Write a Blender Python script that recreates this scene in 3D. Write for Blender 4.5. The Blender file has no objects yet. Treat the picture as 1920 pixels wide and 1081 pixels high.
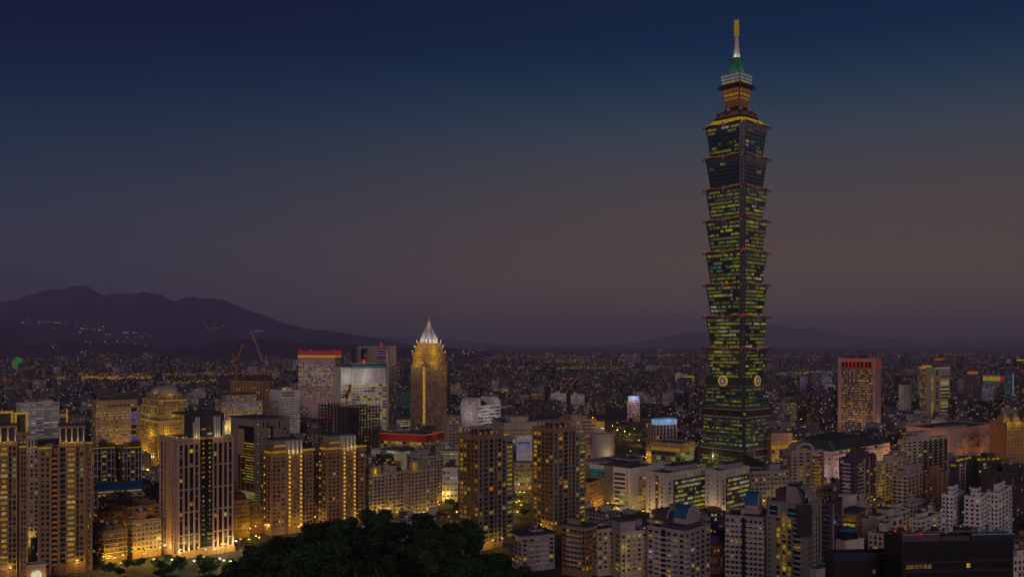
import bpy, math, random
import numpy as np
from mathutils import Vector, Matrix, noise

random.seed(7)
rng = np.random.default_rng(7)
scene = bpy.context.scene
col = scene.collection

# ------------------------------------------------------------------ camera
F, CX, HY, HC = 1700.0, 960.0, 640.0, 150.0        # photograph pixels, eye height in metres
cam_d = bpy.data.cameras.new("camera")
cam = bpy.data.objects.new("camera", cam_d)
col.objects.link(cam)
cam.location = (0, 0, HC)
cam.rotation_euler = (math.radians(90), 0, 0)
cam_d.sensor_width = 36
cam_d.lens = 36 * F / 1920
cam_d.shift_y = (HY - 540.5) / 1920
cam_d.clip_start = 1
cam_d.clip_end = 80000
scene.camera = cam


def lin(r, g, b):
    f = lambda c: (c / 255 / 12.92) if c <= 10.3 else ((c / 255 + 0.055) / 1.055) ** 2.4
    return (f(r), f(g), f(b), 1)


# ------------------------------------------------------------------ sky after sunset
SUN_EL, SUN_AZ = math.radians(14), math.radians(181)     # the last soft light, from behind the viewpoint
w = bpy.data.worlds.new("World")
scene.world = w
w.use_nodes = True
N, L = w.node_tree.nodes, w.node_tree.links
bg = N["Background"]
tc = N.new("ShaderNodeTexCoord")
sx = N.new("ShaderNodeSeparateXYZ")
L.new(tc.outputs["Generated"], sx.inputs[0])


def sky_ramp(stops):
    mr = N.new("ShaderNodeMapRange")
    mr.inputs[1].default_value, mr.inputs[2].default_value = 0.0, 0.5
    L.new(sx.outputs["Z"], mr.inputs[0])
    cr = N.new("ShaderNodeValToRGB")
    cr.color_ramp.interpolation = 'B_SPLINE'
    el = cr.color_ramp.elements
    while len(el) < len(stops):
        el.new(0.5)
    for e, (z, c) in zip(el, stops):
        e.position = z / 0.5
        e.color = lin(*c)
    L.new(mr.outputs[0], cr.inputs[0])
    return cr.outputs[0]


left_sky = sky_ramp([(0, (34, 36, 60)), (.04, (38, 46, 67)), (.083, (49, 55, 75)), (.124, (46, 55, 74)), (.174, (27, 50, 71)), (.233, (0, 32, 64)),
                     (.286, (0, 21, 54)), (.32, (0, 14, 47)), (.4, (0, 7, 38)), (.5, (0, 6, 30))])
right_sky = sky_ramp([(0, (95, 78, 68)), (.044, (97, 81, 70)), (.1, (88, 73, 66)), (.174, (67, 67, 72)), (.21, (57, 65, 77)), (.24, (40, 60, 78)),
                      (.286, (0, 41, 70)), (.32, (0, 32, 65)), (.4, (0, 25, 56)), (.5, (0, 16, 44))])
az = N.new("ShaderNodeMapRange")
az.interpolation_type = 'SMOOTHSTEP'
az.inputs[1].default_value, az.inputs[2].default_value = -0.60, 0.25
L.new(sx.outputs["X"], az.inputs[0])
mx = N.new("ShaderNodeMix")
mx.data_type = 'RGBA'
L.new(az.outputs[0], mx.inputs[0])
L.new(left_sky, mx.inputs[6])
L.new(right_sky, mx.inputs[7])
nish = N.new("ShaderNodeTexSky")
nish.sky_type = 'NISHITA'
nish.sun_disc = False
nish.sun_elevation = math.radians(-3)
nish.sun_rotation = SUN_AZ
ad = N.new("ShaderNodeMix")
ad.data_type = 'RGBA'
ad.blend_type = 'ADD'
ad.inputs[0].default_value = 0.03
L.new(mx.outputs[2], ad.inputs[6])
L.new(nish.outputs[0], ad.inputs[7])
east = N.new("ShaderNodeMapRange")          # the sky away from the sunset is much darker
east.interpolation_type = 'SMOOTHSTEP'
east.inputs[1].default_value, east.inputs[2].default_value = -1.0, -0.52
east.inputs[3].default_value, east.inputs[4].default_value = 0.12, 1.0
L.new(sx.outputs["X"], east.inputs[0])
em = N.new("ShaderNodeMix")
em.data_type = 'RGBA'
em.blend_type = 'MULTIPLY'
em.inputs[0].default_value = 1.0
L.new(ad.outputs[2], em.inputs[6])
L.new(east.outputs[0], em.inputs[7])
L.new(em.outputs[2], bg.inputs[0])
bg.inputs[1].default_value = 1.0

sun_d = bpy.data.lights.new("sun", 'SUN')
sun_d.energy = 0.72
sun_d.angle = math.radians(35)
sun_d.color = (1.0, 0.78, 0.76)
sun = bpy.data.objects.new("sun", sun_d)
col.objects.link(sun)
sdir = Vector((math.sin(SUN_AZ) * math.cos(SUN_EL), math.cos(SUN_AZ) * math.cos(SUN_EL), math.sin(SUN_EL)))
sun.rotation_euler = sdir.to_track_quat('Z', 'Y').to_euler()

scene.view_settings.view_transform = 'Standard'
scene.view_settings.look = 'None'
scene.view_settings.exposure = 0
scene.view_settings.gamma = 1
scene.cycles.max_bounces = 4
scene.cycles.diffuse_bounces = 2
scene.cycles.glossy_bounces = 2
scene.cycles.volume_bounces = 0
scene.cycles.use_denoising = True
scene.cycles.sample_clamp_indirect = 1.0


# ------------------------------------------------------------------ materials
MATS = {}


def principled(name):
    m = bpy.data.materials.new(name)
    m.use_nodes = True
    MATS[name] = m
    return m, m.node_tree.nodes, m.node_tree.links, m.node_tree.nodes["Principled BSDF"]


def wall(name, rgb, rough=.85, var=.22, scale=.12, spec=.2):
    """a wall, roof or metal finish with patchy weathering"""
    m, n, l, p = principled(name)
    t = n.new("ShaderNodeTexCoord")
    nz = n.new("ShaderNodeTexNoise")
    nz.inputs["Scale"].default_value = scale
    nz.inputs["Detail"].default_value = 6
    nz.inputs["Roughness"].default_value = .65
    geo = n.new("ShaderNodeNewGeometry")
    mp = n.new("ShaderNodeMapping")
    mp.inputs["Scale"].default_value = (1, 1, .35)
    l.new(geo.outputs["Position"], mp.inputs[0])
    l.new(mp.outputs[0], nz.inputs["Vector"])
    cr = n.new("ShaderNodeValToRGB")
    a, b = cr.color_ramp.elements
    a.position, b.position = .3, .7
    a.color = (*[c * (1 - var) for c in rgb], 1)
    b.color = (*[min(1, c * (1 + var)) for c in rgb], 1)
    l.new(nz.outputs["Fac"], cr.inputs[0])
    l.new(cr.outputs[0], p.inputs["Base Color"])
    p.inputs["Roughness"].default_value = rough
    p.inputs["Specular IOR Level"].default_value = spec
    return m


def glow(name, rgb, strength=1.0, vary=.55, scale=.45):
    """a lit window or lamp; brightness differs from room to room"""
    m, n, l, p = principled(name)
    oi = n.new("ShaderNodeObjectInfo")
    geo = n.new("ShaderNodeNewGeometry")
    nz = n.new("ShaderNodeTexNoise")
    nz.inputs["Scale"].default_value = scale
    nz.inputs["Detail"].default_value = 1.5
    l.new(geo.outputs["Position"], nz.inputs["Vector"])
    mr = n.new("ShaderNodeMapRange")
    mr.inputs[1].default_value, mr.inputs[2].default_value = .3, .7
    mr.inputs[3].default_value, mr.inputs[4].default_value = 1 - vary, 1 + vary
    l.new(nz.outputs["Fac"], mr.inputs[0])
    mr2 = n.new("ShaderNodeMapRange")
    mr2.inputs[3].default_value, mr2.inputs[4].default_value = 1 - vary * .8, 1 + vary * .8
    l.new(oi.outputs["Random"], mr2.inputs[0])
    mu = n.new("ShaderNodeMath")
    mu.operation = 'MULTIPLY'
    l.new(mr.outputs[0], mu.inputs[0])
    l.new(mr2.outputs[0], mu.inputs[1])
    mu2 = n.new("ShaderNodeMath")
    mu2.operation = 'MULTIPLY'
    mu2.inputs[1].default_value = strength
    l.new(mu.outputs[0], mu2.inputs[0])
    p.inputs["Base Color"].default_value = (.02, .02, .02, 1)
    p.inputs["Roughness"].default_value = .5
    p.inputs["Emission Color"].default_value = lin(*rgb)
    l.new(mu2.outputs[0], p.inputs["Emission Strength"])
    m.cycles.emission_sampling = 'NONE'
    return m


def glass(name, rgb, rough=.12):
    m, n, l, p = principled(name)
    geo = n.new("ShaderNodeNewGeometry")
    nz = n.new("ShaderNodeTexNoise")
    nz.inputs["Scale"].default_value = .25
    l.new(geo.outputs["Position"], nz.inputs["Vector"])
    mr = n.new("ShaderNodeMapRange")
    mr.inputs[3].default_value, mr.inputs[4].default_value = rough, rough + .3
    l.new(nz.outputs["Fac"], mr.inputs[0])
    l.new(mr.outputs[0], p.inputs["Roughness"])
    p.inputs["Base Color"].default_value = (*rgb, 1)
    p.inputs["Specular IOR Level"].default_value = .6
    return m


wall('tan_stone', (.37, .225, .13))
wall('brown_stone', (.27, .155, .085))
wall('pink_stone', (.42, .27, .225))
wall('grey_stone', (.23, .20, .18))
wall('mauve_tile', (.33, .27, .285))
wall('cream_tile', (.42, .35, .29))
wall('beige_tile', (.36, .28, .24))
wall('white_tile', (.62, .56, .57))
wall('pale_paint', (.5, .44, .43))
wall('dark_cladding', (.06, .05, .05))
wall('brick', (.27, .125, .07))
wall('concrete', (.26, .24, .23))
wall('roof_felt', (.07, .075, .10), .9, .4, .3)
wall('black_panel', (.012, .012, .016), .5)
wall('dark_steel', (.035, .026, .024), .6)
wall('red_paint', (.30, .03, .02))
wall('blue_roof', (.012, .11, .24), .6, .25, .3)
wall('blue_cladding', (.04, .36, .52), .5)
wall('teal_roof', (.03, .22, .22), .6)
wall('green_copper', (.04, .2, .13), .6)
wall('crane_yellow', (.45, .2, .04), .6)
wall('crane_grey', (.32, .30, .28), .6)
wall('gold_stone', (.45, .26, .10))
wall('plum_roof', (.08, .05, .09), .8)
wall('slate_green_roof', (.035, .05, .05), .8, .4)
wall('asphalt', (.05, .048, .05), .9, .3, .02)
wall('city_ground', (.055, .05, .055), .95, .5, .01)
wall('forest_floor', (.012, .02, .01), .95, .4, .05)
wall('bark', (.05, .035, .025), .9)
glass('dark_glass', (.012, .012, .018))
glass('blue_glass', (.015, .03, .05))
glass('tower_glass', (.30, .30, .34), .08)
MATS['tower_glass'].node_tree.nodes['Principled BSDF'].inputs['Metallic'].default_value = .85
glass('green_glass', (.03, .055, .06), .2)
glass('brown_glass', (.03, .018, .012), .2)
glow('lit_warm', (112, 84, 14), 1.1, .75, .7)
glow('lit_yellow', (108, 96, 12), 1.1, .75, .7)
glow('lit_cream', (114, 102, 62), 1.0, .7, .7)
glow('lit_white', (108, 106, 96), 1.0, .7, .7)
glow('lit_cool', (92, 102, 112), 1.0, .7, .7)
glow('lit_amber', (104, 62, 6), 1.1, .75, .7)
glow('lit_orange', (98, 44, 4), 1.1, .75, .7)
glow('lit_dim', (62, 42, 10), 1.1, .75, .7)
glow('lit_green', (78, 84, 20), .82, .6, .5)
glow('lit_lime', (92, 96, 40), .85, .5, .5)
glow('lit_teal', (18, 66, 60))
glow('lit_blue', (50, 50, 130))
glow('lit_red', (128, 12, 6), .8)
glow('lit_violet', (96, 74, 116), 1.0, .7, .7)
glow('led_amber', (92, 46, 14), 1.9, .3)
glow('led_gold', (104, 78, 6), 1.7, .3)
glow('led_white', (112, 112, 108), 1, .2)
glow('led_green', (0, 96, 20), 1, .2)
glow('beacon_red', (150, 16, 6), 1.6, .2)
glow('lamp_head', (140, 100, 30), 1.3, .3)
glow('lamp_white', (140, 136, 110), 1.6, .3)
glow('sign_blue', (120, 150, 190), 1.0, .3)
glow('board_lavender', (92, 82, 98), 1.0, .12)
glow('string_led', (118, 92, 26), 3.6, .3)
MATS['string_led'].cycles.emission_sampling = 'AUTO'
WARM = [('lit_warm', 4), ('lit_yellow', 3), ('lit_cream', 1), ('lit_amber', 2), ('lit_dim', 3)]
OFFICE = [('lit_lime', 3), ('lit_yellow', 3), ('lit_white', 2), ('lit_cream', 2), ('lit_dim', 1)]
AMBER = [('lit_amber', 4), ('lit_warm', 3), ('lit_orange', 2), ('lit_dim', 2)]
MIXED = [('lit_warm', 3), ('lit_yellow', 2), ('lit_cream', 2), ('lit_dim', 3), ('lit_cool', .5)]
GOLD = [('led_gold', 4), ('lit_cream', 1), ('lit_amber', 2)]


def pick(pal):
    return random.choices([a for a, _ in pal], [b for _, b in pal])[0]


def city_wall(name, rgb, lit=.16, cool=.3):
    """rendered wall of a far block: rows of windows, some of them lit, measured in metres along the wall"""
    m, n, l, p = principled(name)
    uv = n.new("ShaderNodeUVMap")
    sep = n.new("ShaderNodeSeparateXYZ")
    l.new(uv.outputs[0], sep.inputs[0])

    def math_(op, a, b=None, c=None):
        k = n.new("ShaderNodeMath")
        k.operation = op
        for i, x in enumerate((a, b, c)):
            if x is None:
                continue
            if isinstance(x, (int, float)):
                k.inputs[i].default_value = x
            else:
                l.new(x, k.inputs[i])
        return k.outputs[0]
    fu, fv = math_('FRACT', sep.outputs[0]), math_('FRACT', sep.outputs[1])
    iu, iv = math_('FLOOR', sep.outputs[0]), math_('FLOOR', sep.outputs[1])
    mask = math_('MULTIPLY', math_('COMPARE', fu, .5, .3), math_('COMPARE', fv, .5, .24))
    cm = n.new("ShaderNodeCombineXYZ")
    l.new(iu, cm.inputs[0])
    l.new(iv, cm.inputs[1])
    wn = n.new("ShaderNodeTexWhiteNoise")
    wn.noise_dimensions = '2D'
    l.new(cm.outputs[0], wn.inputs["Vector"])
    litm = math_('MULTIPLY', math_('GREATER_THAN', wn.outputs["Value"], 1 - lit), mask)
    sc = n.new("ShaderNodeSeparateColor")
    l.new(wn.outputs["Color"], sc.inputs[0])
    cr = n.new("ShaderNodeValToRGB")
    cr.color_ramp.interpolation = 'CONSTANT'
    stops = [(0, (110, 70, 8)), (.22, (112, 88, 22)), (.45, (104, 96, 50)), (1 - cool, (104, 106, 96)), (1 - cool * .45, (70, 92, 92)), (.965, (70, 66, 120))]
    el = cr.color_ramp.elements
    while len(el) < len(stops):
        el.new(.5)
    for e, (x, c) in zip(el, stops):
        e.position = x
        e.color = lin(*c)
    l.new(sc.outputs[1], cr.inputs[0])
    geo = n.new("ShaderNodeNewGeometry")
    nz = n.new("ShaderNodeTexNoise")
    nz.inputs["Scale"].default_value = .03
    nz.inputs["Detail"].default_value = 5
    l.new(geo.outputs["Position"], nz.inputs["Vector"])
    wc = n.new("ShaderNodeValToRGB")
    wc.color_ramp.elements[0].position, wc.color_ramp.elements[1].position = .3, .7
    wc.color_ramp.elements[0].color = (*[c * .6 for c in rgb], 1)
    wc.color_ramp.elements[1].color = (*[c * 1.3 for c in rgb], 1)
    l.new(nz.outputs["Fac"], wc.inputs[0])
    mxx = n.new("ShaderNodeMix")
    mxx.data_type = 'RGBA'
    l.new(mask, mxx.inputs[0])
    l.new(wc.outputs[0], mxx.inputs[6])
    mxx.inputs[7].default_value = (.015, .015, .02, 1)
    l.new(mxx.outputs[2], p.inputs["Base Color"])
    l.new(cr.outputs[0], p.inputs["Emission Color"])
    l.new(math_('MULTIPLY', litm, math_('MULTIPLY_ADD', sc.outputs[2], 1.9, .4)), p.inputs["Emission Strength"])
    p.inputs["Roughness"].default_value = .8
    p.inputs["Specular IOR Level"].default_value = .2
    m.cycles.emission_sampling = 'NONE'
    return m


TONES = [('far_grey', (.09, .075, .12), .13, .35), ('far_mauve', (.13, .095, .15), .14, .4), ('far_tan', (.15, .105, .115), .17, .2),
         ('far_white', (.34, .29, .36), .14, .5), ('far_brown', (.09, .06, .07), .15, .2), ('far_dark', (.03, .026, .042), .16, .4)]
for t in TONES:
    city_wall(*t)

# ------------------------------------------------------------------ mesh helpers
LINK = col.objects.link


class MB:
    """collects faces and links them as one mesh object"""

    def __init__(self):
        self.v, self.f, self.m, self.names = [], [], [], []

    def mi(self, mat):
        if mat not in self.names:
            self.names.append(mat)
        return self.names.index(mat)

    def face(self, pts, mat):
        k = len(self.v)
        self.v.extend(tuple(p) for p in pts)
        self.f.append(tuple(range(k, k + len(pts))))
        self.m.append(self.mi(mat))

    def box(self, x0, y0, z0, x1, y1, z1, mat):
        k = len(self.v)
        self.v += [(x0, y0, z0), (x1, y0, z0), (x1, y1, z0), (x0, y1, z0), (x0, y0, z1), (x1, y0, z1), (x1, y1, z1), (x0, y1, z1)]
        for q in ((0, 3, 2, 1), (4, 5, 6, 7), (0, 1, 5, 4), (1, 2, 6, 5), (2, 3, 7, 6), (3, 0, 4, 7)):
            self.f.append(tuple(k + i for i in q))
            self.m.append(self.mi(mat))

    def bar(self, a, b, r, mat, n=4, r2=None):
        a, b = Vector(a), Vector(b)
        d = (b - a)
        q = d.to_track_quat('Z', 'Y')
        k = len(self.v)
        r2 = r if r2 is None else r2
        for c, rr in ((a, r), (b, r2)):
            for i in range(n):
                t = 2 * math.pi * (i + .5) / n
                self.v.append(tuple(c + q @ Vector((rr * math.cos(t), rr * math.sin(t), 0))))
        for i in range(n):
            j = (i + 1) % n
            self.f.append((k + i, k + j, k + n + j, k + n + i))
            self.m.append(self.mi(mat))
        self.f.append(tuple(k + n + i for i in range(n)))
        self.f.append(tuple(k + n - 1 - i for i in range(n)))
        self.m += [self.mi(mat)] * 2

    def loft(self, rings, mat, cap=True):
        """rings: lists of points of equal length, bottom to top"""
        k = len(self.v)
        n = len(rings[0])
        for r in rings:
            self.v.extend(tuple(p) for p in r)
        for a in range(len(rings) - 1):
            for i in range(n):
                j = (i + 1) % n
                self.f.append((k + a * n + i, k + a * n + j, k + (a + 1) * n + j, k + (a + 1) * n + i))
                self.m.append(self.mi(mat))
        if cap:
            self.f.append(tuple(k + (len(rings) - 1) * n + i for i in range(n)))
            self.f.append(tuple(k + n - 1 - i for i in range(n)))
            self.m += [self.mi(mat)] * 2

    def lathe(self, c, prof, mat, n=16, sx=1, sy=1, rot=0):
        self.loft([[(c[0] + sx * r * math.cos(2 * math.pi * i / n + rot), c[1] + sy * r * math.sin(2 * math.pi * i / n + rot), z) for i in range(n)] for r, z in prof], mat)

    def mesh(self, name):
        me = bpy.data.meshes.new(name)
        me.from_pydata(self.v, [], self.f)
        for nm in self.names:
            me.materials.append(MATS[nm])
        me.polygons.foreach_set("material_index", self.m)
        me.update()
        return me

    def build(self, name, parent=None, kind=None):
        if not self.f:
            return None
        o = bpy.data.objects.new(name, self.mesh(name))
        LINK(o)
        o.parent = parent
        if kind:
            o['kind'] = kind
        return o


def tag(o, label=None, cat=None, group=None, kind=None):
    for k, v in (('label', label), ('category', cat), ('group', group), ('kind', kind)):
        if v:
            o[k] = v
    return o


def empty(name, loc, rz=0):
    o = bpy.data.objects.new(name, None)
    LINK(o)
    o.location = loc
    o.rotation_euler = (0, 0, rz)
    return o


CUBES = {}


def unit(mat):
    if mat not in CUBES:
        b = MB()
        b.box(-.5, -.5, -.5, .5, .5, .5, mat)
        CUBES[mat] = b.mesh('box_' + mat)
    return CUBES[mat]


def inst(name, mat, x0, y0, z0, x1, y1, z1, parent):
    o = bpy.data.objects.new(name, unit(mat))
    LINK(o)
    o.parent = parent
    o.location = ((x0 + x1) / 2, (y0 + y1) / 2, (z0 + z1) / 2)
    o.scale = (x1 - x0, y1 - y0, z1 - z0)
    return o


def zat(py, Y):
    return HC - (py - HY) / F * Y


def xat(px, Y):
    return (px - CX) / F * Y


LIGHTS = []
POWER = 3.5


def point(parent, loc, power, color=(1, .62, .22), radius=.6, name='lamp_light'):
    power *= POWER
    key = (round(power, 2), color, radius)
    for k, d in LIGHTS:
        if k == key:
            break
    else:
        d = bpy.data.lights.new(name, 'POINT')
        d.energy, d.color, d.shadow_soft_size = power, color, radius
        LIGHTS.append((key, d))
    o = bpy.data.objects.new(name, d)
    LINK(o)
    o.parent = parent
    o.location = loc
    return o


FOOT = []       # footprints of the modelled buildings, so that nothing is scattered into them


class B:
    """a building: its near corner stands at (px m) at distance Y; u runs along its right face, v along its left face"""

    def __init__(self, name, label, cat, l, m, r, top, Y, deg, wall_m, U=None, V=None, group=None, body=True, z0=0):
        a = math.radians(deg)
        self.a, self.Y, self.X = a, Y, xat(m, Y)
        self.wall = wall_m
        self.U = U if U else self.upx(r)
        self.V = V if V else self.vpx(l)
        self.H = zat(top, Y)
        self.root = tag(empty(name, (self.X, Y, 0), a), label, cat, group)
        self.wins = []
        self.cap = 100
        FOOT.append((self.X, Y, a, self.U, self.V))
        self.vols = []
        if body:
            self.main = self.vol(0, 0, self.U, self.V, z0, self.H)

    def upx(self, px):
        t = (px - CX) / F
        return (t * self.Y - self.X) / (math.cos(self.a) - t * math.sin(self.a))

    def vpx(self, px):
        t = (px - CX) / F
        return (self.X - t * self.Y) / (math.sin(self.a) + t * math.cos(self.a))

    def z(self, py):
        return zat(py, self.Y)

    def vol(self, u0, v0, u1, v1, z0, z1, mat=None, name='wall', roof='roof_felt', parapet=True):
        mat = mat or self.wall
        mb = MB()
        mb.box(u0, v0, z0, u1, v1, z1, mat)
        mb.build(name, self.root)
        if roof:
            inst('roof', roof, u0 + .4, v0 + .4, z1 - .2, u1 - .4, v1 - .4, z1 + .06, self.root)
        if parapet and z1 - z0 > 5:
            p = MB()
            h = 1.1
            p.box(u0 - .12, v0 - .12, z1 - .35, u1 + .12, v0 + .38, z1 + h, mat)
            p.box(u0 - .12, v1 - .38, z1 - .35, u1 + .12, v1 + .12, z1 + h, mat)
            p.box(u0 - .12, v0 + .38, z1 - .35, u0 + .38, v1 - .38, z1 + h, mat)
            p.box(u1 - .38, v0 + .38, z1 - .35, u1 + .12, v1 - .38, z1 + h, mat)
            p.build('parapet_trim', self.root)
        v = Vol(self, u0, v0, u1, v1, z0, z1)
        self.vols.append(v)
        return v

    def part(self, name, mat, x0, y0, z0, x1, y1, z1):
        return inst(name, mat, x0, y0, z0, x1, y1, z1, self.root)

    def done(self):
        """the 100 most noticeable windows become parts, the rest one part"""
        ws = self.wins
        if not ws:
            return self
        ws.sort(key=lambda q: (not q[1].startswith('l'), random.random()))
        for nm, mat, bx in ws[:self.cap]:
            inst(nm, mat, *bx, self.root)
        if len(ws) > self.cap:
            mb = MB()
            for nm, mat, bx in ws[self.cap:]:
                mb.box(*bx, mat)
            mb.build('window', self.root, 'stuff')
        return self


class Vol:
    def __init__(self, b, u0, v0, u1, v1, z0, z1):
        self.b, self.u0, self.v0, self.u1, self.v1, self.z0, self.z1 = b, u0, v0, u1, v1, z0, z1

    def len(self, f):
        return self.u1 - self.u0 if f == 'R' else self.v1 - self.v0

    def bx(self, f, s0, s1, z0, z1, d0, d1):
        if f == 'R':
            return (self.u0 + s0, self.v0 - d1, z0, self.u0 + s1, self.v0 - d0, z1)
        if f == 'L':
            return (self.u0 - d1, self.v0 + s0, z0, self.u0 - d0, self.v0 + s1, z1)
        return (self.u1 + d0, self.v0 + s0, z0, self.u1 + d1, self.v0 + s1, z1)

    def win(self, f, s0, s1, z0, z1, mat, d=.07, name='window'):
        self.b.wins.append((name, mat, self.bx(f, s0, s1, z0, z1, -.25, d)))

    def add(self, name, mat, f, s0, s1, z0, z1, d0=0., d1=.4):
        return inst(name, mat, *self.bx(f, s0, s1, z0, z1, d0, d1), self.b.root)

    def grid(self, f, cols, fh=3.3, ww=.6, wh=.5, lit=.15, pal=MIXED, dark='dark_glass', s0=0, s1=None, z0=None, z1=None, skip=(), sill=.3, band=False):
        """windows in rows; band: one part per floor instead of one per window"""
        s1 = self.len(f) if s1 is None else s1
        z0 = self.z0 + 4 if z0 is None else z0
        z1 = self.z1 - .8 if z1 is None else z1
        nf = max(1, int(round((z1 - z0) / fh)))
        fh = (z1 - z0) / nf
        cw = (s1 - s0) / cols
        for k in range(nf):
            zz = z0 + k * fh + sill * fh
            mb = MB()
            for c in range(cols):
                if c in skip:
                    continue
                mat = pick(pal) if random.random() < lit else dark
                a, bb = s0 + (c + .5 - ww / 2) * cw, s0 + (c + .5 + ww / 2) * cw
                if band:
                    mb.box(*self.bx(f, a, bb, zz, zz + wh * fh, -.25, .07), mat)
                else:
                    self.win(f, a, bb, zz, zz + wh * fh, mat)
            if band:
                mb.box(*self.bx(f, s0 + .1, s1 - .1, zz - .35, zz, -.1, .14), self.b.wall)
                mb.build('window_mullion_band', self.b.root)

    def ribs(self, f, ss, wd, dp, mat, z0=None, z1=None, name='facade_rib'):
        mb = MB()
        for s in ss:
            mb.box(*self.bx(f, s - wd / 2, s + wd / 2, self.z0 if z0 is None else z0, self.z1 if z1 is None else z1, -.1, dp), mat)
        return mb.build(name, self.b.root)

    def bands(self, f, zs, hh, dp, mat, s0=0, s1=None, name='floor_ledge'):
        s1 = self.len(f) if s1 is None else s1
        for z in zs:
            self.add(name, mat, f, s0, s1, z, z + hh, -.1, dp)

    def balconies(self, f, s0, s1, fh, mat, z0=None, z1=None, dp=1.3, hh=1.05):
        z0 = self.z0 + 4 if z0 is None else z0
        z1 = self.z1 - 1 if z1 is None else z1
        nf = max(1, int(round((z1 - z0) / fh)))
        fh = (z1 - z0) / nf
        for k in range(nf):
            self.add('balcony', mat, f, s0, s1, z0 + k * fh - .1, z0 + k * fh + hh, 0, dp)

    def huts(self, n=1, mat=None, big=.4):
        """stair huts, tanks and plant on the roof"""
        b = self.b
        du, dv = self.u1 - self.u0, self.v1 - self.v0
        for i in range(n):
            wu, wv = du * random.uniform(.22, big), dv * random.uniform(.25, .5)
            u, v = self.u0 + 1 + random.random() * max(.1, du - wu - 2), self.v0 + 1 + random.random() * max(.1, dv - wv - 2)
            h = random.uniform(3, 6.5)
            b.part('roof_hut', mat or b.wall, u, v, self.z1, u + wu, v + wv, self.z1 + h)
            b.part('hut_roof', 'roof_felt', u - .3, v - .3, self.z1 + h, u + wu + .3, v + wv + .3, self.z1 + h + .35)
            if random.random() < .7:
                mb = MB()
                r = random.uniform(.9, 1.4)
                mb.lathe((u + wu / 2, v + wv / 2), [(r, self.z1 + h + .3), (r, self.z1 + h + 2.3), (r * .4, self.z1 + h + 2.8)], 'crane_grey', 10)
                mb.build('water_tank', b.root)
        for i in range(3 * n):
            u, v = self.u0 + random.uniform(.1, .85) * du, self.v0 + random.uniform(.1, .85) * dv
            s = random.uniform(.8, 2)
            b.part('air_unit', random.choice(['concrete', 'crane_grey', 'dark_steel']), u, v, self.z1, u + s, v + s * .7, self.z1 + random.uniform(.9, 1.8))
        if random.random() < .6:
            mb = MB()
            u, v = self.u0 + random.uniform(.2, .8) * du, self.v0 + random.uniform(.2, .8) * dv
            mb.bar((u, v, self.z1), (u, v, self.z1 + random.uniform(5, 9)), .12, 'dark_steel')
            mb.build('antenna', b.root)

# ------------------------------------------------------------------ ground, hills and mountains
g = MB()
g.face([(-30000, -300, 0), (30000, -300, 0), (30000, 40000, 0), (-30000, 40000, 0)], 'city_ground')
tag(g.build('ground'), kind='structure')


def interp(prof, px):
    return float(np.interp(px, [p[0] for p in prof], [p[1] for p in prof]))


def ridge(name, prof, Y, width, matname, seed, nx=240, ny=26, rough=1.0):
    """a range of hills whose skyline has the profile given, with spurs and gullies on its slopes"""
    xs = np.linspace(xat(prof[0][0], Y), xat(prof[-1][0], Y), nx)
    ts = np.linspace(-1, 1, ny)
    verts, faces = [], []
    for t in ts:
        for x in xs:
            h = zat(interp(prof, CX + x / Y * F), Y)
            yy = Y + t * width
            s = max(0., 1 - abs(t)) ** .8
            gl = noise.fractal(Vector((x / width * 2.2, yy / width * 1.1, seed)), 1.0, 2.0, 5)
            z = h * s * (1 + .45 * gl * abs(t) * (1 - abs(t)) * 4 * .6)
            z += h * .035 * rough * noise.fractal(Vector((x / width * 9, t * 3, seed + 3)), 1.0, 2.0, 4) * s
            verts.append((x, yy, max(z, -1 if abs(t) > .99 else 0)))
    for j in range(ny - 1):
        for i in range(nx - 1):
            a = j * nx + i
            faces.append((a, a + 1, a + nx + 1, a + nx))
    me = bpy.data.meshes.new(name)
    me.from_pydata(verts, [], faces)
    me.materials.append(MATS[matname])
    for p in me.polygons:
        p.use_smooth = True
    o = bpy.data.objects.new(name, me)
    LINK(o)
    tag(o, kind='structure')
    return o, verts


wall('haze_blue_mountain_forest', (.018, .03, .17), .95, .3, .002)  # blue of the hazy air is put into the mountains' forest colour
wall('hill_forest', (.06, .022, .075), .95, .4, .004)
P_FAR = [(-600, 640), (0, 636), (500, 630), (700, 628), (850, 636), (950, 646), (1100, 650), (1180, 644), (1260, 627), (1310, 620), (1345, 622), (1400, 618), (1440, 609), (1455, 606),
         (1475, 608), (1500, 618), (1515, 612), (1545, 618), (1590, 630), (1650, 633), (1750, 636), (1850, 635), (1920, 634), (2600, 638)]
P_MAIN = [(-900, 640), (-500, 605), (-200, 575), (0, 564), (30, 562), (60, 556), (80, 547), (100, 541), (120, 535), (140, 533), (160, 538), (185, 550), (200, 551), (215, 548), (232, 548),
          (245, 552), (262, 551), (275, 546), (300, 551), (320, 558), (335, 559), (350, 552), (365, 553), (380, 557), (395, 555), (415, 559), (440, 568), (470, 583), (500, 594), (530, 603),
          (560, 612), (600, 617), (640, 622), (680, 630), (730, 637), (800, 652), (900, 668), (1000, 690)]
P_SPUR = [(-800, 640), (-300, 600), (0, 597), (30, 602), (60, 616), (90, 630), (120, 637), (170, 640), (240, 650), (330, 656), (420, 668), (560, 690)]
P_NEAR = [(-500, 660), (-100, 646), (0, 640), (60, 644), (110, 638), (150, 640), (200, 640), (240, 643), (285, 650), (330, 647), (385, 649), (415, 638), (440, 635), (490, 635), (530, 637), (570, 641),
          (620, 645), (700, 645), (760, 652), (800, 652), (835, 650), (880, 655), (915, 661), (945, 670), (975, 684), (1000, 700)]
ridge('distant_mountains', P_FAR, 36000, 3000, 'haze_blue_mountain_forest', 1.3)
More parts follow.
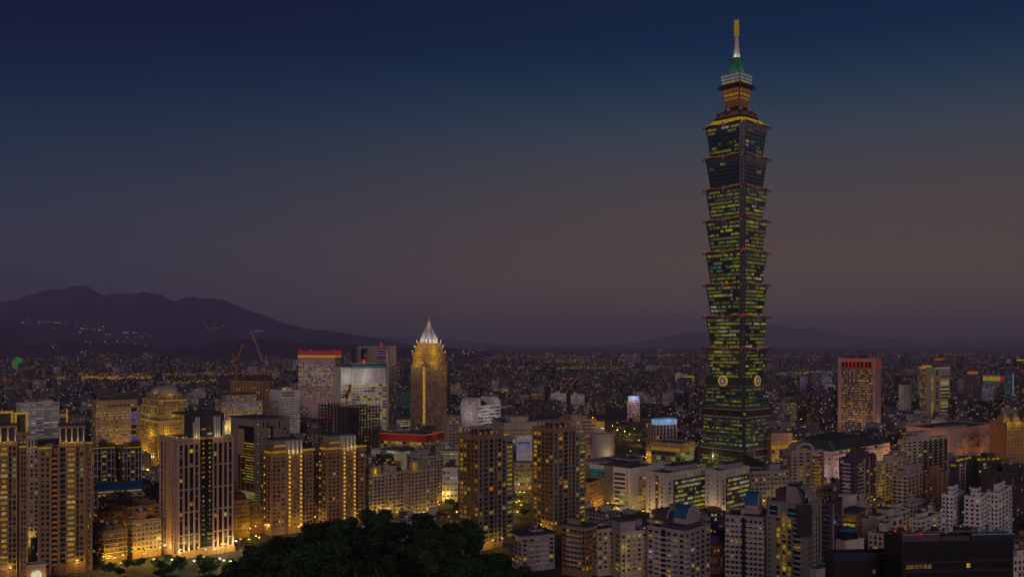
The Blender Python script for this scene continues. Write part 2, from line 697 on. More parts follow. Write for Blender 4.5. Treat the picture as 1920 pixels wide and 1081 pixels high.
_, mv = ridge('mountains', P_MAIN, 12000, 2600, 'haze_blue_mountain_forest', 5.1, 300, 36)
ridge('mountain_spur', P_SPUR, 8600, 1000, 'haze_blue_mountain_forest', 7.7)
_, hills_v = ridge('hills', P_NEAR, 6900, 800, 'hill_forest', 9.2)

# the wooded spur below the viewpoint
SIL = [(380, 1130), (430, 1085), (445, 1060), (470, 1044), (500, 1034), (540, 1020), (560, 1012), (585, 1000), (620, 990), (650, 982), (700, 980), (740, 976), (790, 981), (830, 994), (870, 1012), (900, 1026), (930, 1046), (960, 1066), (985, 1084), (1010, 1110)]


def hill_h(x, y):
    px = CX + x / 330 * F
    h = zat(interp(SIL, px), 330) - 7.5
    if px < 380 or px > 1010:
        h = 0
    if y > 335:
        h *= max(0, 1 - ((y - 335) / 110) ** 1.5)
    h += 2.2 * noise.noise(Vector((x / 25, y / 25, 0))) * (1 if h > 4 else 0)
    return max(h, -.5)


hm = MB()
nx, ny = 80, 44
xs, ys = np.linspace(-150, 35, nx), np.linspace(190, 450, ny)
hv = [(x, y, hill_h(x, y)) for y in ys for x in xs]
hf = [(j * nx + i, j * nx + i + 1, (j + 1) * nx + i + 1, (j + 1) * nx + i) for j in range(ny - 1) for i in range(nx - 1)]
me = bpy.data.meshes.new('hill')
me.from_pydata(hv, [], hf)
me.materials.append(MATS['forest_floor'])
o = bpy.data.objects.new('wooded_hill_terrain', me)
LINK(o)
tag(o, kind='structure')

# roads: strips 4 mm above the ground, kerbs as real steps
ROADS = []


def road(p, q, width):
    p, q = Vector((*p, 0)), Vector((*q, 0))
    d = (q - p).normalized()
    s = Vector((-d.y, d.x, 0)) * width / 2
    z = Vector((0, 0, .004 + .004 * len(ROADS)))
    mb = MB()
    mb.face([p - s + z, q - s + z, q + s + z, p + s + z], 'asphalt')
    for k in (-.5, 0, .5):
        off = s * k
        e = d * 6
        t = p.copy()
        zz = Vector((0, 0, z.z + .03))
        n = int((q - p).length / 14)
        for i in range(n):
            a = p + d * (i * 14)
            wv = s.normalized() * .12
            mb.face([a - wv + off + zz, a + e - wv + off + zz, a + e + wv + off + zz, a + wv + off + zz], 'pale_paint')
    tag(mb.build('road'), kind='structure')
    ROADS.append((p, q, width))


# ------------------------------------------------------------------ the stacked skyscraper
TA = math.radians(43)
TX, TY = xat(1381, 1010), 1010.0
tz = lambda py: zat(py, TY)
T = tag(empty('skyscraper', (TX, TY, 0), TA), 'tall dark glass skyscraper of flared stacked segments under a glowing spire', 'skyscraper')
FOOT.append((TX - 45, TY - 45, 0, 90, 90))


def notched(h, n=2.3):
    q = [(h - 2 * n, -h), (h - 2 * n, -h + n), (h - n, -h + n), (h - n, -h + 2 * n), (h, -h + 2 * n)]
    out = []
    for k in range(4):
        c, s = [(1, 0), (0, 1), (-1, 0), (0, -1)][k]
        out += [(x * c - y * s, x * s + y * c) for x, y in q]
    return out


def ring(h, z, n=2.3):
    return [(x, y, z) for x, y in notched(h, n)]


def rotk(k, x, y):
    c, s = [(1, 0), (0, 1), (-1, 0), (0, -1)][k]
    return (x * c - y * s, x * s + y * c)


bound = [708, 653, 594, 535, 475, 416, 358, 300, 240]
HB, HT = 21.9, 25.9
dens = [.66, .66, .72, .72, .82, .82, .74, .10, .4]
tw = random.Random(11)


def pane_row(k, z0, z1, hb, ht, zb, zt, density, pal, mb, bays=18, edge=4.9):
    """lit panes of one floor on face k, leaning with the wall"""
    on = tw.random() < density
    run = tw.randint(1, 5)
    half = lambda z: hb + (ht - hb) * (z - zb) / (zt - zb)
    mat = pick(pal)
    a, b = half(z0) + .11, half(z1) + .11
    mb.face([(*rotk(k, -(a - edge), -a), z0), (*rotk(k, a - edge, -a), z0), (*rotk(k, b - edge, -b), z1), (*rotk(k, -(b - edge), -b), z1)], 'blue_glass')
    for i in range(bays):
        run -= 1
        if run <= 0:
            on = tw.random() < density
            run = tw.randint(1, 6)
            mat = pick(pal)
        if not on or tw.random() < .08:
            continue
        a, b = half(z0) + .14, half(z1) + .14
        wA, wB = a - edge, b - edge
        s0, s1 = -1 + 2 * (i + .06) / bays, -1 + 2 * (i + .94) / bays
        zz1 = z1 - tw.choice([0, 0, 0, .3, .7])
        mb.face([(*rotk(k, wA * s0, -a), z0), (*rotk(k, wA * s1, -a), z0), (*rotk(k, wB * s1, -b), zz1), (*rotk(k, wB * s0, -b), zz1)], mat)


OFF101 = [('lit_green', 6), ('lit_lime', 2), ('lit_yellow', 2.5), ('lit_warm', .5), ('lit_teal', .5), ('lit_white', .6)]
for s in range(8):
    z0, z1 = tz(bound[s]), tz(bound[s + 1])
    sb = MB()
    sb.loft([ring(HB, z0), ring(HT, z1 - 1.2), ring(HT + .35, z1 - 1.2), ring(HT + .35, z1)], 'tower_glass')
    # thin floor lines of spandrel glass
    seg = sb.build('segment', T)
    nf = 8
    fh = (z1 - z0 - 2.2) / nf
    tr = MB()
    for f in range(nf):
        zz = z0 + .5 + f * fh
        h = HB + (HT - HB) * (zz - z0) / (z1 - z0) + .1
        for k in range(4):
            wd = h - 4.6
            tr.face([(*rotk(k, -wd, -h), zz), (*rotk(k, wd, -h), zz), (*rotk(k, wd, -h - .01), zz + .55), (*rotk(k, -wd, -h - .01), zz + .55)], 'blue_glass')
    tr.build('floor_trim', seg)
    for f in range(nf):
        zz = z0 + .5 + f * fh
        for k in (0, 3):
            mb = MB()
            d = dens[s + 1 if s < 7 else 8]
            if s == 6:
                d = .5 if f < 1 else .02
            if s == 7:
                d = .5 if f in (1, 3, 6) else (.25 if f in (2, 7) else .03)
            pane_row(k, zz + .95, zz + fh * .80, HB, HT, z0, z1, d, OFF101, mb)
            mb.build('window_mullion_band', seg)
    # the two notched corners facing out carry small stair lights
    lt = MB()
    for f in range(nf):
        zz = z0 + 1.5 + f * fh
        h = HB + (HT - HB) * (zz - z0) / (z1 - z0)
        if tw.random() < .55:
            x, y = -(h - 2.3 - .9), -(h - 2.3) - .06
            lt.box(x - .5, y - .1, zz, x + .4, y + .12, zz + 1.3, 'lit_teal' if tw.random() < .4 else 'lit_lime')
    lt.build('stair_light_mullion', seg)
    # eaves: two curved lit bars and a round boss on every face
    for k in range(4):
        for sgn in (-1, 1):
            cb = MB()
            n = 8
            for i in range(n):
                t0, t1 = i / n, (i + 1) / n
                za, zb = z1 + .4 + 1.1 * math.sin(t0 * math.pi * .62), z1 + .4 + 1.1 * math.sin(t1 * math.pi * .62)
                x0, x1 = sgn * (3.0 + t0 * (HT - 6.6)), sgn * (3.0 + t1 * (HT - 6.6))
                y = -HT - 1.1
                if sgn < 0:
                    x0, x1, za, zb = x1, x0, zb, za
                P = lambda x, yy, z: (*rotk(k, x, yy), z)
                cb.face([P(x0, y, za - .35), P(x1, y, zb - .35), P(x1, y, zb + .35), P(x0, y, za + .35)], 'led_gold' if s == 7 else 'led_amber')
                cb.face([P(x0, y, za + .35), P(x1, y, zb + .35), P(x1, y + 3.2, zb + .45), P(x0, y + 3.2, za + .45)], 'brown_stone')
                cb.face([P(x0, y + 3.2, za - 1.2), P(x1, y + 3.2, zb - 1.2), P(x1, y, zb - .35), P(x0, y, za - .35)], 'dark_steel')
            cb.build('eave_trim', seg)
        bo = MB()
        c = rotk(k, 0, -HT - .3)
        c2 = rotk(k, 0, -HT - 1.9)
        bo.bar((*c, z1 + .3), (*c2, z1 + .3), 2.1, 'mauve_tile', 14, 1.7)
        c3 = rotk(k, 0, -HT - .9)
        bo.bar((*c3, z1 - 4.2), (*c3, z1 - 1.6), .55, 'mauve_tile', 8)
        bo.build('boss', seg)
        cx_, cy_ = rotk(k, -HT - .6, -HT - .6)
        hk = MB()
        hk.bar((*rotk(k, -HT + 3.2, -HT + 3.2), z1 - .9), (cx_ * .985, cy_ * .985, z1 + .4), .55, 'dark_steel', 6)
        for a in range(8):
            t = a / 8 * 2 * math.pi
            t2 = (a + 1) / 8 * 2 * math.pi
            e = lambda q: (cx_ * .985 * (1 + .022 * math.cos(q)), cy_ * .985 * (1 + .022 * math.cos(q)), z1 - .8 + 1.3 * math.sin(q))
            hk.bar(e(t), e(t2), .35, 'dark_steel', 5)
        hk.build('corner_hook', seg)
    if s in (1, 3):
        for (u, v) in ((-HT + 2, -HT + 2), (-HT + .5, HT - 3), (HT - 3, -HT + .5)):
            inst('warning_light', 'beacon_red', u - 1.1, v - 1.1, z1 + .6, u + 1.1, v + 1.1, z1 + 2.2, T)
# base: tapering podium tower
zb1 = tz(719)
pb = MB()
hbase = lambda z: 30.6 - (30.6 - 25.0) * z / zb1
pb.loft([ring(hbase(0), 0, 1.6), ring(hbase(zb1), zb1, 1.6)], 'green_glass')
base = pb.build('podium_tower', T)
pn = MB()
for k in range(4):
    for (za, zb_) in ((tz(777), tz(765)), (tz(850), tz(838))):
        for (p0, p1) in ((-.98, -.42), (-.36, .36), (.42, .98)):
            ha, hb_ = hbase(za) + .2, hbase(zb_) + .2
            pn.face([(*rotk(k, (ha - 2) * p0, -ha), za), (*rotk(k, (ha - 2) * p1, -ha), za), (*rotk(k, (hb_ - 2) * p1, -hb_), zb_), (*rotk(k, (hb_ - 2) * p0, -hb_), zb_)], 'brown_glass')
    for zz in [tz(y) for y in (764, 778, 837, 851)]:
        h = hbase(zz) + .25
        pn.face([(*rotk(k, -(h - 2), -h), zz - .35), (*rotk(k, h - 2, -h), zz - .35), (*rotk(k, h - 2, -h), zz + .35), (*rotk(k, -(h - 2), -h), zz + .35)], 'pale_paint')
    for p in (-.39, .39):
        h0, h1 = hbase(6) + .3, hbase(zb1) + .3
        for q0, q1 in ((p - .03, p + .03),):
            pn.face([(*rotk(k, (h0 - 2) * q0, -h0), 6), (*rotk(k, (h0 - 2) * q1, -h0), 6), (*rotk(k, (h1 - 2) * q1, -h1), zb1), (*rotk(k, (h1 - 2) * q0, -h1), zb1)], 'tower_glass')
pn.build('panel_frame', base)
nfl = 22
for f in range(nfl):
    zz = 8 + f * (zb1 - 10) / nfl
    py = HY + (HC - zz) * F / TY
    if 763 < py < 779 or 836 < py < 852:
        continue
    for k in (0, 3):
        mb = MB()
        hb0, ht0 = hbase(zz), hbase(zz + 3)
        dd = .78 if k == 3 else .62
        pane_row(k, zz + .5, zz + 2.2, hb0, ht0, zz, zz + 3, dd, OFF101, mb, 24, 3.0)
        h = hbase(zz) + .1
        mb.face([(*rotk(k, -(h - 2.4), -h), zz - .5), (*rotk(k, h - 2.4, -h), zz - .5), (*rotk(k, h - 2.4, -h + .01), zz - .05), (*rotk(k, -(h - 2.4), -h + .01), zz - .05)], 'concrete' if f % 2 else 'green_glass')
        mb.build('window_mullion_band', base)
# belt with the big coins
bl = MB()
bl.loft([ring(25.8, tz(721), 1.6), ring(25.8, tz(706), 1.6)], 'dark_cladding')
bl.loft([ring(26.6, tz(722), 1.6), ring(26.6, tz(721), 1.6)], 'mauve_tile')
belt = bl.build('belt', T)
for k in (0, 1, 2, 3):
    cn = MB()
    zc = tz(712)
    r = 5.9
    f = lambda y: (*rotk(k, 0, y), zc)
    cn.bar(f(-25.6), f(-27.0), r, 'led_gold', 32)
    cn.bar(f(-26.0), f(-27.25), r * .86, 'lit_cream', 32)
    cn.bar(f(-26.0), f(-27.4), r * .66, 'red_paint', 32)
    coin = cn.build('coin_medallion', T)
    sq = MB()
    q = 2.0
    y = -27.55
    sq.face([(*rotk(k, -q, y), zc - q), (*rotk(k, q, y), zc - q), (*rotk(k, q, y), zc + q), (*rotk(k, -q, y), zc + q)], 'led_white')
    sq.build('coin_centre', coin)
inst('corner_lamp', 'lit_cream', -29.4, -29.4, tz(773), -27.8, -27.8, tz(768), T)
# roof terraces and spire
mb = MB()
zr = tz(240)
mb.loft([ring(24.2, zr, 2.3), ring(21.5, tz(230), 2)], 'led_gold')
mb.build('lit_roof', T)
mb = MB()
mb.loft([ring(18.0, tz(232), 1.5), ring(18.0, tz(222), 1.5)], 'dark_steel')
mb.loft([ring(19.0, tz(223.5), 1.5), ring(19.0, tz(222), 1.5)], 'brown_stone')
mb.loft([ring(15.0, tz(222), 1.5), ring(15.0, tz(214), 1.5)], 'brown_stone')
mb.loft([ring(15.8, tz(214), 1.5), ring(15.8, tz(212.5), 1.5)], 'plum_roof')
mb.loft([ring(11.0, tz(213), 1), ring(9.4, tz(203), 1)], 'dark_steel')
terr = mb.build('roof_terrace', T)
for (u, v) in ((-15, -15), (-15, 13), (13, -15), (0, -16.5), (-16.5, 0)):
    q = MB()
    q.box(u - 1.6, v - 1.6, tz(222), u + 1.6, v + 1.6, tz(208), 'plum_roof')
    q.lathe((u, v), [(2.4, tz(214)), (2.2, tz(210)), (.6, tz(206))], 'mauve_tile', 8)
    q.build('terrace_turret', terr)
up = MB()
up.loft([ring(8.6, tz(207), .8), ring(11.9, tz(168), .8)], 'brown_stone')
upper = up.build('lit_crown_segment', T)
for i in range(5):
    mb = MB()
    z0_, z1_ = tz(206 - i * 7.6), tz(206 - i * 7.6 - 4.4)
    for k in range(4):
        h0 = 8.6 + 3.3 * (206 - HY - (-(z0_ - HC) * F / TY) + 434 - 0) * 0 + 3.3 * (z0_ - tz(207)) / (tz(168) - tz(207)) + .12
        h1 = 8.6 + 3.3 * (z1_ - tz(207)) / (tz(168) - tz(207)) + .12
        for (p0, p1) in ((-.95, -.38), (-.32, .32), (.38, .95)):
            mb.face([(*rotk(k, (h0 - 1.2) * p0, -h0), z0_), (*rotk(k, (h0 - 1.2) * p1, -h0), z0_), (*rotk(k, (h1 - 1.2) * p1, -h1), z1_), (*rotk(k, (h1 - 1.2) * p0, -h1), z1_)], 'lit_amber' if i != 3 else 'lit_warm')
    mb.build('window_mullion_band', upper)
mb = MB()
mb.loft([ring(13.4, tz(168.5), .8), ring(13.4, tz(161), .8)], 'dark_steel')
for k in range(4):
    c = rotk(k, -13.6, -13.6)
    mb.lathe(c, [(1.0, tz(170)), (1.5, tz(165)), (.4, tz(160))], 'plum_roof', 8)
mb.build('crown_gallery', T)
cr_ = MB()
cr_.loft([ring(11.4, tz(161), .6), ring(12.6, tz(142), .6)], 'concrete')
cr_.loft([ring(13.2, tz(143.5), .6), ring(13.2, tz(142), .6)], 'mauve_tile')
crown = cr_.build('crown', T)
mb = MB()
for i in range(3):
    z0_, z1_ = tz(159.5 - i * 6), tz(159.5 - i * 6 - 3.4)
    h = 11.5 + 1.2 * i / 3 + .35
    for k in range(4):
        for j in range(9):
            a, b = -1 + 2 * (j + .15) / 9, -1 + 2 * (j + .85) / 9
            mb.face([(*rotk(k, (h - 1) * a, -h), z0_), (*rotk(k, (h - 1) * b, -h), z0_), (*rotk(k, (h - 1) * b, -h - .3), z1_), (*rotk(k, (h - 1) * a, -h - .3), z1_)], ['lit_cream', 'lit_cool', 'lit_cool'][i])
mb.build('window_mullion_band', crown)
mb = MB()
mb.loft([ring(6.4, tz(142), .5), ring(6.0, tz(118), .5)], 'green_copper')
mb.lathe((0, 0), [(6.2, tz(119)), (8.0, tz(113)), (7.6, tz(111)), (3.0, tz(110))], 'green_copper', 20)
mb.build('green_turret', T)
for k in range(4):
    point(T, (*rotk(k, 0, -12.4), tz(140)), 240, (.2, 1, .5), .5, 'turret_floodlight')
mb = MB()
mb.lathe((0, 0), [(3.9, tz(111)), (3.1, tz(95)), (2.4, tz(78)), (2.2, tz(70))], 'white_tile', 16)
mb.build('spire', T)
for k in range(4):
    point(T, (*rotk(k, 2, -6.6), tz(108)), 150, (1, .93, .7), .5, 'spire_floodlight')
mb = MB()
mb.lathe((0, 0), [(2.4, tz(70)), (2.4, tz(39)), (1.6, tz(36)), (.5, tz(34.5))], 'dark_steel', 12)
mast = mb.build('mast', T)
for i in range(16):
    z = tz(69 - i * 2)
    q = MB()
    q.lathe((0, 0), [(2.6, z), (2.75, z + .3), (2.6, z + .85)], 'led_gold' if i < 14 else 'lit_cream', 12)
    q.build('mast_light', mast)


# ------------------------------------------------------------------ buildings one can tell apart
def front(name, label, l, r, top, Y, depth, wall_m, cat='tower', **k):
    """a building seen straight on"""
    deg = -math.degrees(math.atan(((l + r) / 2 - CX) / F))
    return B(name, label, cat, l, l, r, top, Y, deg, wall_m, V=depth, **k)


def uplights(b, vol, f, ss, z, d=1.6, power=26, color=(1, .85, .25), head='lamp_white'):
    for s in ss:
        bx = vol.bx(f, s - .35, s + .35, z, z + .7, .5, 1.2)
        h = inst('uplight', head, *bx, b.root)
        c = vol.bx(f, s, s, z + 1.6, z + 1.6, d, d)
        point(b.root, (c[0], c[1], c[2]), power, color, .3, 'uplight_beam')


# --- the two dark residential towers at the left edge
def arcade_tower(label, l, r, top, Y, core, lit, amber, wings, seed):
    random.seed(seed)
    b = front('residential_tower', label, l, r, wings[0][2], Y, 20, 'brown_stone', group=None)
    v = b.main
    fh = 3.42
    ux = b.upx
    c0, c1 = ux(core[0]), ux(core[1])
    ctop = b.z(833)
    cv = b.vol(c0, -2.2, c1, 8, 0, ctop, 'brown_stone', 'core_wall')
    n = int((ctop - 6) / fh)
    a0, a1 = ux(lit[0]) - c0, ux(lit[1]) - c0
    for k in range(n):
        z = ctop - 4.5 - k * fh
        m = random.choice(['lit_yellow', 'led_gold', 'lit_warm', 'lit_cream', 'lit_cream', 'led_gold'])
        wide = .9 if random.random() < .45 else 0
        cv.win('R', a0 - wide, a1 + wide, z, z + 1.9, m, .12)
        cv.win('R', .9, a0 - 1.1, z - .4, z + 2.2, 'dark_glass')
        cv.win('R', a1 + 1.1, a1 + 2.6, z - .4, z + 2.2, 'dark_glass')
        cv.add('balcony', 'brown_stone', 'R', a0 - .5, a1 + .5, z - 1.2, z - .35, 0, .9)
        if a1 + 3.4 < c1 - c0 - 1:
            cv.win('R', a1 + 3.6, min(a1 + 5.2, c1 - c0 - .4), z - .2, z + 1.9, 'lit_lime' if k in (2, 3, 4, 5) else ('lit_dim' if random.random() < .4 else 'dark_glass'))
    cv.ribs('R', [.3, a0 - .9, a1 + .9, c1 - c0 - .3], .7, .5, 'tan_stone')
    cv.bands('R', [ctop - 1.5 - i * fh * 5 for i in range(6)], .7, .45, 'tan_stone')
    # arcade crown with floodlit columns under a dark roof
    zt = b.z(top)
    cr = b.part('crown_core', 'dark_cladding', c0 + 1.4, .4, ctop, c1 - .6, 7, zt - 1)
    b.part('crown_slab', 'roof_felt', c0 - .6, -2.8, zt, c1 + .4, 8, zt + .9)
    b.part('crown_lintel', 'tan_stone', c0, -2.3, zt - 1.3, c1, 7.6, zt)
    for i in range(5):
        s = c0 + .9 + (c1 - c0 - 1.8) * i / 4
        q = MB()
        q.bar((s, -1.7, ctop), (s, -1.7, zt - 1.2), .55, 'pale_paint', 8, .45)
        q.build('column', b.root)
        if i < 4:
            h = (c1 - c0 - 1.8) / 8
            point(b.root, (s + h, -3.6, ctop + 1.6), 34, (1, .74, .14), .3, 'crown_light')
    # balcony strips with scalloped amber lights
    for (p, q) in amber:
        s0, s1 = ux(p), ux(q)
        m = int((v.z1 - 8) / fh)
        for k in range(m):
            z = v.z1 - 5 - k * fh
            v.add('balcony', 'brown_stone', 'R', s0, s1, z - 1, z, 0, 1.2)
            v.win('R', s0 + .2, s1 - .2, z + .1, z + 2.0, 'dark_glass')
            mb = MB()
            for j in range(3):
                s = s0 + (s1 - s0) * (j + .5) / 3
                mb.box(*v.bx('R', s - .5, s + .5, z - .75 + .25 * (j % 2), z + .25 * (j % 2), 1.2, 1.32), 'led_amber')
            mb.build('balcony_light_scallop_trim', b.root)
    for (p, q, ty, gold) in wings:
        s0, s1 = ux(p), ux(q)
        wv = b.vol(s0, -1.2, s1, 12, 0, b.z(ty), 'brown_stone', 'wing_wall')
        wv.ribs('R', [.35, s1 - s0 - .35], .7, .5, 'tan_stone')
        wv.bands('R', [wv.z1 - 4 - i * fh * 4.5 for i in range(8)], .7, .5, 'tan_stone')
        wv.grid('R', 2, fh, .55, .55, .04, MIXED, s0=1.0, s1=s1 - s0 - 1.0)
        if gold:
            b.part('lit_cornice', 'led_gold', s0 - .2, -1.9, wv.z1 + 1.1, s1 + .2, -1.2, wv.z1 + 2.2)
    b.done()
    return b


arcade_tower('brown apartment tower cut off by the frame edge, arcade crown and one bright window column', -62, 52, 800, 565,
             (-30, 32), (3, 12), [(-44, -36)], [(36, 52, 846, True), (-60, -46, 846, True)], 1)
t2 = arcade_tower('brown apartment tower with arcade crown, bright window column and scalloped amber balcony lights', 70, 173, 800, 580,
                  (110, 160), (127, 139), [(98, 108), (153, 160)], [(72, 97, 844, True), (161, 173, 838, True)], 2)
inst('warning_light', 'beacon_red', t2.upx(154), 1, t2.z(806), t2.upx(156.5), 2, t2.z(803), t2.root)

# --- gold framed tower heads behind them
b = front('residential_tower', 'tower topped by two square gold light frames, behind the two arcade towers', -30, 55, 815, 700, 20, 'brown_stone')
b.main.grid('R', 12, 3.4, .6, .5, .12)
for (p, q, y0) in ((-28, 25, 772), (27, 53, 775)):
    s0, s1 = b.upx(p), b.upx(q)
    z0, z1 = b.main.z1, b.z(y0)
    fr = MB()
    for (a, c, e, g_) in ((s0, z0, s0 + 1.6, z1), (s1 - 1.6, z0, s1, z1), (s0 + 1.6, z1 - 1.6, s1 - 1.6, z1)):
        fr.box(a, .2, c, e, 3, g_, 'led_gold')
    fr.build('light_frame', b.root)
    b.part('plant_room', 'dark_cladding', s0 + 2, 4, z0, s1 - 2, 12, z1 - 2)
b.done()

b = front('residential_tower', 'narrow pale tower with gold ribbed crown in the gap between the arcade towers', 38, 72, 842, 660, 16, 'cream_tile')
b.main.grid('R', 4, 3.4, .5, .5, .2, WARM)
for i in range(5):
    s = b.upx(39) + i * 2.0
    b.part('crown_rib', 'pale_paint', s, -.8, b.main.z1 - 3, s + .9, 1.5, b.z(824))
point(b.root, (b.upx(46), -3, b.main.z1), 60, (1, .75, .25), .4, 'crown_light')
b.part('crown_block', 'cream_tile', b.upx(50), 2, b.main.z1, b.upx(70), 10, b.z(817))
b.part('lit_cornice', 'led_gold', b.upx(57), -.7, b.main.z1 + 1, b.upx(70), -.1, b.main.z1 + 1.9)
b.done()

b = front('gatehouse', 'tan gatehouse with a round glowing white sign, at the foot of the arcade towers', 50, 86, 1062, 545, 8, 'tan_stone', cat='gatehouse')
b.part('coping', 'pale_paint', -.6, -.6, b.H, b.U + .6, 8.4, b.H + .7)
mb = MB()
mb.bar((b.U / 2, .1, b.H - 5.4), (b.U / 2, -.5, b.H - 5.4), 3.0, 'lamp_white', 28)
mb.build('round_sign', b.root)

# --- two slender slabs with white frames, the blue roofed hall and low blocks
for (l, r, top, lab) in ((175, 216, 843, 'slim dark apartment slab with white window frames, beside the arcade tower wing'),
                         (232, 266, 842, 'slim dark apartment slab with white frames, below the gold stepped building')):
    b = front('apartment_slab', lab, l, r, top, 770, 16, 'dark_cladding', cat='apartment block')
    v = b.main
    w_ = b.U
    v.ribs('R', [.3, w_ * .18, w_ * .38, w_ * .62, w_ * .82, w_ - .3], .45, .7, 'white_tile')
    for (q0, q1) in ((0, .18), (.38 - .2, .38), (.62, .82), (.82, 1)):
        v.bands('R', [v.z1 - 3 - i * 6.6 for i in range(9)], .45, .6, 'white_tile', w_ * q0, w_ * q1)
    v.grid('R', 1, 3.3, .8, .5, .75, WARM, s0=w_ * .4, s1=w_ * .6)
    v.grid('R', 2, 3.3, .6, .6, .05, s0=w_ * .64, s1=w_ * .98)
    v.grid('R', 2, 3.3, .6, .6, .05, s0=w_ * .02, s1=w_ * .36)
    b.part('lit_cornice', 'led_gold', 0, -.9, v.z1 + 1.15, w_, -.2, v.z1 + 1.9)
    v.huts(1)
    b.done()
b = front('apartment_slab', 'brown apartment block with a column of small amber lights between the white framed slabs', 214, 234, 838, 790, 14, 'brown_stone', cat='apartment block')
b.main.grid('R', 3, 3.3, .4, .5, .3, AMBER)
b.done()

b = B('hall', 'long hall with a blue metal gable roof above the low blocks', 'hall', 180, 182, 266, 921, 735, 24, 'cream_tile', V=16)
mb = MB()
U, V, H = b.U, b.V, b.H
mb.face([(-1, -1, H + .4), (U + 1, -1, H + .4), (U + 1, V / 2, H + 6), (-1, V / 2, H + 6)], 'blue_roof')
mb.face([(U + 1, V + 1, H + .4), (-1, V + 1, H + .4), (-1, V / 2, H + 6), (U + 1, V / 2, H + 6)], 'blue_roof')
mb.face([(-1, V + 1, H + .4), (-1, -1, H + .4), (-1, V / 2, H + 6)], 'pale_paint')
mb.face([(U + 1, -1, H + .4), (U + 1, V + 1, H + .4), (U + 1, V / 2, H + 6)], 'pale_paint')
mb.build('gable_roof', b.root)
b.main.grid('R', 10, 3.4, .6, .45, .3, MIXED, z1=H - 2)
b.part('eave_light', 'lit_cream', 0, -.4, H - 1, U, -.1, H - .2)
b.done()

b = B('low_block', 'dark six storey block with orange lit balcony slabs beside the street', 'apartment block', 178, 196, 238, 998, 605, 42, 'brown_stone')
for f in ('R', 'L'):
    b.main.bands(f, [5 + i * 3.2 for i in range(int((b.H - 5) / 3.2) + 1)], .75, 1.1, 'gold_stone')
    b.main.grid(f, 5, 3.2, .6, .5, .3, AMBER, z0=5)
b.main.huts(2, 'brick')
b.done()
b = B('low_block', 'orange lit apartment block with long cream balconies, next to the tall gridded tower', 'apartment block', 240, 249, 302, 978, 625, 38, 'gold_stone')
for f in ('R', 'L'):
    b.main.bands(f, [5 + i * 3.2 for i in range(int((b.H - 5) / 3.2) + 1)], .8, 1.0, 'cream_tile')
    b.main.grid(f, 7 if f == 'R' else 2, 3.2, .6, .5, .45, AMBER, z0=5)
b.main.huts(2)
b.done()
for i, (l, m, r, top, Y, wl, lab) in enumerate((
        (176, 186, 232, 962, 660, 'brick', 'orange brick low block with rooftop sheds, below the blue roofed hall'),
        (228, 238, 300, 952, 690, 'tan_stone', 'tan low block under the blue hall, its roof cluttered with sheds'),
        (186, 200, 250, 940, 705, 'plum_roof', 'dark low block with a pale awning on its roof'))):
    b = B('low_block', lab, 'low block', l, m, r, top, Y, 40, wl)
    for f in ('R', 'L'):
        b.main.grid(f, 5, 3.3, .55, .45, .35, AMBER)
    b.main.huts(3, 'brick')
    b.part('awning', 'white_tile' if i == 2 else 'roof_felt', 2, 1, b.H + 1.3, b.U * .4, b.V * .5, b.H + 1.6)
    b.done()

# --- the tall gridded tower with uplights
random.seed(21)
b = B('residential_tower', 'tall pale gridded tower with round bay lights and bright uplights around its foot', 'tower', 300, 334, 437, 826, 625, 40, 'tan_stone')
v = b.main
U, V, H = b.U, b.V, b.H
pxr = lambda p: b.upx(p)
right_piers = [334.6, 344, 353.5, 364, 373, 399.5, 408, 418, 427, 436]
v.ribs('R', [pxr(p) for p in right_piers], 1.15, .8, 'pink_stone', 0)
storey = 3.35
majors = [H - 3.0 - i * storey * 4.7 for i in range(6)]
v.bands('R', [z for z in majors if z > 4], .9, .7, 'pink_stone', 0, pxr(374))
v.bands('R', [z for z in majors if z > 4], .9, .7, 'pink_stone', pxr(399), U)
v.bands('R', [z - 5 for z in majors if z > 10], .7, .7, 'pink_stone', 0, pxr(344))
v.bands('R', [z - 5 for z in majors if z > 10], .7, .7, 'pink_stone', pxr(427), U)
v.bands('R', [z - 5 for z in majors if z > 10], .7, .7, 'pink_stone', pxr(364), pxr(373))
nfl = int((H - 8) / storey)
for k in range(nfl):
    z = H - 5.5 - k * storey
    for i in range(len(right_piers) - 1):
        a, c = pxr(right_piers[i]) + .8, pxr(right_piers[i + 1]) - .8
        if i == 4:
            continue
        m = 'dark_glass' if random.random() > .06 else pick(WARM)
        v.win('R', a, c, z, z + 2.6, m)
for i in range(len(right_piers) - 1):
    if i != 4:
        v.add('dark_strip', 'black_panel', 'R', pxr(right_piers[i]) + .7, pxr(right_piers[i + 1]) - .7, 5, H - 2.6, 0, .03)
# central bay of curved balconies, each floor with two small lamps
bay0, bay1 = pxr(374.5), pxr(398.5)
v.add('bay_recess', 'black_panel', 'R', bay0, bay1, 6, H, 0, .3)
for k in range(nfl + 3):
    z = H + 6.0 - k * storey
    for j in (0, 1):
        c = bay0 + (bay1 - bay0) * (.27 + .5 * j)
        if random.random() < .82:
            wd = random.choice([.5, .6, .7, .9, 1.5])
            v.win('R', c - wd, c + wd, z + .4, z + 1.6, random.choice(['lit_warm', 'lit_cream', 'lit_dim', 'lit_warm']), .5)
    if z < H - 1:
        v.add('balcony', 'dark_steel', 'R', bay0 + .2, bay1 - .2, z - .8, z - .2, .2, 1.3)
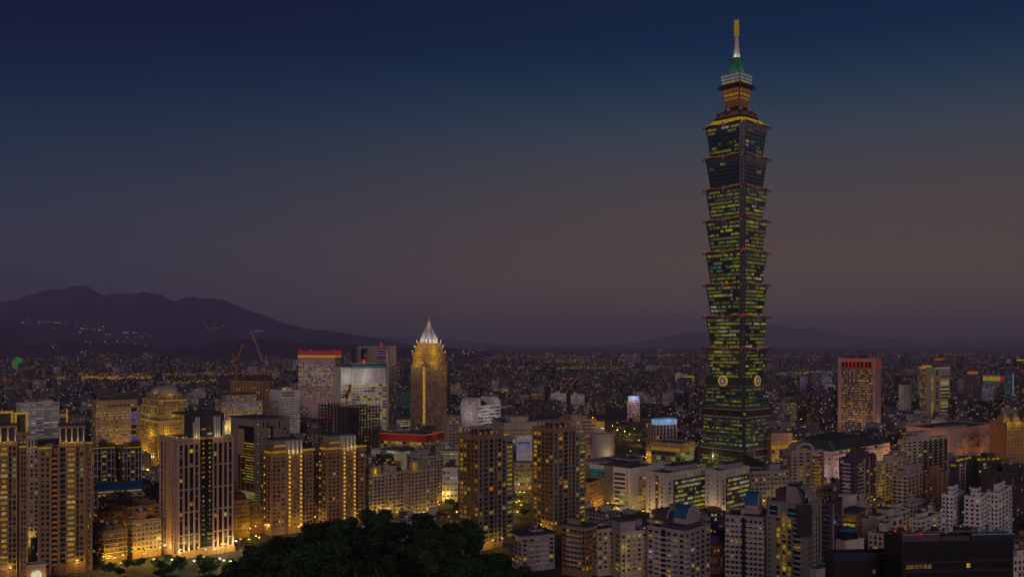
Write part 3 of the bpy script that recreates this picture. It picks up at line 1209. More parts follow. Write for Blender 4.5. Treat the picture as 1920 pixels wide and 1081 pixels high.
# narrow left face with a bright recess
vp = lambda p: b.vpx(p)
lp = [333, 328, 323, 313.5, 308, 301]
v.ribs('L', [max(.6, min(V - .6, vp(p))) for p in lp], 1.1, .8, 'pink_stone', 0)
for zz in majors:
    if zz > 4:
        v.bands('L', [zz, zz - 5], .8, .7, 'pink_stone', 0, vp(322))
        v.bands('L', [zz, zz - 5], .8, .7, 'pink_stone', vp(314), V)
for k in range(nfl):
    z = H - 5.5 - k * storey
    for p, q in ((332, 328.8), (327.2, 323.8), (312.5, 309), (307, 302)):
        v.win('L', vp(p) + .2, vp(q) - .2, z, z + 2.6, 'dark_glass')
v.add('recess', 'gold_stone', 'L', vp(322), vp(314.5), 0, H, 0, .25)
cw = MB()
cw.box(-1.0, -1.0, H + .2, U + .6, -.2, H + 1.6, 'pink_stone')
cw.box(-1.0, -.2, H + .2, -.2, V + .5, H + 1.6, 'pink_stone')
cw.build('cornice_trim', b.root)
# stepped crown with floodlit ribs
k0, k1 = pxr(356), pxr(424)
b.part('crown_block', 'dark_cladding', k0 + 2, 1.5, H, k1 - 1, 16, b.z(795) + 6)
b.part('crown_slab', 'roof_felt', k0 - 6, 3, b.z(794) + 6, k1 - 2, 20, b.z(794) + 7)
for p in (363, 367, 371.5, 402, 406, 410, 419):
    s = pxr(p)
    b.part('crown_rib', 'pale_paint', s, -.6, H, s + 1.0, 1.6, b.z(812 if p in (363, 419) else 803) + 7)
for p in (365, 369, 404, 409):
    point(b.root, (pxr(p) + .4, -2.6, H + 2), 34, (1, .78, .2), .3, 'crown_light')
for i in range(7):
    s = vp(330) + (V - vp(330)) * i / 7
    b.part('roof_lamp', 'lit_cream', .2, s, H + 1.2, 1.4, s + 1.2, H + 2.4)
for p in (338, 343, 349, 425, 432):
    b.part('roof_lamp', 'lit_cream', pxr(p), .4, H + 1.2, pxr(p) + 1, 1.4, H + 2.6)
zu = b.z(1036)
uplights(b, v, 'R', [pxr(p) for p in (334.6, 344, 353.5, 400.5, 408, 427, 436)], zu, 2.0, 60)
uplights(b, v, 'L', [max(.6, vp(p)) for p in (323, 313, 301)], zu, 2.0, 60)
for p in (336, 354, 404, 430):
    point(b.root, (pxr(p), -7, zu + 6), 240, (1, .72, .12), .6, 'uplight_beam')
point(b.root, (-6, vp(318), zu + 8), 200, (1, .72, .12), .6, 'uplight_beam')
b.part('base_plinth', 'gold_stone', -1.3, -1.3, 0, U + .8, V * .9, zu - .5)
b.done()

# --- stone gate tower with a tall opening
random.seed(4)
b = B('office_tower', 'grey stone office tower with a tall open gateway cut through its corner', 'tower', 433, 478, 544, 786, 850, 48, 'grey_stone', body=False)
U, V, H = b.U, b.V, b.H
vA = b.vol(0, 0, b.upx(504), V, 0, H)
vB = b.vol(b.upx(518), 0, U, V, 0, H)
vC = b.vol(b.upx(504), 5, b.upx(518), V - 2, 0, H - 9, 'dark_cladding')
b.part('bridge_beam', 'grey_stone', b.upx(504), .3, H - 7, b.upx(518), V, H - .2)
va = Vol(b, 0, 0, U, V, 0, H)
vo0, vo1 = b.vpx(476.5), b.vpx(447)
zo0, zo1 = b.z(922), b.z(800)
va.add('opening_glass', 'black_panel', 'L', vo0, vo1, zo0, zo1, 0, .1)
va.add('lit_soffit', 'gold_stone', 'L', vo0 + (vo1 - vo0) * .62, vo1 - .3, b.z(855), b.z(806), .1, .3)
for i in range(15):
    z = zo0 + 8 + i * (zo1 - zo0 - 22) / 15
    va.add('lit_floor', random.choice(['lit_yellow', 'lit_dim', 'lit_warm', 'lit_lime']), 'L', vo0 + .5, vo0 + (vo1 - vo0) * random.uniform(.45, .95), z, z + 1.0, .1, .25)
for s in (.2, .52, .8):
    va.add('mullion', 'gold_stone', 'L', vo0 + (vo1 - vo0) * s, vo0 + (vo1 - vo0) * s + .4, zo0, zo1 - 14, .25, .6)
for i in range(26):
    z = 8 + i * 3
    vA.win('R', 2.2, 4.2, z + .9, z + 1.6, 'lit_white' if i % 3 == 0 else 'pale_paint', name='louvre')
for i in range(20):
    z = 14 + i * 3
    mm = 'lit_yellow' if random.random() < .5 else 'dark_glass'
    vC.win('R', .6, 4.5, z, z + 1.8, mm)
    if i % 4 == 1:
        vB.win('R', 8, 11, z, z + 2.2, 'dark_glass')
for p, z0_, z1_ in ((493, 792, 803), (500, 792, 804), (523, 792, 806), (538, 812, 820), (538, 824, 832)):
    va.win('R', b.upx(p), b.upx(p + 2.5), b.z(z1_), b.z(z0_), 'black_panel', .1)
va.add('entrance_light', 'lit_cream', 'L', vo0 - 1, vo1 - 2, zo0 - 7, zo0 - 1, 0, .2)
b.part('roof_slab', 'roof_felt', -1, -1, H + .1, U * .75, V, H + 1.3)
b.done()
b = B('low_block', 'orange lit block with a barrel roof between the gridded tower and the string-lit tower', 'apartment block', 436, 440, 468, 940, 690, 38, 'gold_stone', V=14)
b.main.grid('R', 6, 3.2, .5, .45, .35, AMBER)
mb = MB()
mb.lathe((b.U / 2, b.V / 2), [(5.2, b.H), (5.2, b.H + 3), (4.2, b.H + 5), (2.2, b.H + 6.2), (.2, b.H + 6.6)], 'brick', 18)
mb.build('barrel_roof', b.root)
b.done()
b = B('low_block', 'amber apartment block with a green lit rooftop frame, below the gateway tower', 'apartment block', 464, 468, 492, 948, 705, 38, 'brick', V=14)
b.main.grid('R', 5, 3.2, .5, .45, .35, AMBER)
fr = MB()
for i in range(4):
    fr.box(1 + i * 2.6, 2, b.H, 1.5 + i * 2.6, 2.5, b.H + 8, 'green_copper')
    fr.box(1, 2, b.H + 1 + i * 2.2, 9.3, 2.45, b.H + 1.5 + i * 2.2, 'lit_lime')
fr.build('roof_frame', b.root)
b.done()


# --- two string-lit residential towers
def string_tower(label, l, m, r, top, crown, c0, c1, Y, seed):
    random.seed(seed)
    b = B('residential_tower', label, 'tower', l, m, r, top, Y, 40, 'brown_stone')
    v = b.main
    U, V, H = b.U, b.V, b.H
    fh = 3.3
    nf = int((H - 5) / fh)
    s0, s1 = b.upx(c0), b.upx(c1)
    bay = b.vol(s0, -2.4, s1, 4, 0, H + 1, 'brown_stone', 'bay_wall')
    for k in range(nf):
        z = H - 4.4 - k * fh
        for j in range(3):
            a = (s1 - s0) * (.24 + .19 * j)
            bay.win('R', a, a + 1.0, z, z + 1.7, random.choice(['lit_dim', 'lit_amber', 'dark_glass', 'dark_glass']))
        for s in (.12, .88):
            c = (s1 - s0) * s
            bay.add('string_lamp', 'string_led', 'R', c - .7, c + .7, z + .2, z + 1.5, 0, .6)
            bay.add('amber_lamp', 'led_amber', 'R', c - .75, c + .75, z + 1.9, z + 2.4, 0, .3)
        # windows either side of the bay
        for (a, e) in ((1.2, s0 - 1.0), (s1 + .8, U - .8)):
            n = 3 if e - a > 9 else 2
            for j in range(n):
                q = a + (e - a) * (j + .2) / n
                wd = (e - a) / n * random.choice([.4, .62])
                mat = 'dark_glass' if random.random() > .05 else random.choice(['lit_cool', 'lit_warm'])
                v.win('R', q, q + wd, z, z + 1.7, mat)
        for j in range(3):
            q = V * (.12 + .29 * j)
            v.win('L', q, q + V * .16, z, z + 1.7, 'dark_glass' if random.random() > .06 else 'lit_warm')
        if k % 2 == 0:
            v.add('string_lamp', 'string_led', 'L', V * .52, V * .52 + 1.0, z, z + 1.0, 0, .5)
    v.bands('R', [H - 3.2 - i * fh * 6 for i in range(4)], .5, .4, 'pink_stone')
    for (a, e) in ((-.8, s0 - .2), (s1 + .2, U + .4)):
        b.part('lit_cornice', 'led_gold', a, -1.5, H + .2, e, -.3, H + 1.6)
    b.part('lit_cornice', 'led_gold', -1.4, 1, H + .2, -.3, V * .45, H + 1.6)
    # penthouse and ribbed crown
    zc = b.z(crown)
    b.part('penthouse', 'brown_stone', 3, 3, H, s1 + 1, V - 3, H + 4.5)
    b.part('penthouse', 'grey_stone', 5, 2, H + 4.5, s1, V - 4, zc + 1)
    b.part('roof_slab', 'roof_felt', 3.5, 1, zc + 1, s1 + .6, V - 3, zc + 1.9)
    b.part('lit_cornice', 'led_gold', 4, 1.6, H + 4.6, s0 - .5, 2.9, H + 5.8)
    for i in range(4):
        a = s0 + (s1 - s0) * i / 3.6
        b.part('crown_rib', 'pale_paint', a, -3.2, H - 1.5, a + 1.5, 1.5, zc + .6)
        point(b.root, (a + 1.9, -5, H + .5), 46, (1, .74, .16), .3, 'crown_light')
    v.huts(1)
    b.done()
    return b


string_tower('string-lit tower with a ribbed cream crown, beside the stone gateway tower', 487, 508, 588, 850, 829, 537, 565, 700, 31)
string_tower('string-lit tower with a ribbed cream crown, in front of the bare steel frame', 590, 613, 685, 843, 820, 640, 665, 735, 32)


# --- pale apartment blocks in front of the steel frame
def air_units(b, v, n):
    for i in range(n):
        f = random.choice('RL')
        Lf = v.len(f)
        s0 = random.uniform(.05, .9) * Lf
        z = random.uniform(8, v.z1 - 4)
        v.add('air_unit', random.choice(['pale_paint', 'concrete', 'crane_grey']), f, s0, s0 + .9, z, z + .7, 0, .55)
    for f in 'RL':
        if random.random() < .7:
            q = random.uniform(.1, .9) * v.len(f)
            v.add('downpipe', 'dark_steel', f, q, q + .25, 2, v.z1 - .6, 0, .2)


def plain_flats(label, l, m, r, top, Y, deg, wl, cols, seed, lit=.08, pal=MIXED, group=None, balc=None, hut=2, fh=3.2, V=None, name='apartment_block', lcols=3, ww=.55):
    random.seed(seed)
    b = B(name, label, 'apartment block', l, m, r, top, Y, deg, wl, V=V, group=group)
    v = b.main
    v.grid('R', cols, fh, ww, .48, lit, pal)
    v.grid('L', lcols, fh, .55, .48, lit, pal)
    if Y < 800:
        air_units(b, v, 12)
    if balc:
        f, a, e, mat = balc
        v.balconies(f, v.len(f) * a, v.len(f) * e, fh, mat)
    v.huts(hut)
    return b


b = plain_flats('beige apartment block with a gold lit roof drum, beside the steel frame', 684, 692, 722, 892, 770, 38, 'beige_tile', 4, 41, .1, WARM, balc=('R', .35, .95, 'beige_tile'))
mb = MB()
mb.lathe((b.U * .35, b.V * .4), [(3.6, b.H), (3.6, b.H + 7)], 'gold_stone', 18)
mb.build('roof_drum', b.root)
point(b.root, (b.U * .35 + 1, b.V * .4 - 5.5, b.H + 3), 90, (1, .75, .12), .4, 'roof_floodlight')
b.part('roof_tower', 'grey_stone', b.U * .62, b.V * .3, b.H, b.U * .85, b.V * .7, b.H + 8)
b.done()
plain_flats('beige apartment block with wide dark windows, second from the steel frame', 724, 728, 757, 887, 775, 36, 'beige_tile', 4, 42, .06, WARM, V=16).done()
b = plain_flats('beige apartment block with dark balconies on its shaded side, beside the lit red-roofed mall', 757, 770, 820, 884, 755, 42, 'beige_tile', 7, 43, .08, WARM, balc=('L', .2, .9, 'beige_tile'))
b.part('roof_tower', 'gold_stone', b.U * .12, b.V * .25, b.H, b.U * .32, b.V * .6, b.H + 7.5)
b.part('roof_tower', 'grey_stone', b.U * .36, b.V * .25, b.H, b.U * .62, b.V * .6, b.H + 6.5)
point(b.root, (b.U * .18, -1, b.H + 4), 60, (1, .75, .12), .4, 'roof_floodlight')
b.done()
plain_flats('mauve slab of flats with a stepped roof, behind the beige blocks', 762, 795, 831, 857, 840, 46, 'mauve_tile', 6, 44, .06).done()


# --- the pair of dark towers with pergola roofs
def pergola_tower(label, l, m, r, top, Y, wing, seed, amber):
    random.seed(seed)
    b = B('residential_tower', label, 'tower', l, m, r, top, Y, 42, 'brown_stone')
    v = b.main
    U, V, H = b.U, b.V, b.H
    fh = 3.45
    nf = int((H - 4) / fh)
    piers = [.012, .2, .42, .66, .8, .988]
    v.ribs('R', [U * p for p in piers], .9, .7, 'grey_stone')
    v.bands('R', [H - 2.5 - i * fh * 4 for i in range(7) if H - 2.5 - i * fh * 4 > 4], .9, .6, 'grey_stone')
    for k in range(nf):
        z = H - 5.2 - k * fh
        for i in range(5):
            a, e = U * piers[i] + .7, U * piers[i + 1] - .7
            p = (.2, .16, .12, .02, .03)[i]
            mat = pick(WARM) if random.random() < p else ('blue_glass' if i in (0, 1) else 'black_panel')
            if i == 1 and random.random() < .06:
                mat = 'lit_teal'
            v.win('R', a, e if i != 0 else a + (e - a) * .8, z, z + 2.3, mat)
        v.add('balcony', 'grey_stone', 'R', U * .03, U * .19, z - .9, z - .1, 0, .7)
        n = 5
        for j in range(n):
            q = V * (.05 + .185 * j)
            lit_ = amber[j] if z > 8 else .3
            mat = pick([('lit_warm', 4), ('lit_yellow', 2), ('lit_amber', 2)]) if random.random() < lit_ else 'dark_glass'
            v.win('L', q, q + V * .12, z, z + 2.1, mat)
            if j in (0, 2, 4):
                v.add('balcony', 'brick', 'L', q - .4, q + V * .12 + .4, z - 1.1, z - .1, 0, .9)
    v.bands('L', [H - 2.5 - i * fh * 4 for i in range(7) if H - 2.5 - i * fh * 4 > 4], .7, .5, 'brick')
    # lower wing beyond
    w0, w1 = U, b.upx(wing[0])
    wv = b.vol(U, 4, w1, V - 1, 0, b.z(wing[1]), 'grey_stone', 'wing_wall')
    wl_ = w1 - U
    for k in range(int((wv.z1 - 5) / fh)):
        z = wv.z1 - 4.5 - k * fh
        wv.win('R', wl_ * .06, wl_ * .5, z, z + 2.2, pick(WARM) if random.random() < .18 else 'blue_glass')
        wv.win('R', wl_ * .62, wl_ * .95, z, z + 1.5, pick([('lit_warm', 4), ('lit_yellow', 3), ('lit_amber', 2)]) if random.random() < .8 else 'dark_glass')
        wv.add('balcony', 'grey_stone', 'R', wl_ * .58, wl_, z - .9, z - .1, 0, 1.2)
    wv.ribs('R', [wl_ * .02, wl_ * .55], .7, .5, 'grey_stone')
    for i in range(6):
        b.part('roof_lamp', 'lit_warm', U + wl_ * (.1 + .14 * i), 4.5, wv.z1 + 1.2, U + wl_ * (.1 + .14 * i) + .8, 5.3, wv.z1 + 2.6)
    # pergola canopy on posts over the roof
    zc = H + 5.4
    pg = MB()
    pg.box(-1.6, -1.6, zc, U + .6, -1.1, zc + .6, 'pink_stone')
    pg.box(-1.6, -1.1, zc, -1.1, V * .75, zc + .6, 'pink_stone')
    pg.box(-1.1, V * .75 - .5, zc, U + .6, V * .75, zc + .6, 'pink_stone')
    pg.box(U + .1, -1.1, zc, U + .6, V * .75 - .5, zc + .6, 'pink_stone')
    for i in range(9):
        u = -1.1 + (U + 1) * (i + .5) / 9
        pg.box(u - .12, -1.1, zc + .1, u + .12, V * .75 - .5, zc + .4, 'grey_stone')
    pg.build('pergola_frame', b.root)
    for i in range(5):
        b.part('post', 'grey_stone', U * i / 4.2, -.6, H, U * i / 4.2 + .5, -.1, zc)
        b.part('post', 'brick', -.6, V * .7 * i / 4, H, -.1, V * .7 * i / 4 + .8, zc)
    b.part('roof_house', 'dark_cladding', U * .25, V * .25, H, U * .8, V * .65, H + 4.6)
    for i in range(4):
        b.part('roof_lamp', 'lit_amber', U * (.12 + .24 * i), 1, H + 1.2, U * (.12 + .24 * i) + 1, 2, H + 2.8)
    b.part('plinth', 'gold_stone', -.8, -.8, 0, U * .6, V * .5, 6)
    b.done()
    return b


pergola_tower('dark gridded tower with roof pergola and amber windows, nearer to the wooded hill', 860, 897, 941, 818, 650, (968, 826), 51, (.3, .12, .2, .35, .75))
pergola_tower('dark gridded tower with roof pergola, taller twin behind the low flats', 998, 1038, 1079, 805, 705, (1104, 820), 52, (.08, .06, .08, .2, .9))

# ------------------------------------------------------------------ middle distance, left half
random.seed(60)
b = B('office_block', 'wide lit office block with a brown grid of cream windows, beside the gold stepped building', 'office block', 166, 180, 258, 752, 1090, 36, 'tan_stone', V=26)
v = b.main
v.grid('R', 22, 3.55, .55, .5, .88, [('lit_cream', 4), ('lit_warm', 3), ('lit_lime', 1), ('lit_violet', .6)], band=True, z0=6, z1=b.H - 9)
v.bands('R', [b.H - 2.6], .9, .8, 'cream_tile')
v.bands('R', [6 + i * 3.55 for i in range(20) if 6 + i * 3.55 < b.H - 8], .5, .35, 'pink_stone')
v.ribs('R', [b.U * i / 11 for i in range(12)], .7, .5, 'pink_stone', 0, b.H - 9)
v.grid('R', 11, 5, .6, .4, .4, WARM, z0=b.H - 8.5, z1=b.H - 3, band=True)
v.grid('L', 5, 3.6, .5, .4, .25, WARM, band=True)
for q_ in (.2, .5, .8):
    point(b.root, (b.U * q_, -14, 24), 900, (1, .62, .14), 1, 'flood_beam')
for i in range(8):
    v.add('screen', 'lit_blue' if i in (1, 2, 5) else ('lit_white' if i > 4 else 'dark_glass'), 'R', b.U * .84, b.U * .97, b.H - 14 - i * 7, b.H - 9.5 - i * 7, 0, .5)
for (a, e, h) in ((.15, .5, 5), (.45, .8, 7.5), (.8, 1.0, 10)):
    b.part('roof_house', 'dark_cladding', b.U * a, 5, b.H, b.U * e, 18, b.H + h)
    b.part('house_roof', 'brown_stone', b.U * a - .5, 4.5, b.H + h, b.U * e + .5, 18.5, b.H + h + .7)
b.done()
b = B('office_block', 'lower lit wing attached between the wide office block and the gold stepped building', 'office block', 254, 256, 274, 762, 1105, 20, 'tan_stone', V=20)
b.main.grid('R', 6, 3.55, .55, .5, .7, WARM, band=True)
b.done()

b = B('landmark_building', 'stepped gold floodlit building with cornices and a pale green hipped roof', 'landmark building', 264, 296, 352, 780, 1010, 40, 'gold_stone', V=None)
U, V, H = b.U, b.V, b.H
b.main.grid('R', 14, 3.5, .45, .5, .35, GOLD, 'brown_glass', band=True, z1=H - 2)
b.main.grid('L', 10, 3.5, .45, .5, .3, GOLD, 'brown_glass', band=True, z1=H - 2)
t1 = b.vol(U * .04, V * .04, U * .94, V * .94, H, b.z(752), 'gold_stone', 'tier_wall')
t2_ = b.vol(U * .1, V * .1, U * .86, V * .86, t1.z1, b.z(741), 'gold_stone', 'tier_wall')
for t in (t1, t2_):
    t.grid('R', 12, 4.2, .4, .5, .3, GOLD, 'brown_glass', z0=t.z0 + 1, z1=t.z1 - .5, band=True)
    t.grid('L', 9, 4.2, .4, .5, .3, GOLD, 'brown_glass', z0=t.z0 + 1, z1=t.z1 - .5, band=True)
for t, nm in ((b.main, .2), (t1, .2)):
    for dz in (0, -7):
        for f in ('R', 'L'):
            t.add('lit_cornice', 'lit_cream', f, -.6, t.len(f) + .6, t.z1 + dz, t.z1 + dz + 1.0, .2, 1.3)
for i in range(6):
    b.part('finial', 'red_paint', t1.u0 + (t1.u1 - t1.u0) * i / 5.4, t1.v0, t1.z1 + 1.1, t1.u0 + (t1.u1 - t1.u0) * i / 5.4 + 2, t1.v0 + 1.2, t1.z1 + 2.6)
mb = MB()
z0_, z1_ = t2_.z1, b.z(729)
rg = lambda k, z: [(U * k, V * k, z), (U * (.96 - k), V * k, z), (U * (.96 - k), V * (.96 - k), z), (U * k, V * (.96 - k), z)]
mb.loft([rg(.14, z0_), rg(.16, z0_ + 1), rg(.28, z1_)], 'cream_tile')
mb.build('hipped_roof', b.root)
b.part('roof_lantern', 'grey_stone', U * .32, V * .3, z1_, U * .7, V * .6, z1_ + 2.6)
for (u, vv, z, p) in ((U * .3, -9, 18, 3600), (U * .8, -9, 18, 3000), (-9, V * .25, 18, 4200), (-9, V * .75, 18, 4200), (U * .5, -4, H + 1, 200), (-4, V * .5, H + 1, 200), (U * .3, -6, 45, 1100), (-6, V * .4, 45, 1100), (U * .45, 2, t2_.z1 + 1, 160), (4, V * .45, t2_.z1 + 1, 120)):
    h = b.part('floodlight', 'lamp_head', u - .4, vv - .4, z - 1, u + .4, vv + .4, z - .4)
    point(b.root, (u, vv, z), p, (1, .78, .08), .8, 'flood_beam')
b.done()

random.seed(61)
b = B('office_block', 'white office block with horizontal window stripes, behind the arcade towers', 'office block', 30, 36, 112, 757, 1380, 38, 'white_tile', V=24)
v = b.main
v.bands('R', [5 + i * 3.6 for i in range(14) if 5 + i * 3.6 < b.H - 4], 1.0, .5, 'white_tile', 0, b.U)
v.grid('R', 5, 3.6, .92, .5, .5, [('lit_cool', 2), ('lit_white', 2), ('lit_violet', 1), ('lit_dim', 1)], z0=5, band=True)
v.ribs('R', [b.U * .02, b.U * .26, b.U * .78, b.U * .97], 2.2, .7, 'pale_paint')
v.grid('L', 2, 3.6, .5, .5, .3, band=True)
v.huts(1)
b.done()
b = front('office_block', 'dark glass block with a gold portal and vertical bars, behind the second arcade tower', 112, 160, 778, 1300, 30, 'plum_roof', cat='office block')
b.main.ribs('R', [b.U * i / 16 for i in range(6, 16)], .5, .6, 'mauve_tile')
b.main.grid('R', 8, 4, .5, .4, .3, MIXED, band=True)
b.part('gold_portal', 'led_gold', b.upx(124), -1.4, b.z(792), b.upx(127), -.2, b.z(766))
b.part('gold_portal', 'led_amber', b.upx(112), -1.4, b.z(782), b.upx(124), -.2, b.z(775))
b.done()

# floodlit classical block
b = B('landmark_building', 'cream classical building with yellow floodlights and violet window rows, left of the white blocks', 'landmark building', 402, 416, 491, 754, 1210, 30, 'cream_tile', V=40)
v = b.main
v.grid('R', 13, 4.4, .45, .5, .5, [('lit_warm', 3), ('lit_yellow', 2), ('lit_cream', 1)], z0=b.H - 21, z1=b.H - 7, band=True)
for z in (b.H - 5.5, b.H - 22):
    for i in range(12):
        if random.random() < .8:
            v.win('R', b.U * (i + .2) / 12, b.U * (i + .8) / 12, z, z + 2.1, random.choice(['lit_violet', 'lit_violet', 'lit_cool']))
v.bands('R', [b.H - 7, b.H - 23.5, b.H - 1.2], .8, .9, 'cream_tile')
v.ribs('R', [b.U * i / 6 for i in range(7)], 1.1, .8, 'cream_tile', b.H - 22, b.H)
v.grid('L', 4, 4.4, .4, .5, .5, WARM, band=True)
t = b.vol(b.U * .14, 5, b.U * .88, 32, b.H, b.z(742), 'cream_tile', 'attic_wall')
t.grid('R', 12, 4, .4, .5, .6, WARM, z0=t.z0 + .8, band=True)
b.part('attic_roof', 'roof_felt', b.U * .1, 3, t.z1 + 1.2, b.U * .92, 34, t.z1 + 2.2)
for (u, z, p) in ((b.U * .06, 34, 1500), (b.U * .3, 36, 1500), (b.U * .6, 36, 1500), (b.U * .92, 36, 1500)):
    b.part('floodlight', 'lamp_head', u - .5, -6.5, z - 1, u + .5, -5.5, z - .3)
    point(b.root, (u, -6, z), p, (1, .78, .2), .8, 'flood_beam')
point(b.root, (-7, 10, 28), 1100, (1, .7, .1), .8, 'flood_beam')
b.done()

b = B('apartment_block', 'white block with neat square windows and a taller stair bay, left of the red-topped hotel', 'apartment block', 505, 524, 562, 733, 1300, 42, 'white_tile')
v = b.main
v.grid('R', 9, 3.6, .55, .45, .12, [('lit_cool', 2), ('lit_white', 1), ('lit_warm', 1)], band=True, z1=b.H - 10)
v.grid('R', 6, 4.2, .78, .55, 0, s0=b.U * .1, s1=b.U * .75, z0=b.H - 9, z1=b.H - 1, band=True)
v.grid('L', 6, 3.6, .5, .5, .1, MIXED, band=True, z1=b.H - 14)
b.part('roof_light', 'lit_yellow', b.U * .3, 6, b.H, b.U * .42, 9, b.H + 4.6)
b.part('roof_light', 'lit_yellow', b.U * .5, 6, b.H, b.U * .68, 9, b.H + 4.2)
b.done()

# red-topped hotel tower
random.seed(63)
b = B('hotel_tower', 'hotel tower with a glowing red and yellow roof band and a red lit foot', 'tower', 559, 628, 639, 659, 1620, 78, 'mauve_tile')
v = b.main
H = b.H
zl = b.z(745)
v.grid('L', 24, 3.4, .6, .62, .72, [('lit_warm', 3), ('lit_cream', 3), ('lit_violet', 2.2), ('lit_white', 1), ('lit_yellow', 2)], z0=zl, z1=H - 13, band=True)
v.grid('R', 4, 3.4, .5, .55, .5, [('lit_warm', 3), ('lit_violet', 2)], z0=zl, z1=H - 13, band=True)
v.grid('L', 24, 3.4, .5, .5, .8, [('lit_red', 3), ('lit_orange', 2), ('lit_dim', 2)], z0=b.z(778), z1=zl, band=True)
for f in ('L', 'R'):
    v.add('red_band', 'lit_red', f, -.6, v.len(f) + .6, b.z(665), H + 1.2, 0, .8)
    v.add('yellow_band', 'led_gold', f, -.7, v.len(f) + .7, b.z(669.5), b.z(666), 0, 1.0)
    v.add('pink_band', 'pink_stone', f, 0, v.len(f), b.z(678), b.z(671), 0, .3)
v.add('red_wall', 'lit_red', 'L', v.len('L') * .0, v.len('L') * .26, b.z(790), b.z(774), 0, .5)
for u_, v_ in ((2, 2), (2, v.len('L') * .66), (2, v.len('L') - 2)):
    b.part('warning_light', 'beacon_red', u_, v_, H + 1.3, u_ + 1.6, v_ + 1.6, H + 3.6)
for q_ in (.2, .5, .8):
    point(b.root, (-16, b.V * q_, 40), 420, (1, .6, .55), 1, 'flood_beam')
    point(b.root, (-14, b.V * q_, 95), 260, (1, .75, .7), 1, 'flood_beam')
b.part('podium', 'cream_tile', -14, -3, 0, b.U + 3, v.len('L') * 1.1, b.z(789))
b.part('podium_sign', 'lit_lime', -14.4, 0, b.z(806), -14, v.len('L') * .5, b.z(796))
b.done()

# steel-topped unfinished tower
b = B('unfinished_tower', 'unfinished concrete tower with steel bars on top and two cranes', 'construction site', 432, 487, 508, 716, 1420, 55, 'gold_stone')
v = b.main
for f in ('L', 'R'):
    v.grid(f, 9 if f == 'L' else 4, 3.6, .6, .55, .06, AMBER, 'brown_glass', band=True)
st = MB()
U, V, H = b.U, b.V, b.H
for i in range(9):
    for j in range(4):
        u, vv = U * j / 3.2, V * i / 8.2
        st.box(u - .35, vv - .35, H, u + .35, vv + .35, b.z(700), 'dark_steel')
for z in (H + 3, H + 6.5, H + 10):
    st.box(-.4, -.4, z, .4, V, z + 1.1, 'dark_steel')
    st.box(.4, -.4, z, U, .4, z + 1.1, 'dark_steel')
st.build('steel_frame', b.root)
b.done()


def crane(label, px_base, py_base, py_cab, tip, Y, mat, counter=8):
    x, zb_, zc = xat(px_base, Y), zat(py_base, Y), zat(py_cab, Y)
    c = tag(empty('tower_crane', (x, Y, zb_)), label, 'crane')
    h = zc - zb_
    s = Y / 1400

    def lattice(a, e, r, name, n):
        mb = MB()
        a, e = Vector(a), Vector(e)
        d = e - a
        q = d.to_track_quat('Z', 'Y')
        cs = [q @ Vector((sx_ * r, sy_ * r, 0)) for sx_, sy_ in ((1, 1), (-1, 1), (-1, -1), (1, -1))]
        for o_ in cs:
            mb.bar(a + o_, e + o_ * .7, .34 * s, mat)
        for i in range(n):
            p0, p1 = a + d * i / n, a + d * (i + 1) / n
            for j in range(4):
                mb.bar(p0 + cs[j] * (1 - .3 * i / n), p1 + cs[(j + 1) % 4] * (1 - .3 * (i + 1) / n), .2 * s, mat)
        return mb.build(name, c)
    lattice((0, 0, 0), (0, 0, h), 1.3 * s, 'mast_frame', 7)
    tx, tzz = xat(tip[0], Y) - x, zat(tip[1], Y) - zb_
    lattice((0, 0, h), (tx, -2, tzz), 1.3 * s, 'jib_frame', 16)
    sg = -1 if tx > 0 else 1
    inst('counterweight', mat, min(sg * 2, sg * counter) * s, -1.6, h - .5, max(sg * 2, sg * counter) * s, 1.6, h + 2.2 * s, c)
    inst('cab', 'dark_steel', -1.8 * s, -2, h - 2, 1.8 * s, 2, h + 1.8, c)
    mb = MB()
    mb.bar((0, 0, h), (sg * 5 * s, 0, h + 13 * s), .6 * s, mat)
    mb.bar((sg * counter * .8 * s, 0, h), (sg * 5 * s, 0, h + 13 * s), .35 * s, mat)
    mb.bar((sg * 5 * s, 0, h + 13 * s), (tx * .75, -1.5, h + (tzz - h) * .75), .12 * s, 'dark_steel')
    mb.build('back_stay_frame', c)
    inst('warning_light', 'dark_steel', tx - .8, -2.8, tzz, tx + .8, -1.2, tzz + 1.6, c)


crane('amber luffing crane with its jib raised to the right, on the unfinished concrete tower', 443, 712, 678, (458, 643), 1425, 'crane_yellow')
crane('grey luffing crane with its long jib raised to the left, on the unfinished concrete tower', 494, 700, 680, (471.5, 621), 1440, 'crane_grey')

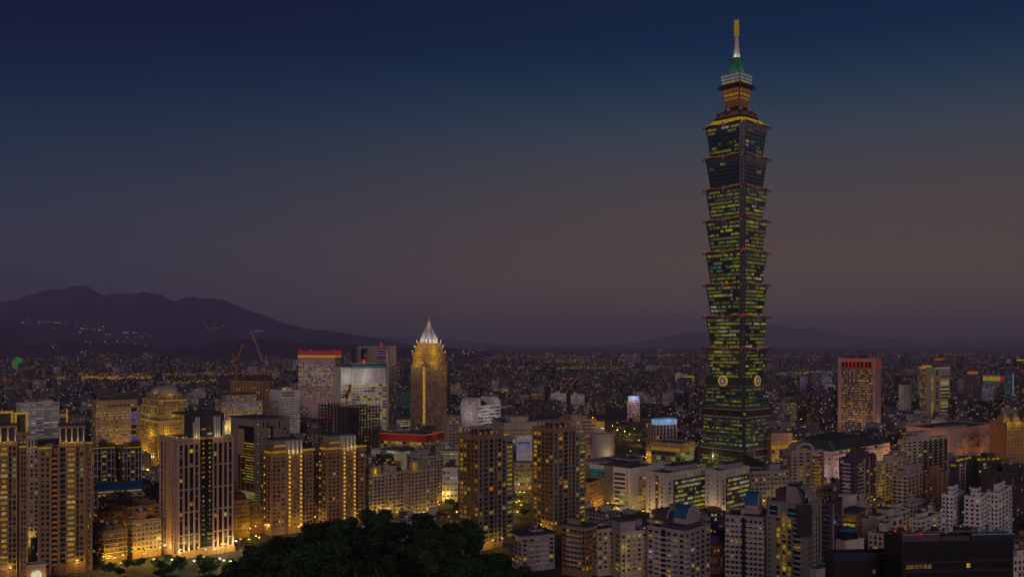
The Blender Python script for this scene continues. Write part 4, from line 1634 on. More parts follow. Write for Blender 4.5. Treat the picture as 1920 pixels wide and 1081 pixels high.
# bare steel frame
b = B('steel_frame_building', 'bare dark steel frame of a building under construction, open on every floor', 'construction site', 598, 676, 711, 764, 1095, 52, 'dark_steel', body=False)
U, V, H = b.U, b.V, b.H
fh = 4.1
nf = int(H / fh)
nv, nu = 12, 6
for i in range(nv + 1):
    c = MB()
    for u in ((0,) if 0 < i < nv else [U * j / nu for j in range(nu + 1)]):
        c.box(u - .5, V * i / nv - .5, 0, u + .5, V * i / nv + .5, H + (3 if i % 3 == 0 else 0), 'dark_steel')
    c.build('column_frame', b.root)
c = MB()
for j in range(1, nu + 1):
    c.box(U * j / nu - .3, -.3, 0, U * j / nu + .3, .3, H + 1.5, 'dark_steel')
    c.box(U * j / nu - .3, V * .5 - .3, 0, U * j / nu + .3, V * .5 + .3, H, 'dark_steel')
c.build('column_frame', b.root)
for k in range(1, nf + 1):
    z = k * fh
    c = MB()
    c.box(-.75, -.75, z - .8, -.05, V + .4, z + .3, 'dark_steel')
    c.box(-.05, -.75, z - .8, U + .4, -.05, z + .3, 'dark_steel')
    c.box(U + .05, -.05, z - .5, U + .4, V, z + .2, 'dark_steel')
    c.box(-.05, V, z - .5, U, V + .4, z + .2, 'dark_steel')
    for i in range(0, nv, 2):
        c.box(0, V * i / nv - .2, z - .4, U, V * i / nv + .2, z, 'dark_steel')
    if 5 < k < nf:
        c.box(U * .2, V * .28, z - .15, U * .85, V * .72, z + .1, 'plum_roof')
    c.build('beam_frame', b.root)
b.part('core', 'plum_roof', U * .3, V * .34, 0, U * .7, V * .68, H - 2)
for i in range(7):
    q = V * (.3 + .06 * i)
    b.part('hoist_rail', 'concrete', -.75, q - .12, 6, -.5, q + .12, H - 1)
for k in range(3, nf):
    for i in range(2):
        if random.random() < .6:
            q = random.choice([random.uniform(.02, .26), random.uniform(.74, .98)]) * V
            b.part('work_lamp', random.choice(['lit_warm', 'lit_cream', 'lit_dim']), U * .5, q - .5, k * fh + .6, U * .5 + .5, q + .5, k * fh + 2.0)
b.done()
crane('small dark red crane perched on top of the bare steel frame', 650, 757, 742, (658, 722), 1100, 'red_paint', 5)

# white office tower with a teal crown
random.seed(64)
b = B('office_tower', 'white ribbed office tower with a teal striped crown and yellow lit lower floors', 'tower', 655, 660, 724, 683, 1290, 30, 'white_tile', V=38)
v = b.main
U, V, H = b.U, b.V, b.H
zm = b.z(719)
v.ribs('R', [U * (i + .5) / 18 for i in range(18)], .8, .5, 'white_tile', zm, H - 4)
v.grid('R', 18, 4.2, .45, .75, .25, [('lit_cool', 2), ('lit_violet', 1), ('lit_dim', 2)], z0=zm, z1=H - 5, band=True)
v.grid('R', 9, 4.0, .9, .5, .72, [('lit_yellow', 4), ('lit_cream', 2), ('lit_white', 1), ('lit_warm', 2)], 'blue_glass', z0=5, z1=zm - 1, band=True)
for (z0_, z1_, m_) in ((H - 2.6, H - .6, 'blue_glass'), (H - .6, H + 1.3, 'teal_roof'), (H - 5.2, H - 3.4, 'teal_roof')):
    v.add('crown_band', m_, 'R', -.4, U + .4, z0_, z1_, 0, .7)
    v.add('crown_band', m_, 'L', -.4, V, z0_, z1_, 0, .7)
sh = b.vol(-15, 4, 0, V, 0, b.z(690), 'white_tile', 'shoulder_wall')
sh.grid('R', 3, 4.0, .85, .5, .7, [('lit_yellow', 4), ('lit_cream', 2), ('lit_warm', 2)], z0=5, z1=zm - 1, band=True)
sh.add('louvre_panel', 'concrete', 'R', 3, 6, b.z(696), b.z(693), 0, .2)
for (zz, p) in ((zm + 6, 600), (zm + 16, 300)):
    point(b.root, (U * .35, -13, zz), p, (.95, 1, .85), 1, 'flood_beam')
    point(b.root, (-8, -9, zz), p * .8, (.95, 1, .85), 1, 'flood_beam')
b.part('service_core', 'cream_tile', U - .5, 2, 0, U + 5, V, H + 7)
mb = MB()
xc = b.upx(682)
mb.bar((xc, 1, H + 3.6), (xc, .2, H + 3.6), 4.4, 'lit_red', 24)
mb.bar((xc, .5, H + 3.6), (xc, -.1, H + 3.6), 1.6, 'lit_cream', 16)
mb.build('round_sign', b.root)
mb = MB()
mb.lathe((b.upx(688), 3), [(3.4, H), (3.2, H + 1.6), (1.8, H + 2.8), (.1, H + 3.1)], 'pale_paint', 12)
mb.build('roof_dome', b.root)
mb = MB()
mb.bar((U + 2, 1, H + 7), (U + 2, 1, H + 22), .7, 'led_gold', 6, .4)
mb.build('antenna', b.root)
b.done()

# stone tower with open frames at its head
b = B('office_tower', 'grey twin-shaft tower with open framed head and red window stripes, behind the white ribbed tower', 'tower', 673, 676, 743, 684, 1440, 30, 'grey_stone', V=36)
v = b.main
U, V, H = b.U, b.V, b.H
zt = b.z(648)
zl = b.z(653)
fr = MB()
for (p, q) in ((672, 676.5), (690.5, 707), (729, 743)):
    fr.box(b.upx(p), 0, H, b.upx(q), 10, zl, 'grey_stone')
fr.box(b.upx(672), 0, zl, b.upx(743), 10, zt, 'grey_stone')
fr.box(b.upx(672), 22, H, b.upx(743), 32, zl, 'plum_roof')
fr.build('head_frame', b.root)
for i in range(6):
    z = H + 2 + i * 4.2
    b.part('lit_strip', 'lit_red' if i in (1, 2) else 'lit_violet', b.upx(708), 6, z, b.upx(727), 8, z + 1.5)
    if i < 5:
        b.part('lit_strip', 'lit_violet' if i % 2 else 'lit_dim', b.upx(686), 7, z - 1, b.upx(690.5), 8, z + .6)
v.ribs('R', [U * i / 14 for i in range(15)], .8, .5, 'grey_stone')
v.grid('R', 14, 3.8, .5, .5, .25, WARM, band=True)
b.part('warning_light', 'beacon_red', b.upx(716), 4, zt, b.upx(718), 6, zt + 3.5)
b.part('warning_light', 'beacon_red', b.upx(716.4), 4.4, zt + 3.5, b.upx(717.6), 5.6, zt + 6)
b.done()

# domed tower
random.seed(65)
b = B('domed_tower', 'gold floodlit office tower with stepped shoulders and a white dome and spire', 'tower', 770, 795, 838, 684, 1460, 48, 'brown_stone')
v = b.main
U, V, H = b.U, b.V, b.H
for f in ('R', 'L'):
    n = 14 if f == 'R' else 9
    v.ribs(f, [v.len(f) * (i + .5) / n for i in range(n)], .7, .6, 'pink_stone')
    v.grid(f, n, 3.9, .5, .5, .32, [('lit_cream', 2), ('lit_warm', 3), ('lit_violet', .6)], 'brown_glass', z0=6, z1=b.z(716), band=True)
    v.grid(f, n, 3.9, .6, .5, .9, [('lit_cream', 2), ('lit_warm', 3)], 'brown_glass', z0=b.z(715), z1=H - 1, band=True)
    for i in range(30):
        z = 8 + i * (H - 10) / 30
        v.add('string_lamp', 'string_led', f, -.3, 1.6, z, z + 1.6, 0, 1.0)
    v.add('corner_strip', 'gold_stone', f, 0, 3.4, 0, H, 0, .7)
tiers = [(.05, .95, H, b.z(662)), (.11, .89, b.z(662), b.z(651)), (.17, .83, b.z(651), b.z(643))]
for i, (a, e, z0_, z1_) in enumerate(tiers):
    t = b.vol(U * a, V * a, U * e, V * e, z0_, z1_, 'gold_stone', 'tier_wall')
    for f in ('R', 'L'):
        t.grid(f, 12, 4, .4, .55, .5, GOLD, 'brown_glass', z0=z0_ + .6, z1=z1_ - .5, band=True)
    for u_, v_ in ((a, a), (e, a), (a, e)):
        q = MB()
        q.lathe((U * u_, V * v_), [(1.6, z1_), (1.3, z1_ + 3), (.2, z1_ + 5)], 'pale_paint', 8)
        q.build('pinnacle', b.root)
    point(b.root, (U * .45, -7, z0_ + 2), 800, (1, .8, .06), .6, 'flood_beam')
    point(b.root, (-7, V * .5, z0_ + 2), 800, (1, .78, .06), .6, 'flood_beam')
zd = b.z(643)
mb = MB()
cu, cv_ = U * .51, V * .51
rd = 16.5
prof = [(rd * 1.0, zd), (rd * .9, b.z(635)), (rd * .72, b.z(626.5)), (rd * .5, b.z(619)), (rd * .31, b.z(612.5)), (rd * .19, b.z(608)), (rd * .17, b.z(606))]
mb.lathe((cu, cv_), prof, 'white_tile', 8, rot=math.pi / 8)
dome = mb.build('dome', b.root)
rb = MB()
for i in range(8):
    t = math.pi / 8 + 2 * math.pi * i / 8
    for (r0, z0_), (r1, z1_) in zip(prof[:-2], prof[1:-1]):
        rb.bar((cu + r0 * math.cos(t), cv_ + r0 * math.sin(t), z0_), (cu + r1 * math.cos(t), cv_ + r1 * math.sin(t), z1_), .5, 'grey_stone')
rb.build('dome_rib', dome)
lan = MB()
lan.lathe((cu, cv_), [(3.0, b.z(608)), (3.2, b.z(604)), (1.9, b.z(601)), (1.0, b.z(598)), (.6, b.z(594)), (.15, b.z(588))], 'cream_tile', 10)
lan.build('lantern_spire', b.root)
for t in range(8):
    an = 2 * math.pi * t / 8
    point(b.root, (cu + 24 * math.cos(an), cv_ + 24 * math.sin(an), zd + 6), 620, (1, .96, .88), .6, 'dome_light')
for t in range(4):
    an = 2 * math.pi * t / 4 - .9
    point(b.root, (cu + 7 * math.cos(an), cv_ + 7 * math.sin(an), b.z(605)), 90, (1, .95, .75), .5, 'dome_light')
b.done()

b = front('glass_block', 'teal glass office block between the stone twin-shaft tower and the domed tower', 742, 771, 735, 1750, 30, 'green_glass', cat='office block')
b.main.grid('R', 12, 3.8, .75, .5, .4, [('lit_teal', 3), ('lit_dim', 1)], 'green_glass', band=True)
b.part('green_canopy', 'lit_teal', 0, -14, b.z(772), b.U, -.3, b.z(765))
b.part('white_canopy', 'pale_paint', 0, -18, b.z(778), b.U * .9, -14, b.z(773))
b.done()
b = front('podium_building', 'pale podium with lit shop bands at the foot of the domed tower', 742, 772, 786, 1560, 30, 'cream_tile', cat='mall')
b.main.grid('R', 4, 4, .9, .5, .8, [('lit_cream', 2), ('lit_orange', 1), ('lit_white', 1)], z0=3, band=True)
b.done()

# mall with a red lit roof band and pale block beside it
b = B('mall', 'glass mall with a glowing dark red roof band', 'mall', 713, 797, 828, 817, 1145, 66, 'cream_tile')
v = b.main
for f in ('L', 'R'):
    v.grid(f, 12 if f == 'L' else 5, 5, .9, .8, .75, [('lit_lime', 3), ('lit_yellow', 3), ('lit_cream', 2), ('lit_dim', 2)], z0=2, z1=b.H - 8, band=True)
    v.add('red_roof_band', 'red_paint', f, -1.5, v.len(f) + 1.5, b.H - 7.5, b.H + 1, 0, 2)
    v.add('light_strip', 'led_amber', f, -1.6, v.len(f) + 1.6, b.H + 1, b.H + 1.7, 0, 2.2)
    v.add('light_strip', 'lit_orange', f, -1.6, v.len(f) + 1.6, b.H - 8.2, b.H - 7.5, 0, 2.2)
point(b.root, (-14, b.V * .3, b.H - 4), 350, (1, .14, .04), .8, 'flood_beam')
point(b.root, (-14, b.V * .75, b.H - 4), 350, (1, .14, .04), .8, 'flood_beam')
point(b.root, (b.U * .5, -10, b.H - 4), 220, (1, .14, .04), .8, 'flood_beam')
b.part('roof_house', 'plum_roof', 4, b.V * .1, b.H, b.U * .7, b.V * .6, b.H + 3)
b.done()
b = B('low_block', 'pale flat roofed block glowing yellow-green, in front of the red banded mall', 'mall', 708, 752, 800, 848, 1050, 52, 'pale_paint', V=50)
v = b.main
v.add('brick_panel', 'brick', 'L', 0, b.V * .5, 2, b.H * .55, 0, .3)
for f in ('L', 'R'):
    v.add('cornice', 'lit_lime', f, 0, v.len(f), b.H - 4, b.H - 2.6, 0, .3)
point(b.root, (b.U * .5, -12, 8), 1000, (.85, 1, .5), 1, 'flood_beam')
point(b.root, (-10, b.V * .3, b.H + 3), 500, (.9, 1, .5), 1, 'flood_beam')
b.part('roof_house', 'plum_roof', 6, 8, b.H, b.U * .7, b.V * .5, b.H + 3)
b.done()

# white building with rounded shoulders
random.seed(66)
b = B('office_block', 'white office block with rounded shoulders and a round emblem on its blank side', 'office block', 864, 890, 939, 762, 1240, 48, 'white_tile')
v = b.main
U, V, H = b.U, b.V, b.H
mb = MB()
n = 12
for (u0, u1, sgn) in ((-.0, U * .22, 1), (U * .78, U, -1)):
    pts = []
    for i in range(n + 1):
        t = math.pi / 2 * i / n
        pts.append((u1 - (u1 - u0) * math.cos(t) if sgn > 0 else u0 + (u1 - u0) * math.cos(t), H + (b.z(746) - H) * math.sin(t)))
    for i in range(n):
        (a, za), (c, zc) = pts[i], pts[i + 1]
        for vv in (0, V):
            q = [(a, vv, H), (c, vv, H), (c, vv, zc), (a, vv, za)]
            mb.face(q if (vv == 0) == (sgn > 0) else q[::-1], 'white_tile')
        q = [(a, 0, za), (c, 0, zc), (c, V, zc), (a, V, za)]
        mb.face(q if sgn > 0 else q[::-1], 'white_tile')
    ue = u1 if sgn > 0 else u0
    mb.face([(ue, 0, H), (ue, V, H), (ue, V, b.z(746)), (ue, 0, b.z(746))], 'white_tile')
mb.build('rounded_shoulder_trim', b.root)
mb = MB()
mb.bar((.3, V * .35, H + 5), (-.5, V * .35, H + 5), 3.0, 'pale_paint', 20)
mb.bar((.3, V * .35, H + 5), (-.7, V * .35, H + 5), 1.6, 'concrete', 20)
mb.build('emblem', b.root)
v.vol_h = 0
b.part('roof_wall', 'white_tile', -.05, 0, H, 6, V * .7, H + 8)
v.grid('R', 4, 4.4, .93, .38, .35, [('lit_yellow', 3), ('lit_cream', 2), ('lit_white', 1)], 'dark_glass', z0=6, s0=U * .12, s1=U * .97, band=True)
v.grid('L', 6, 4.4, .25, .45, .05, s0=V * .1, s1=V * .75, band=True)
mb = MB()
mb.lathe((U * .5, V * .4), [(6, H), (6, H + 2.5), (4.5, H + 5), (2, H + 6.2), (.1, H + 6.6)], 'blue_glass', 16)
mb.build('roof_dome', b.root)
point(b.root, (U * .5, -16, H - 12), 1200, (1, .95, .85), 1, 'flood_beam')
point(b.root, (-12, V * .4, H - 12), 500, (1, .9, .75), 1, 'flood_beam')
b.done()
b = B('office_block', 'plain tan office block between the domed tower and the white rounded block', 'office block', 838, 842, 866, 782, 1180, 30, 'beige_tile', V=24)
b.main.grid('R', 4, 3.8, .7, .4, .4, WARM, band=True)
b.done()

# convention halls
random.seed(67)
b = B('exhibition_hall', 'long low tan exhibition hall with a dark flat roof, behind the dark pergola towers', 'exhibition hall', 938, 944, 1066, 793, 1180, 16, 'beige_tile', V=60)
v = b.main
v.grid('R', 16, 4.5, .55, .35, .25, [('lit_cream', 3), ('lit_white', 1)], 'brown_glass', z0=4, z1=b.H - 7, band=True)
b.part('roof_drum', 'cream_tile', b.U * .15, 12, b.H, b.U * .42, 40, b.H + 7)
b.part('roof_deck', 'roof_felt', b.U * .4, 8, b.H + .2, b.U * 1.05, 50, b.H + 2.4)
for i in range(7):
    b.part('roof_vault', 'slate_green_roof', b.U * (.02 + .14 * i), 44, b.H, b.U * (.13 + .14 * i), 58, b.H + 3.5)
point(b.root, (b.U * .3, -14, 12), 900, (1, .75, .4), 1, 'flood_beam')
point(b.root, (b.U * .75, -14, 12), 900, (1, .75, .4), 1, 'flood_beam')
b.done()
b = B('exhibition_hall', 'pinkish block with stepped window strips and a gold lit corner, left of the dark park', 'office block', 1064, 1070, 1118, 787, 1120, 18, 'pink_stone', V=40)
v = b.main
v.grid('R', 3, 4.4, .85, .35, .3, [('lit_cream', 2), ('lit_dim', 2)], z0=5, s0=b.U * .45, band=True)
v.grid('R', 3, 4.4, .5, .4, .5, WARM, z0=5, s1=b.U * .35, band=True)
b.part('gold_wing', 'gold_stone', b.U, 6, 0, b.U + 14, 30, b.H - 3)
point(b.root, (b.U + 6, -6, b.H - 10), 500, (1, .8, .12), .8, 'flood_beam')
mb = MB()
mb.lathe((b.U + 2, -16), [(15, 0), (15, b.z(813)), (15.8, b.z(813)), (15.8, b.z(811)), (13, b.z(810.5))], 'cream_tile', 28, sy=.75)
mb.build('round_pavilion', b.root)
b.part('stair_hut', 'pale_paint', b.U - 8, -10, 0, b.U + 6, -1, b.z(803))
point(b.root, (b.U + 4, -36, 12), 700, (1, .8, .5), 1, 'flood_beam')
b.main.huts(2)
b.done()

# illuminated hoarding
b = front('billboard_building', 'block carrying a big illuminated lavender and white hoarding, between the dark pergola towers', 964, 1004, 868, 915, 22, 'mauve_tile', cat='billboard building')
b.main.grid('R', 4, 4.2, .85, .6, .5, [('lit_lime', 2), ('lit_dim', 2), ('lit_cool', 1)], band=True)
p0, p1, zA, zB = b.upx(968), b.upx(1000), b.z(863), b.z(815)
hb = MB()
hb.box(p0, -2.6, zA, p1, -1.6, zB, 'grey_stone')
hb.box(p0 + .3, -2.75, zA + .3, p1 - .3, -2.6, zB - 5.2, 'board_lavender')
hb.box(p0 + .3, -2.8, zB - 5.0, p1 - .3, -2.6, zB - .4, 'lit_white')
board = hb.build('hoarding', b.root)
for (a, e, z0_, z1_, m_) in ((.08, .8, -8.2, -6.9, 'plum_roof'), (.04, .96, -9.9, -9.3, 'lit_blue'), (.55, .8, -12.4, -10.6, 'lit_blue'), (.45, .95, -19, -17.6, 'lit_amber'), (.08, .3, -15.2, -14.2, 'pale_paint'), (.6, .9, -22.4, -20.5, 'lit_yellow')):
    inst('printed_panel', m_, p0 + (p1 - p0) * a, -2.9, zB + z0_, p0 + (p1 - p0) * e, -2.76, zB + z1_, board)
for i in range(3):
    b.part('post', 'dark_steel', p0 + (p1 - p0) * i / 2.1, -1.6, zA - 3, p0 + (p1 - p0) * i / 2.1 + .5, -1, zB - 2)
b.done()
b = front('low_block', 'small pale hall with violet lit window strips, left of the nearer dark pergola tower', 829, 858, 878, 850, 18, 'white_tile', cat='low block')
b.main.grid('R', 4, 5, .7, .4, .8, [('lit_violet', 2), ('lit_cool', 1), ('lit_blue', 1)], z0=3, band=True)
b.main.huts(2, 'plum_roof')
b.done()
b = front('low_block', 'low glowing cream depot between the beige flats and the nearer pergola tower', 826, 866, 846, 1010, 24, 'pale_paint', cat='low block')
b.main.grid('R', 5, 4.2, .8, .4, .85, [('lit_lime', 2), ('lit_cream', 2), ('lit_yellow', 1)], z0=3, band=True)
b.done()

# ------------------------------------------------------------------ middle distance, right half
random.seed(70)
b = B('office_block', 'office block with blue window strips and a blank white side wall', 'office block', 1105, 1182, 1236, 880, 795, 46, 'white_tile')
v = b.main
U, V, H = b.U, b.V, b.H
vp = b.vpx
for i in range(8):
    z = H - 5.4 - i * 4.0
    if z < 3:
        break
    v.add('blue_strip', 'blue_cladding', 'L', vp(1135), V, z, z + 2.6, 0, .4)
    v.add('window_strip', 'dark_glass', 'L', vp(1135), V, z - 1.2, z, 0, .15)
    v.add('window_strip', 'blue_glass', 'L', 5.5, vp(1152), z - .6, z + 1.4, 0, .2)
v.add('stair_tower', 'grey_stone', 'L', vp(1150), vp(1136), 0, H + 1.5, 0, 2.2)
v.add('side_joint', 'dark_steel', 'L', 3.2, 3.8, 0, H, 0, .2)
for i in range(7):
    z = H - 10 - i * 3.5
    for j in range(3 if i else 2):
        a = U * (.28 + .15 * j)
        mat = pick(WARM) if random.random() < .35 else 'dark_glass'
        v.win('R', a, a + U * .1, z, z + 1.6, mat)
for i in range(5):
    v.add('lit_window', random.choice(['lit_cool', 'lit_white']), 'L', vp(1113), vp(1108), 3 + i * 3.2, 4.6 + i * 3.2, 0, .5)
    v.add('lit_window', random.choice(['lit_cool', 'lit_lime']), 'L', 6, 11, 3 + i * 3.2, 4.4 + i * 3.2, 0, .3)
b.part('roof_house', 'plum_roof', U * .1, V * .25, H, U * .7, V * .6, H + 4)
b.main.huts(2, 'mauve_tile')
b.part('back_wing', 'mauve_tile', U * .2, V, 0, U * 1.9, V + 18, H + 1.5)
b.done()
b = B('low_block', 'orange lit office block beside the blue striped office block', 'low block', 1062, 1107, 1133, 906, 780, 62, 'gold_stone', V=22)
b.main.grid('L', 6, 3.5, .5, .45, .2, [('lit_cool', 1), ('lit_warm', 2)], z0=4)
b.main.grid('R', 6, 3.5, .5, .45, .12, [('lit_cool', 1), ('lit_warm', 2)], z0=4)
point(b.root, (b.U * .4, -9, 8), 500, (1, .5, .1), .8, 'flood_beam')
point(b.root, (-8, 6, 8), 500, (1, .5, .1), .8, 'flood_beam')
b.done()


def bright_office(label, l, m, r, top, Y, seed, strip):
    random.seed(seed)
    b = B('office_block', label, 'office block', l, m, r, top, Y, 44, 'pale_paint')
    v = b.main
    U, V, H = b.U, b.V, b.H
    fh = 3.75
    nf = int((H - 4) / fh)
    v.add('curtain_wall', 'dark_cladding', 'R', U * .16, U * .985, 3, H - 5.6, 0, .05)
    for k in range(nf):
        z = H - 9.4 - k * fh
        if z < 2:
            break
        a = U * .2
        while a < U * .97:
            e = min(U * .975, a + random.choice([2, 3, 4.5, 6, 8]))
            mat = pick([('lit_lime', 3), ('lit_white', 3), ('lit_yellow', 3), ('lit_cream', 2), ('lit_cool', .5)]) if random.random() < (.62 if k < nf - 3 else .85) else 'blue_glass'
            if a > U * .76 and k > nf * .5 and strip:
                mat = 'lit_yellow'
            v.win('R', a, e - .25, z, z + 2.0, mat, .3)
            a = e
        for p in (.055,):
            v.win('R', U * p, U * p + 2.6, z, z + 2.2, 'dark_glass')
    for i in range(9):
        v.win('R', U * (.2 + .085 * i), U * (.2 + .085 * i) + 1.4, H - 3.7, H - 2.4, 'lit_warm' if i > 3 else 'dark_glass')
    for k in range(int(H / fh)):
        z = H - 5.5 - k * fh
        if z < 3:
            break
        if strip:
            v.add('stair_window', random.choice(['lit_cream', 'lit_warm', 'lit_dim']), 'L', V * .42, V * .52, z, z + 2.1, .1, .35)
        for q in (.2, .78):
            v.win('L', V * q, V * q + 1.0, z, z + 2, 'dark_glass')
    if strip:
        v.add('stair_strip', 'black_panel', 'L', V * .4, V * .54, 3, H - 2, 0, .1)
    b.part('penthouse', 'mauve_tile', U * .35, V * .3, H, U * .92, V * .8, H + 4.2)
    b.part('house_roof', 'roof_felt', U * .34, V * .28, H + 4.2, U * .93, V * .82, H + 4.9)
    point(b.root, (-9, V * .5, 12), 420, (1, .7, .45), 1, 'flood_beam')
    point(b.root, (U * .08, -9, 8), 260, (1, .75, .5), 1, 'flood_beam')
    b.done()


bright_office('cream office block with ribbon windows and lit stair strip, beside the blue striped block', 1211, 1250, 1324, 889, 755, 71, True)
bright_office('cream office block with bright ribbon windows, wider blank side and nearer to the skyscraper', 1322, 1352, 1405, 884, 765, 72, False)

b = B('office_block', 'pink columned tower crowned by a glowing blue-white sign box', 'tower', 1224, 1230, 1268, 797, 1110, 20, 'pink_stone', V=26)
v = b.main
v.ribs('R', [b.U * i / 6 for i in range(7)], 1.3, 1.0, 'pink_stone')
v.grid('R', 6, 4.4, .55, .8, .12, MIXED, z0=4, band=True)
v.grid('L', 4, 4.4, .5, .6, .12, MIXED, z0=4, band=True)
sg = MB()
sg.box(-.6, -.9, b.H + .6, b.U + .6, 10, b.z(786), 'sign_blue')
sg.build('sign_box', b.root)
b.part('sign_cap', 'lit_teal', 1, 1, b.z(786), b.U - 1, 8, b.z(783.5))
point(b.root, (b.U * .7, -6, b.H + 6), 900, (.35, .45, 1), 1, 'sign_glow')
point(b.root, (b.U + 10, 2, b.H + 5), 1500, (.2, .2, 1), 1, 'sign_glow')
b.done()
b = B('mall', 'glass mall with a yellow lit colonnade under its cornice, beside the skyscraper foot', 'mall', 1227, 1276, 1302, 833, 985, 52, 'concrete', V=36)
v = b.main
for f in ('L', 'R'):
    v.add('lit_gallery', 'led_gold', f, 0, v.len(f), b.H - 8.2, b.H - 4.2, 0, .2)
    v.ribs(f, [v.len(f) * i / 14 for i in range(15)], .6, .9, 'gold_stone', b.H - 8.6, b.H - 4)
    v.add('cornice', 'gold_stone', f, -1, v.len(f) + 1, b.H - 4, b.H - 1, 0, 1.6)
    for i in range(9):
        v.add('cornice_lamp', 'lit_warm', f, v.len(f) * (i + .3) / 9, v.len(f) * (i + .3) / 9 + 1, b.H - .9, b.H + .3, .3, 1.2)
v.grid('L', 6, 5, .9, .8, .3, [('lit_lime', 1), ('lit_dim', 3)], 'green_glass', z0=2, z1=b.H - 9)
v.grid('R', 3, 5, .85, .8, .6, [('lit_lime', 3), ('lit_dim', 2)], 'green_glass', z0=2, z1=b.H - 9)
b.part('white_porch', 'pale_paint', -5, b.V * .3, 0, -.2, b.V * .72, b.z(866))
point(b.root, (b.U * .5, -8, b.H - 14), 500, (1, .9, .3), .8, 'flood_beam')
b.done()
b = B('mall', 'yellow lit shopping wing on the far side of the skyscraper foot', 'mall', 1440, 1446, 1502, 828, 990, 10, 'gold_stone', V=40)
v = b.main
v.add('lit_gallery', 'led_gold', 'R', 0, b.U, b.H - 7.5, b.H - 3.5, 0, .3)
v.ribs('R', [b.U * i / 12 for i in range(13)], .6, .9, 'gold_stone', b.H - 8, b.H - 3.4)
v.grid('R', 8, 5, .8, .7, .7, [('lit_yellow', 3), ('lit_warm', 2)], z0=2, z1=b.H - 9)
b.part('attic', 'pink_stone', 3, 6, b.H, b.U * .8, 30, b.z(813))
point(b.root, (b.U * .5, -12, 12), 900, (1, .75, .15), 1, 'flood_beam')
point(b.root, (b.U * .8, -3, b.H + 3), 200, (1, .75, .15), 1, 'flood_beam')
b.done()
b = B('hall', 'black wedge roofed hall in front of the skyscraper foot', 'hall', 1394, 1398, 1452, 876, 900, 10, 'black_panel', V=20)
mb = MB()
U, V, H = b.U, b.V, b.H
mb.face([(-.5, -.5, H), (U + .5, -.5, H), (-.5, -.5, b.z(851))], 'black_panel')
mb.face([(U + .5, V + .5, H), (-.5, V + .5, H), (-.5, V + .5, b.z(851))], 'black_panel')
mb.face([(-.5, -.5, b.z(851)), (U + .5, -.5, H), (U + .5, V + .5, H), (-.5, V + .5, b.z(851))], 'black_panel')
mb.face([(-.5, -.5, H), (-.5, -.5, b.z(851)), (-.5, V + .5, b.z(851)), (-.5, V + .5, H)], 'black_panel')
mb.build('wedge_roof', b.root)
b.part('blue_sign', 'sign_blue', -24, 2, 14, -4, 3, 20)
b.main.grid('R', 6, 4, .5, .4, .2, MIXED, z0=3)
b.done()
b = B('low_block', 'grey flat roofed block with a window strip, right of the bright cream offices', 'low block', 1404, 1408, 1480, 885, 815, 16, 'concrete', V=24)
b.main.grid('R', 10, 4, .6, .4, .25, MIXED, z0=3)
b.main.huts(1)
b.done()

# red-topped office tower
random.seed(73)
b = B('office_tower', 'pink office tower with red lit top floor and a wide grid of amber windows', 'tower', 1571, 1641, 1652, 673, 1420, 56, 'pink_stone')
v = b.main
V, H = b.V, b.H
s0, s1 = V * .06, V * .9
v.add('window_wall', 'black_panel', 'L', s0, s1, 4, H - 4, 0, .03)
v.grid('L', 16, 4.0, .62, .5, .62, [('lit_warm', 4), ('lit_cream', 2), ('lit_amber', 3), ('lit_dim', 2)], 'brown_glass', s0=s0, s1=s1, z0=5, z1=H - 16, band=True)
v.ribs('L', [s0 + (s1 - s0) * i / 16 for i in range(17)], .75, .5, 'pink_stone', 4, H - 15)
for i in range(8):
    a = s0 + (s1 - s0) * i / 8
    v.add('red_bay', 'lit_red', 'L', a + .2, a + 2.2, H - 14, H - 4.5, .1, .4)
v.add('red_lintel', 'lit_red', 'L', s0, s1, H - 4.5, H - 3.2, .1, .5)
v.add('red_sill', 'lit_red', 'L', s0, s1, H - 15, H - 14, .1, .5)
v.add('red_side', 'lit_red', 'R', b.U * .5, b.U * .9, H - 15, H - 4, 0, .2)
b.part('penthouse', 'plum_roof', 4, V * .36, H, b.U * .8, V * .72, H + 6.5)
for (u_, v_) in ((1, 1), (1, V - 2), (3, V * .5)):
    b.part('warning_light', 'beacon_red', u_, v_, H + (6.6 if v_ == V * .5 else 1.2), u_ + 1, v_ + 1, H + (8 if v_ == V * .5 else 2.6))
point(b.root, (-24, V * .5, 22), 3200, (1, .55, .3), 1, 'flood_beam')
point(b.root, (b.U * .5, -14, 20), 1100, (1, .55, .35), 1, 'flood_beam')
b.done()
random.seed(74)
b = B('office_tower', 'grey twin-slab tower with gold lit roof edges and bright window stripes', 'tower', 1724, 1737, 1781, 692, 1680, 30, 'beige_tile')
v = b.main
U, H = b.U, b.H
v.add('recess', 'dark_cladding', 'R', U * .42, U * .5, 4, H - 2, 0, .03)
for k in range(24):
    z = 6 + k * (H - 18) / 24
    v.win('R', U * .6, U * .96, z, z + 2.2, 'lit_cream' if random.random() < .7 else 'dark_glass')
    v.win('R', U * .2, U * .3, z, z + 2.4, 'lit_warm')
    v.win('R', U * .43, U * .48, z, z + 2.0, 'lit_warm' if random.random() < .6 else 'dark_glass')
v.grid('L', 4, 4.0, .6, .5, .6, [('lit_yellow', 3), ('lit_warm', 2)], z0=5, band=True)
v.add('roof_light', 'led_gold', 'R', U * .35, U, H + 1.2, H + 3, 0, .5)
v.add('roof_light', 'led_gold', 'L', 0, v.len('L'), H + 1.2, H + 4.5, 0, .5)
b.part('green_sign', 'led_green', U * .1, -.8, H + .4, U * .28, -.2, H + 4)
b.part('plant_house', 'dark_cladding', U * .5, 6, H, U * .75, 14, H + 7)
b.part('roof_light', 'led_gold', U * .1, 4, H + 4, U * .3, 14, H + 7)
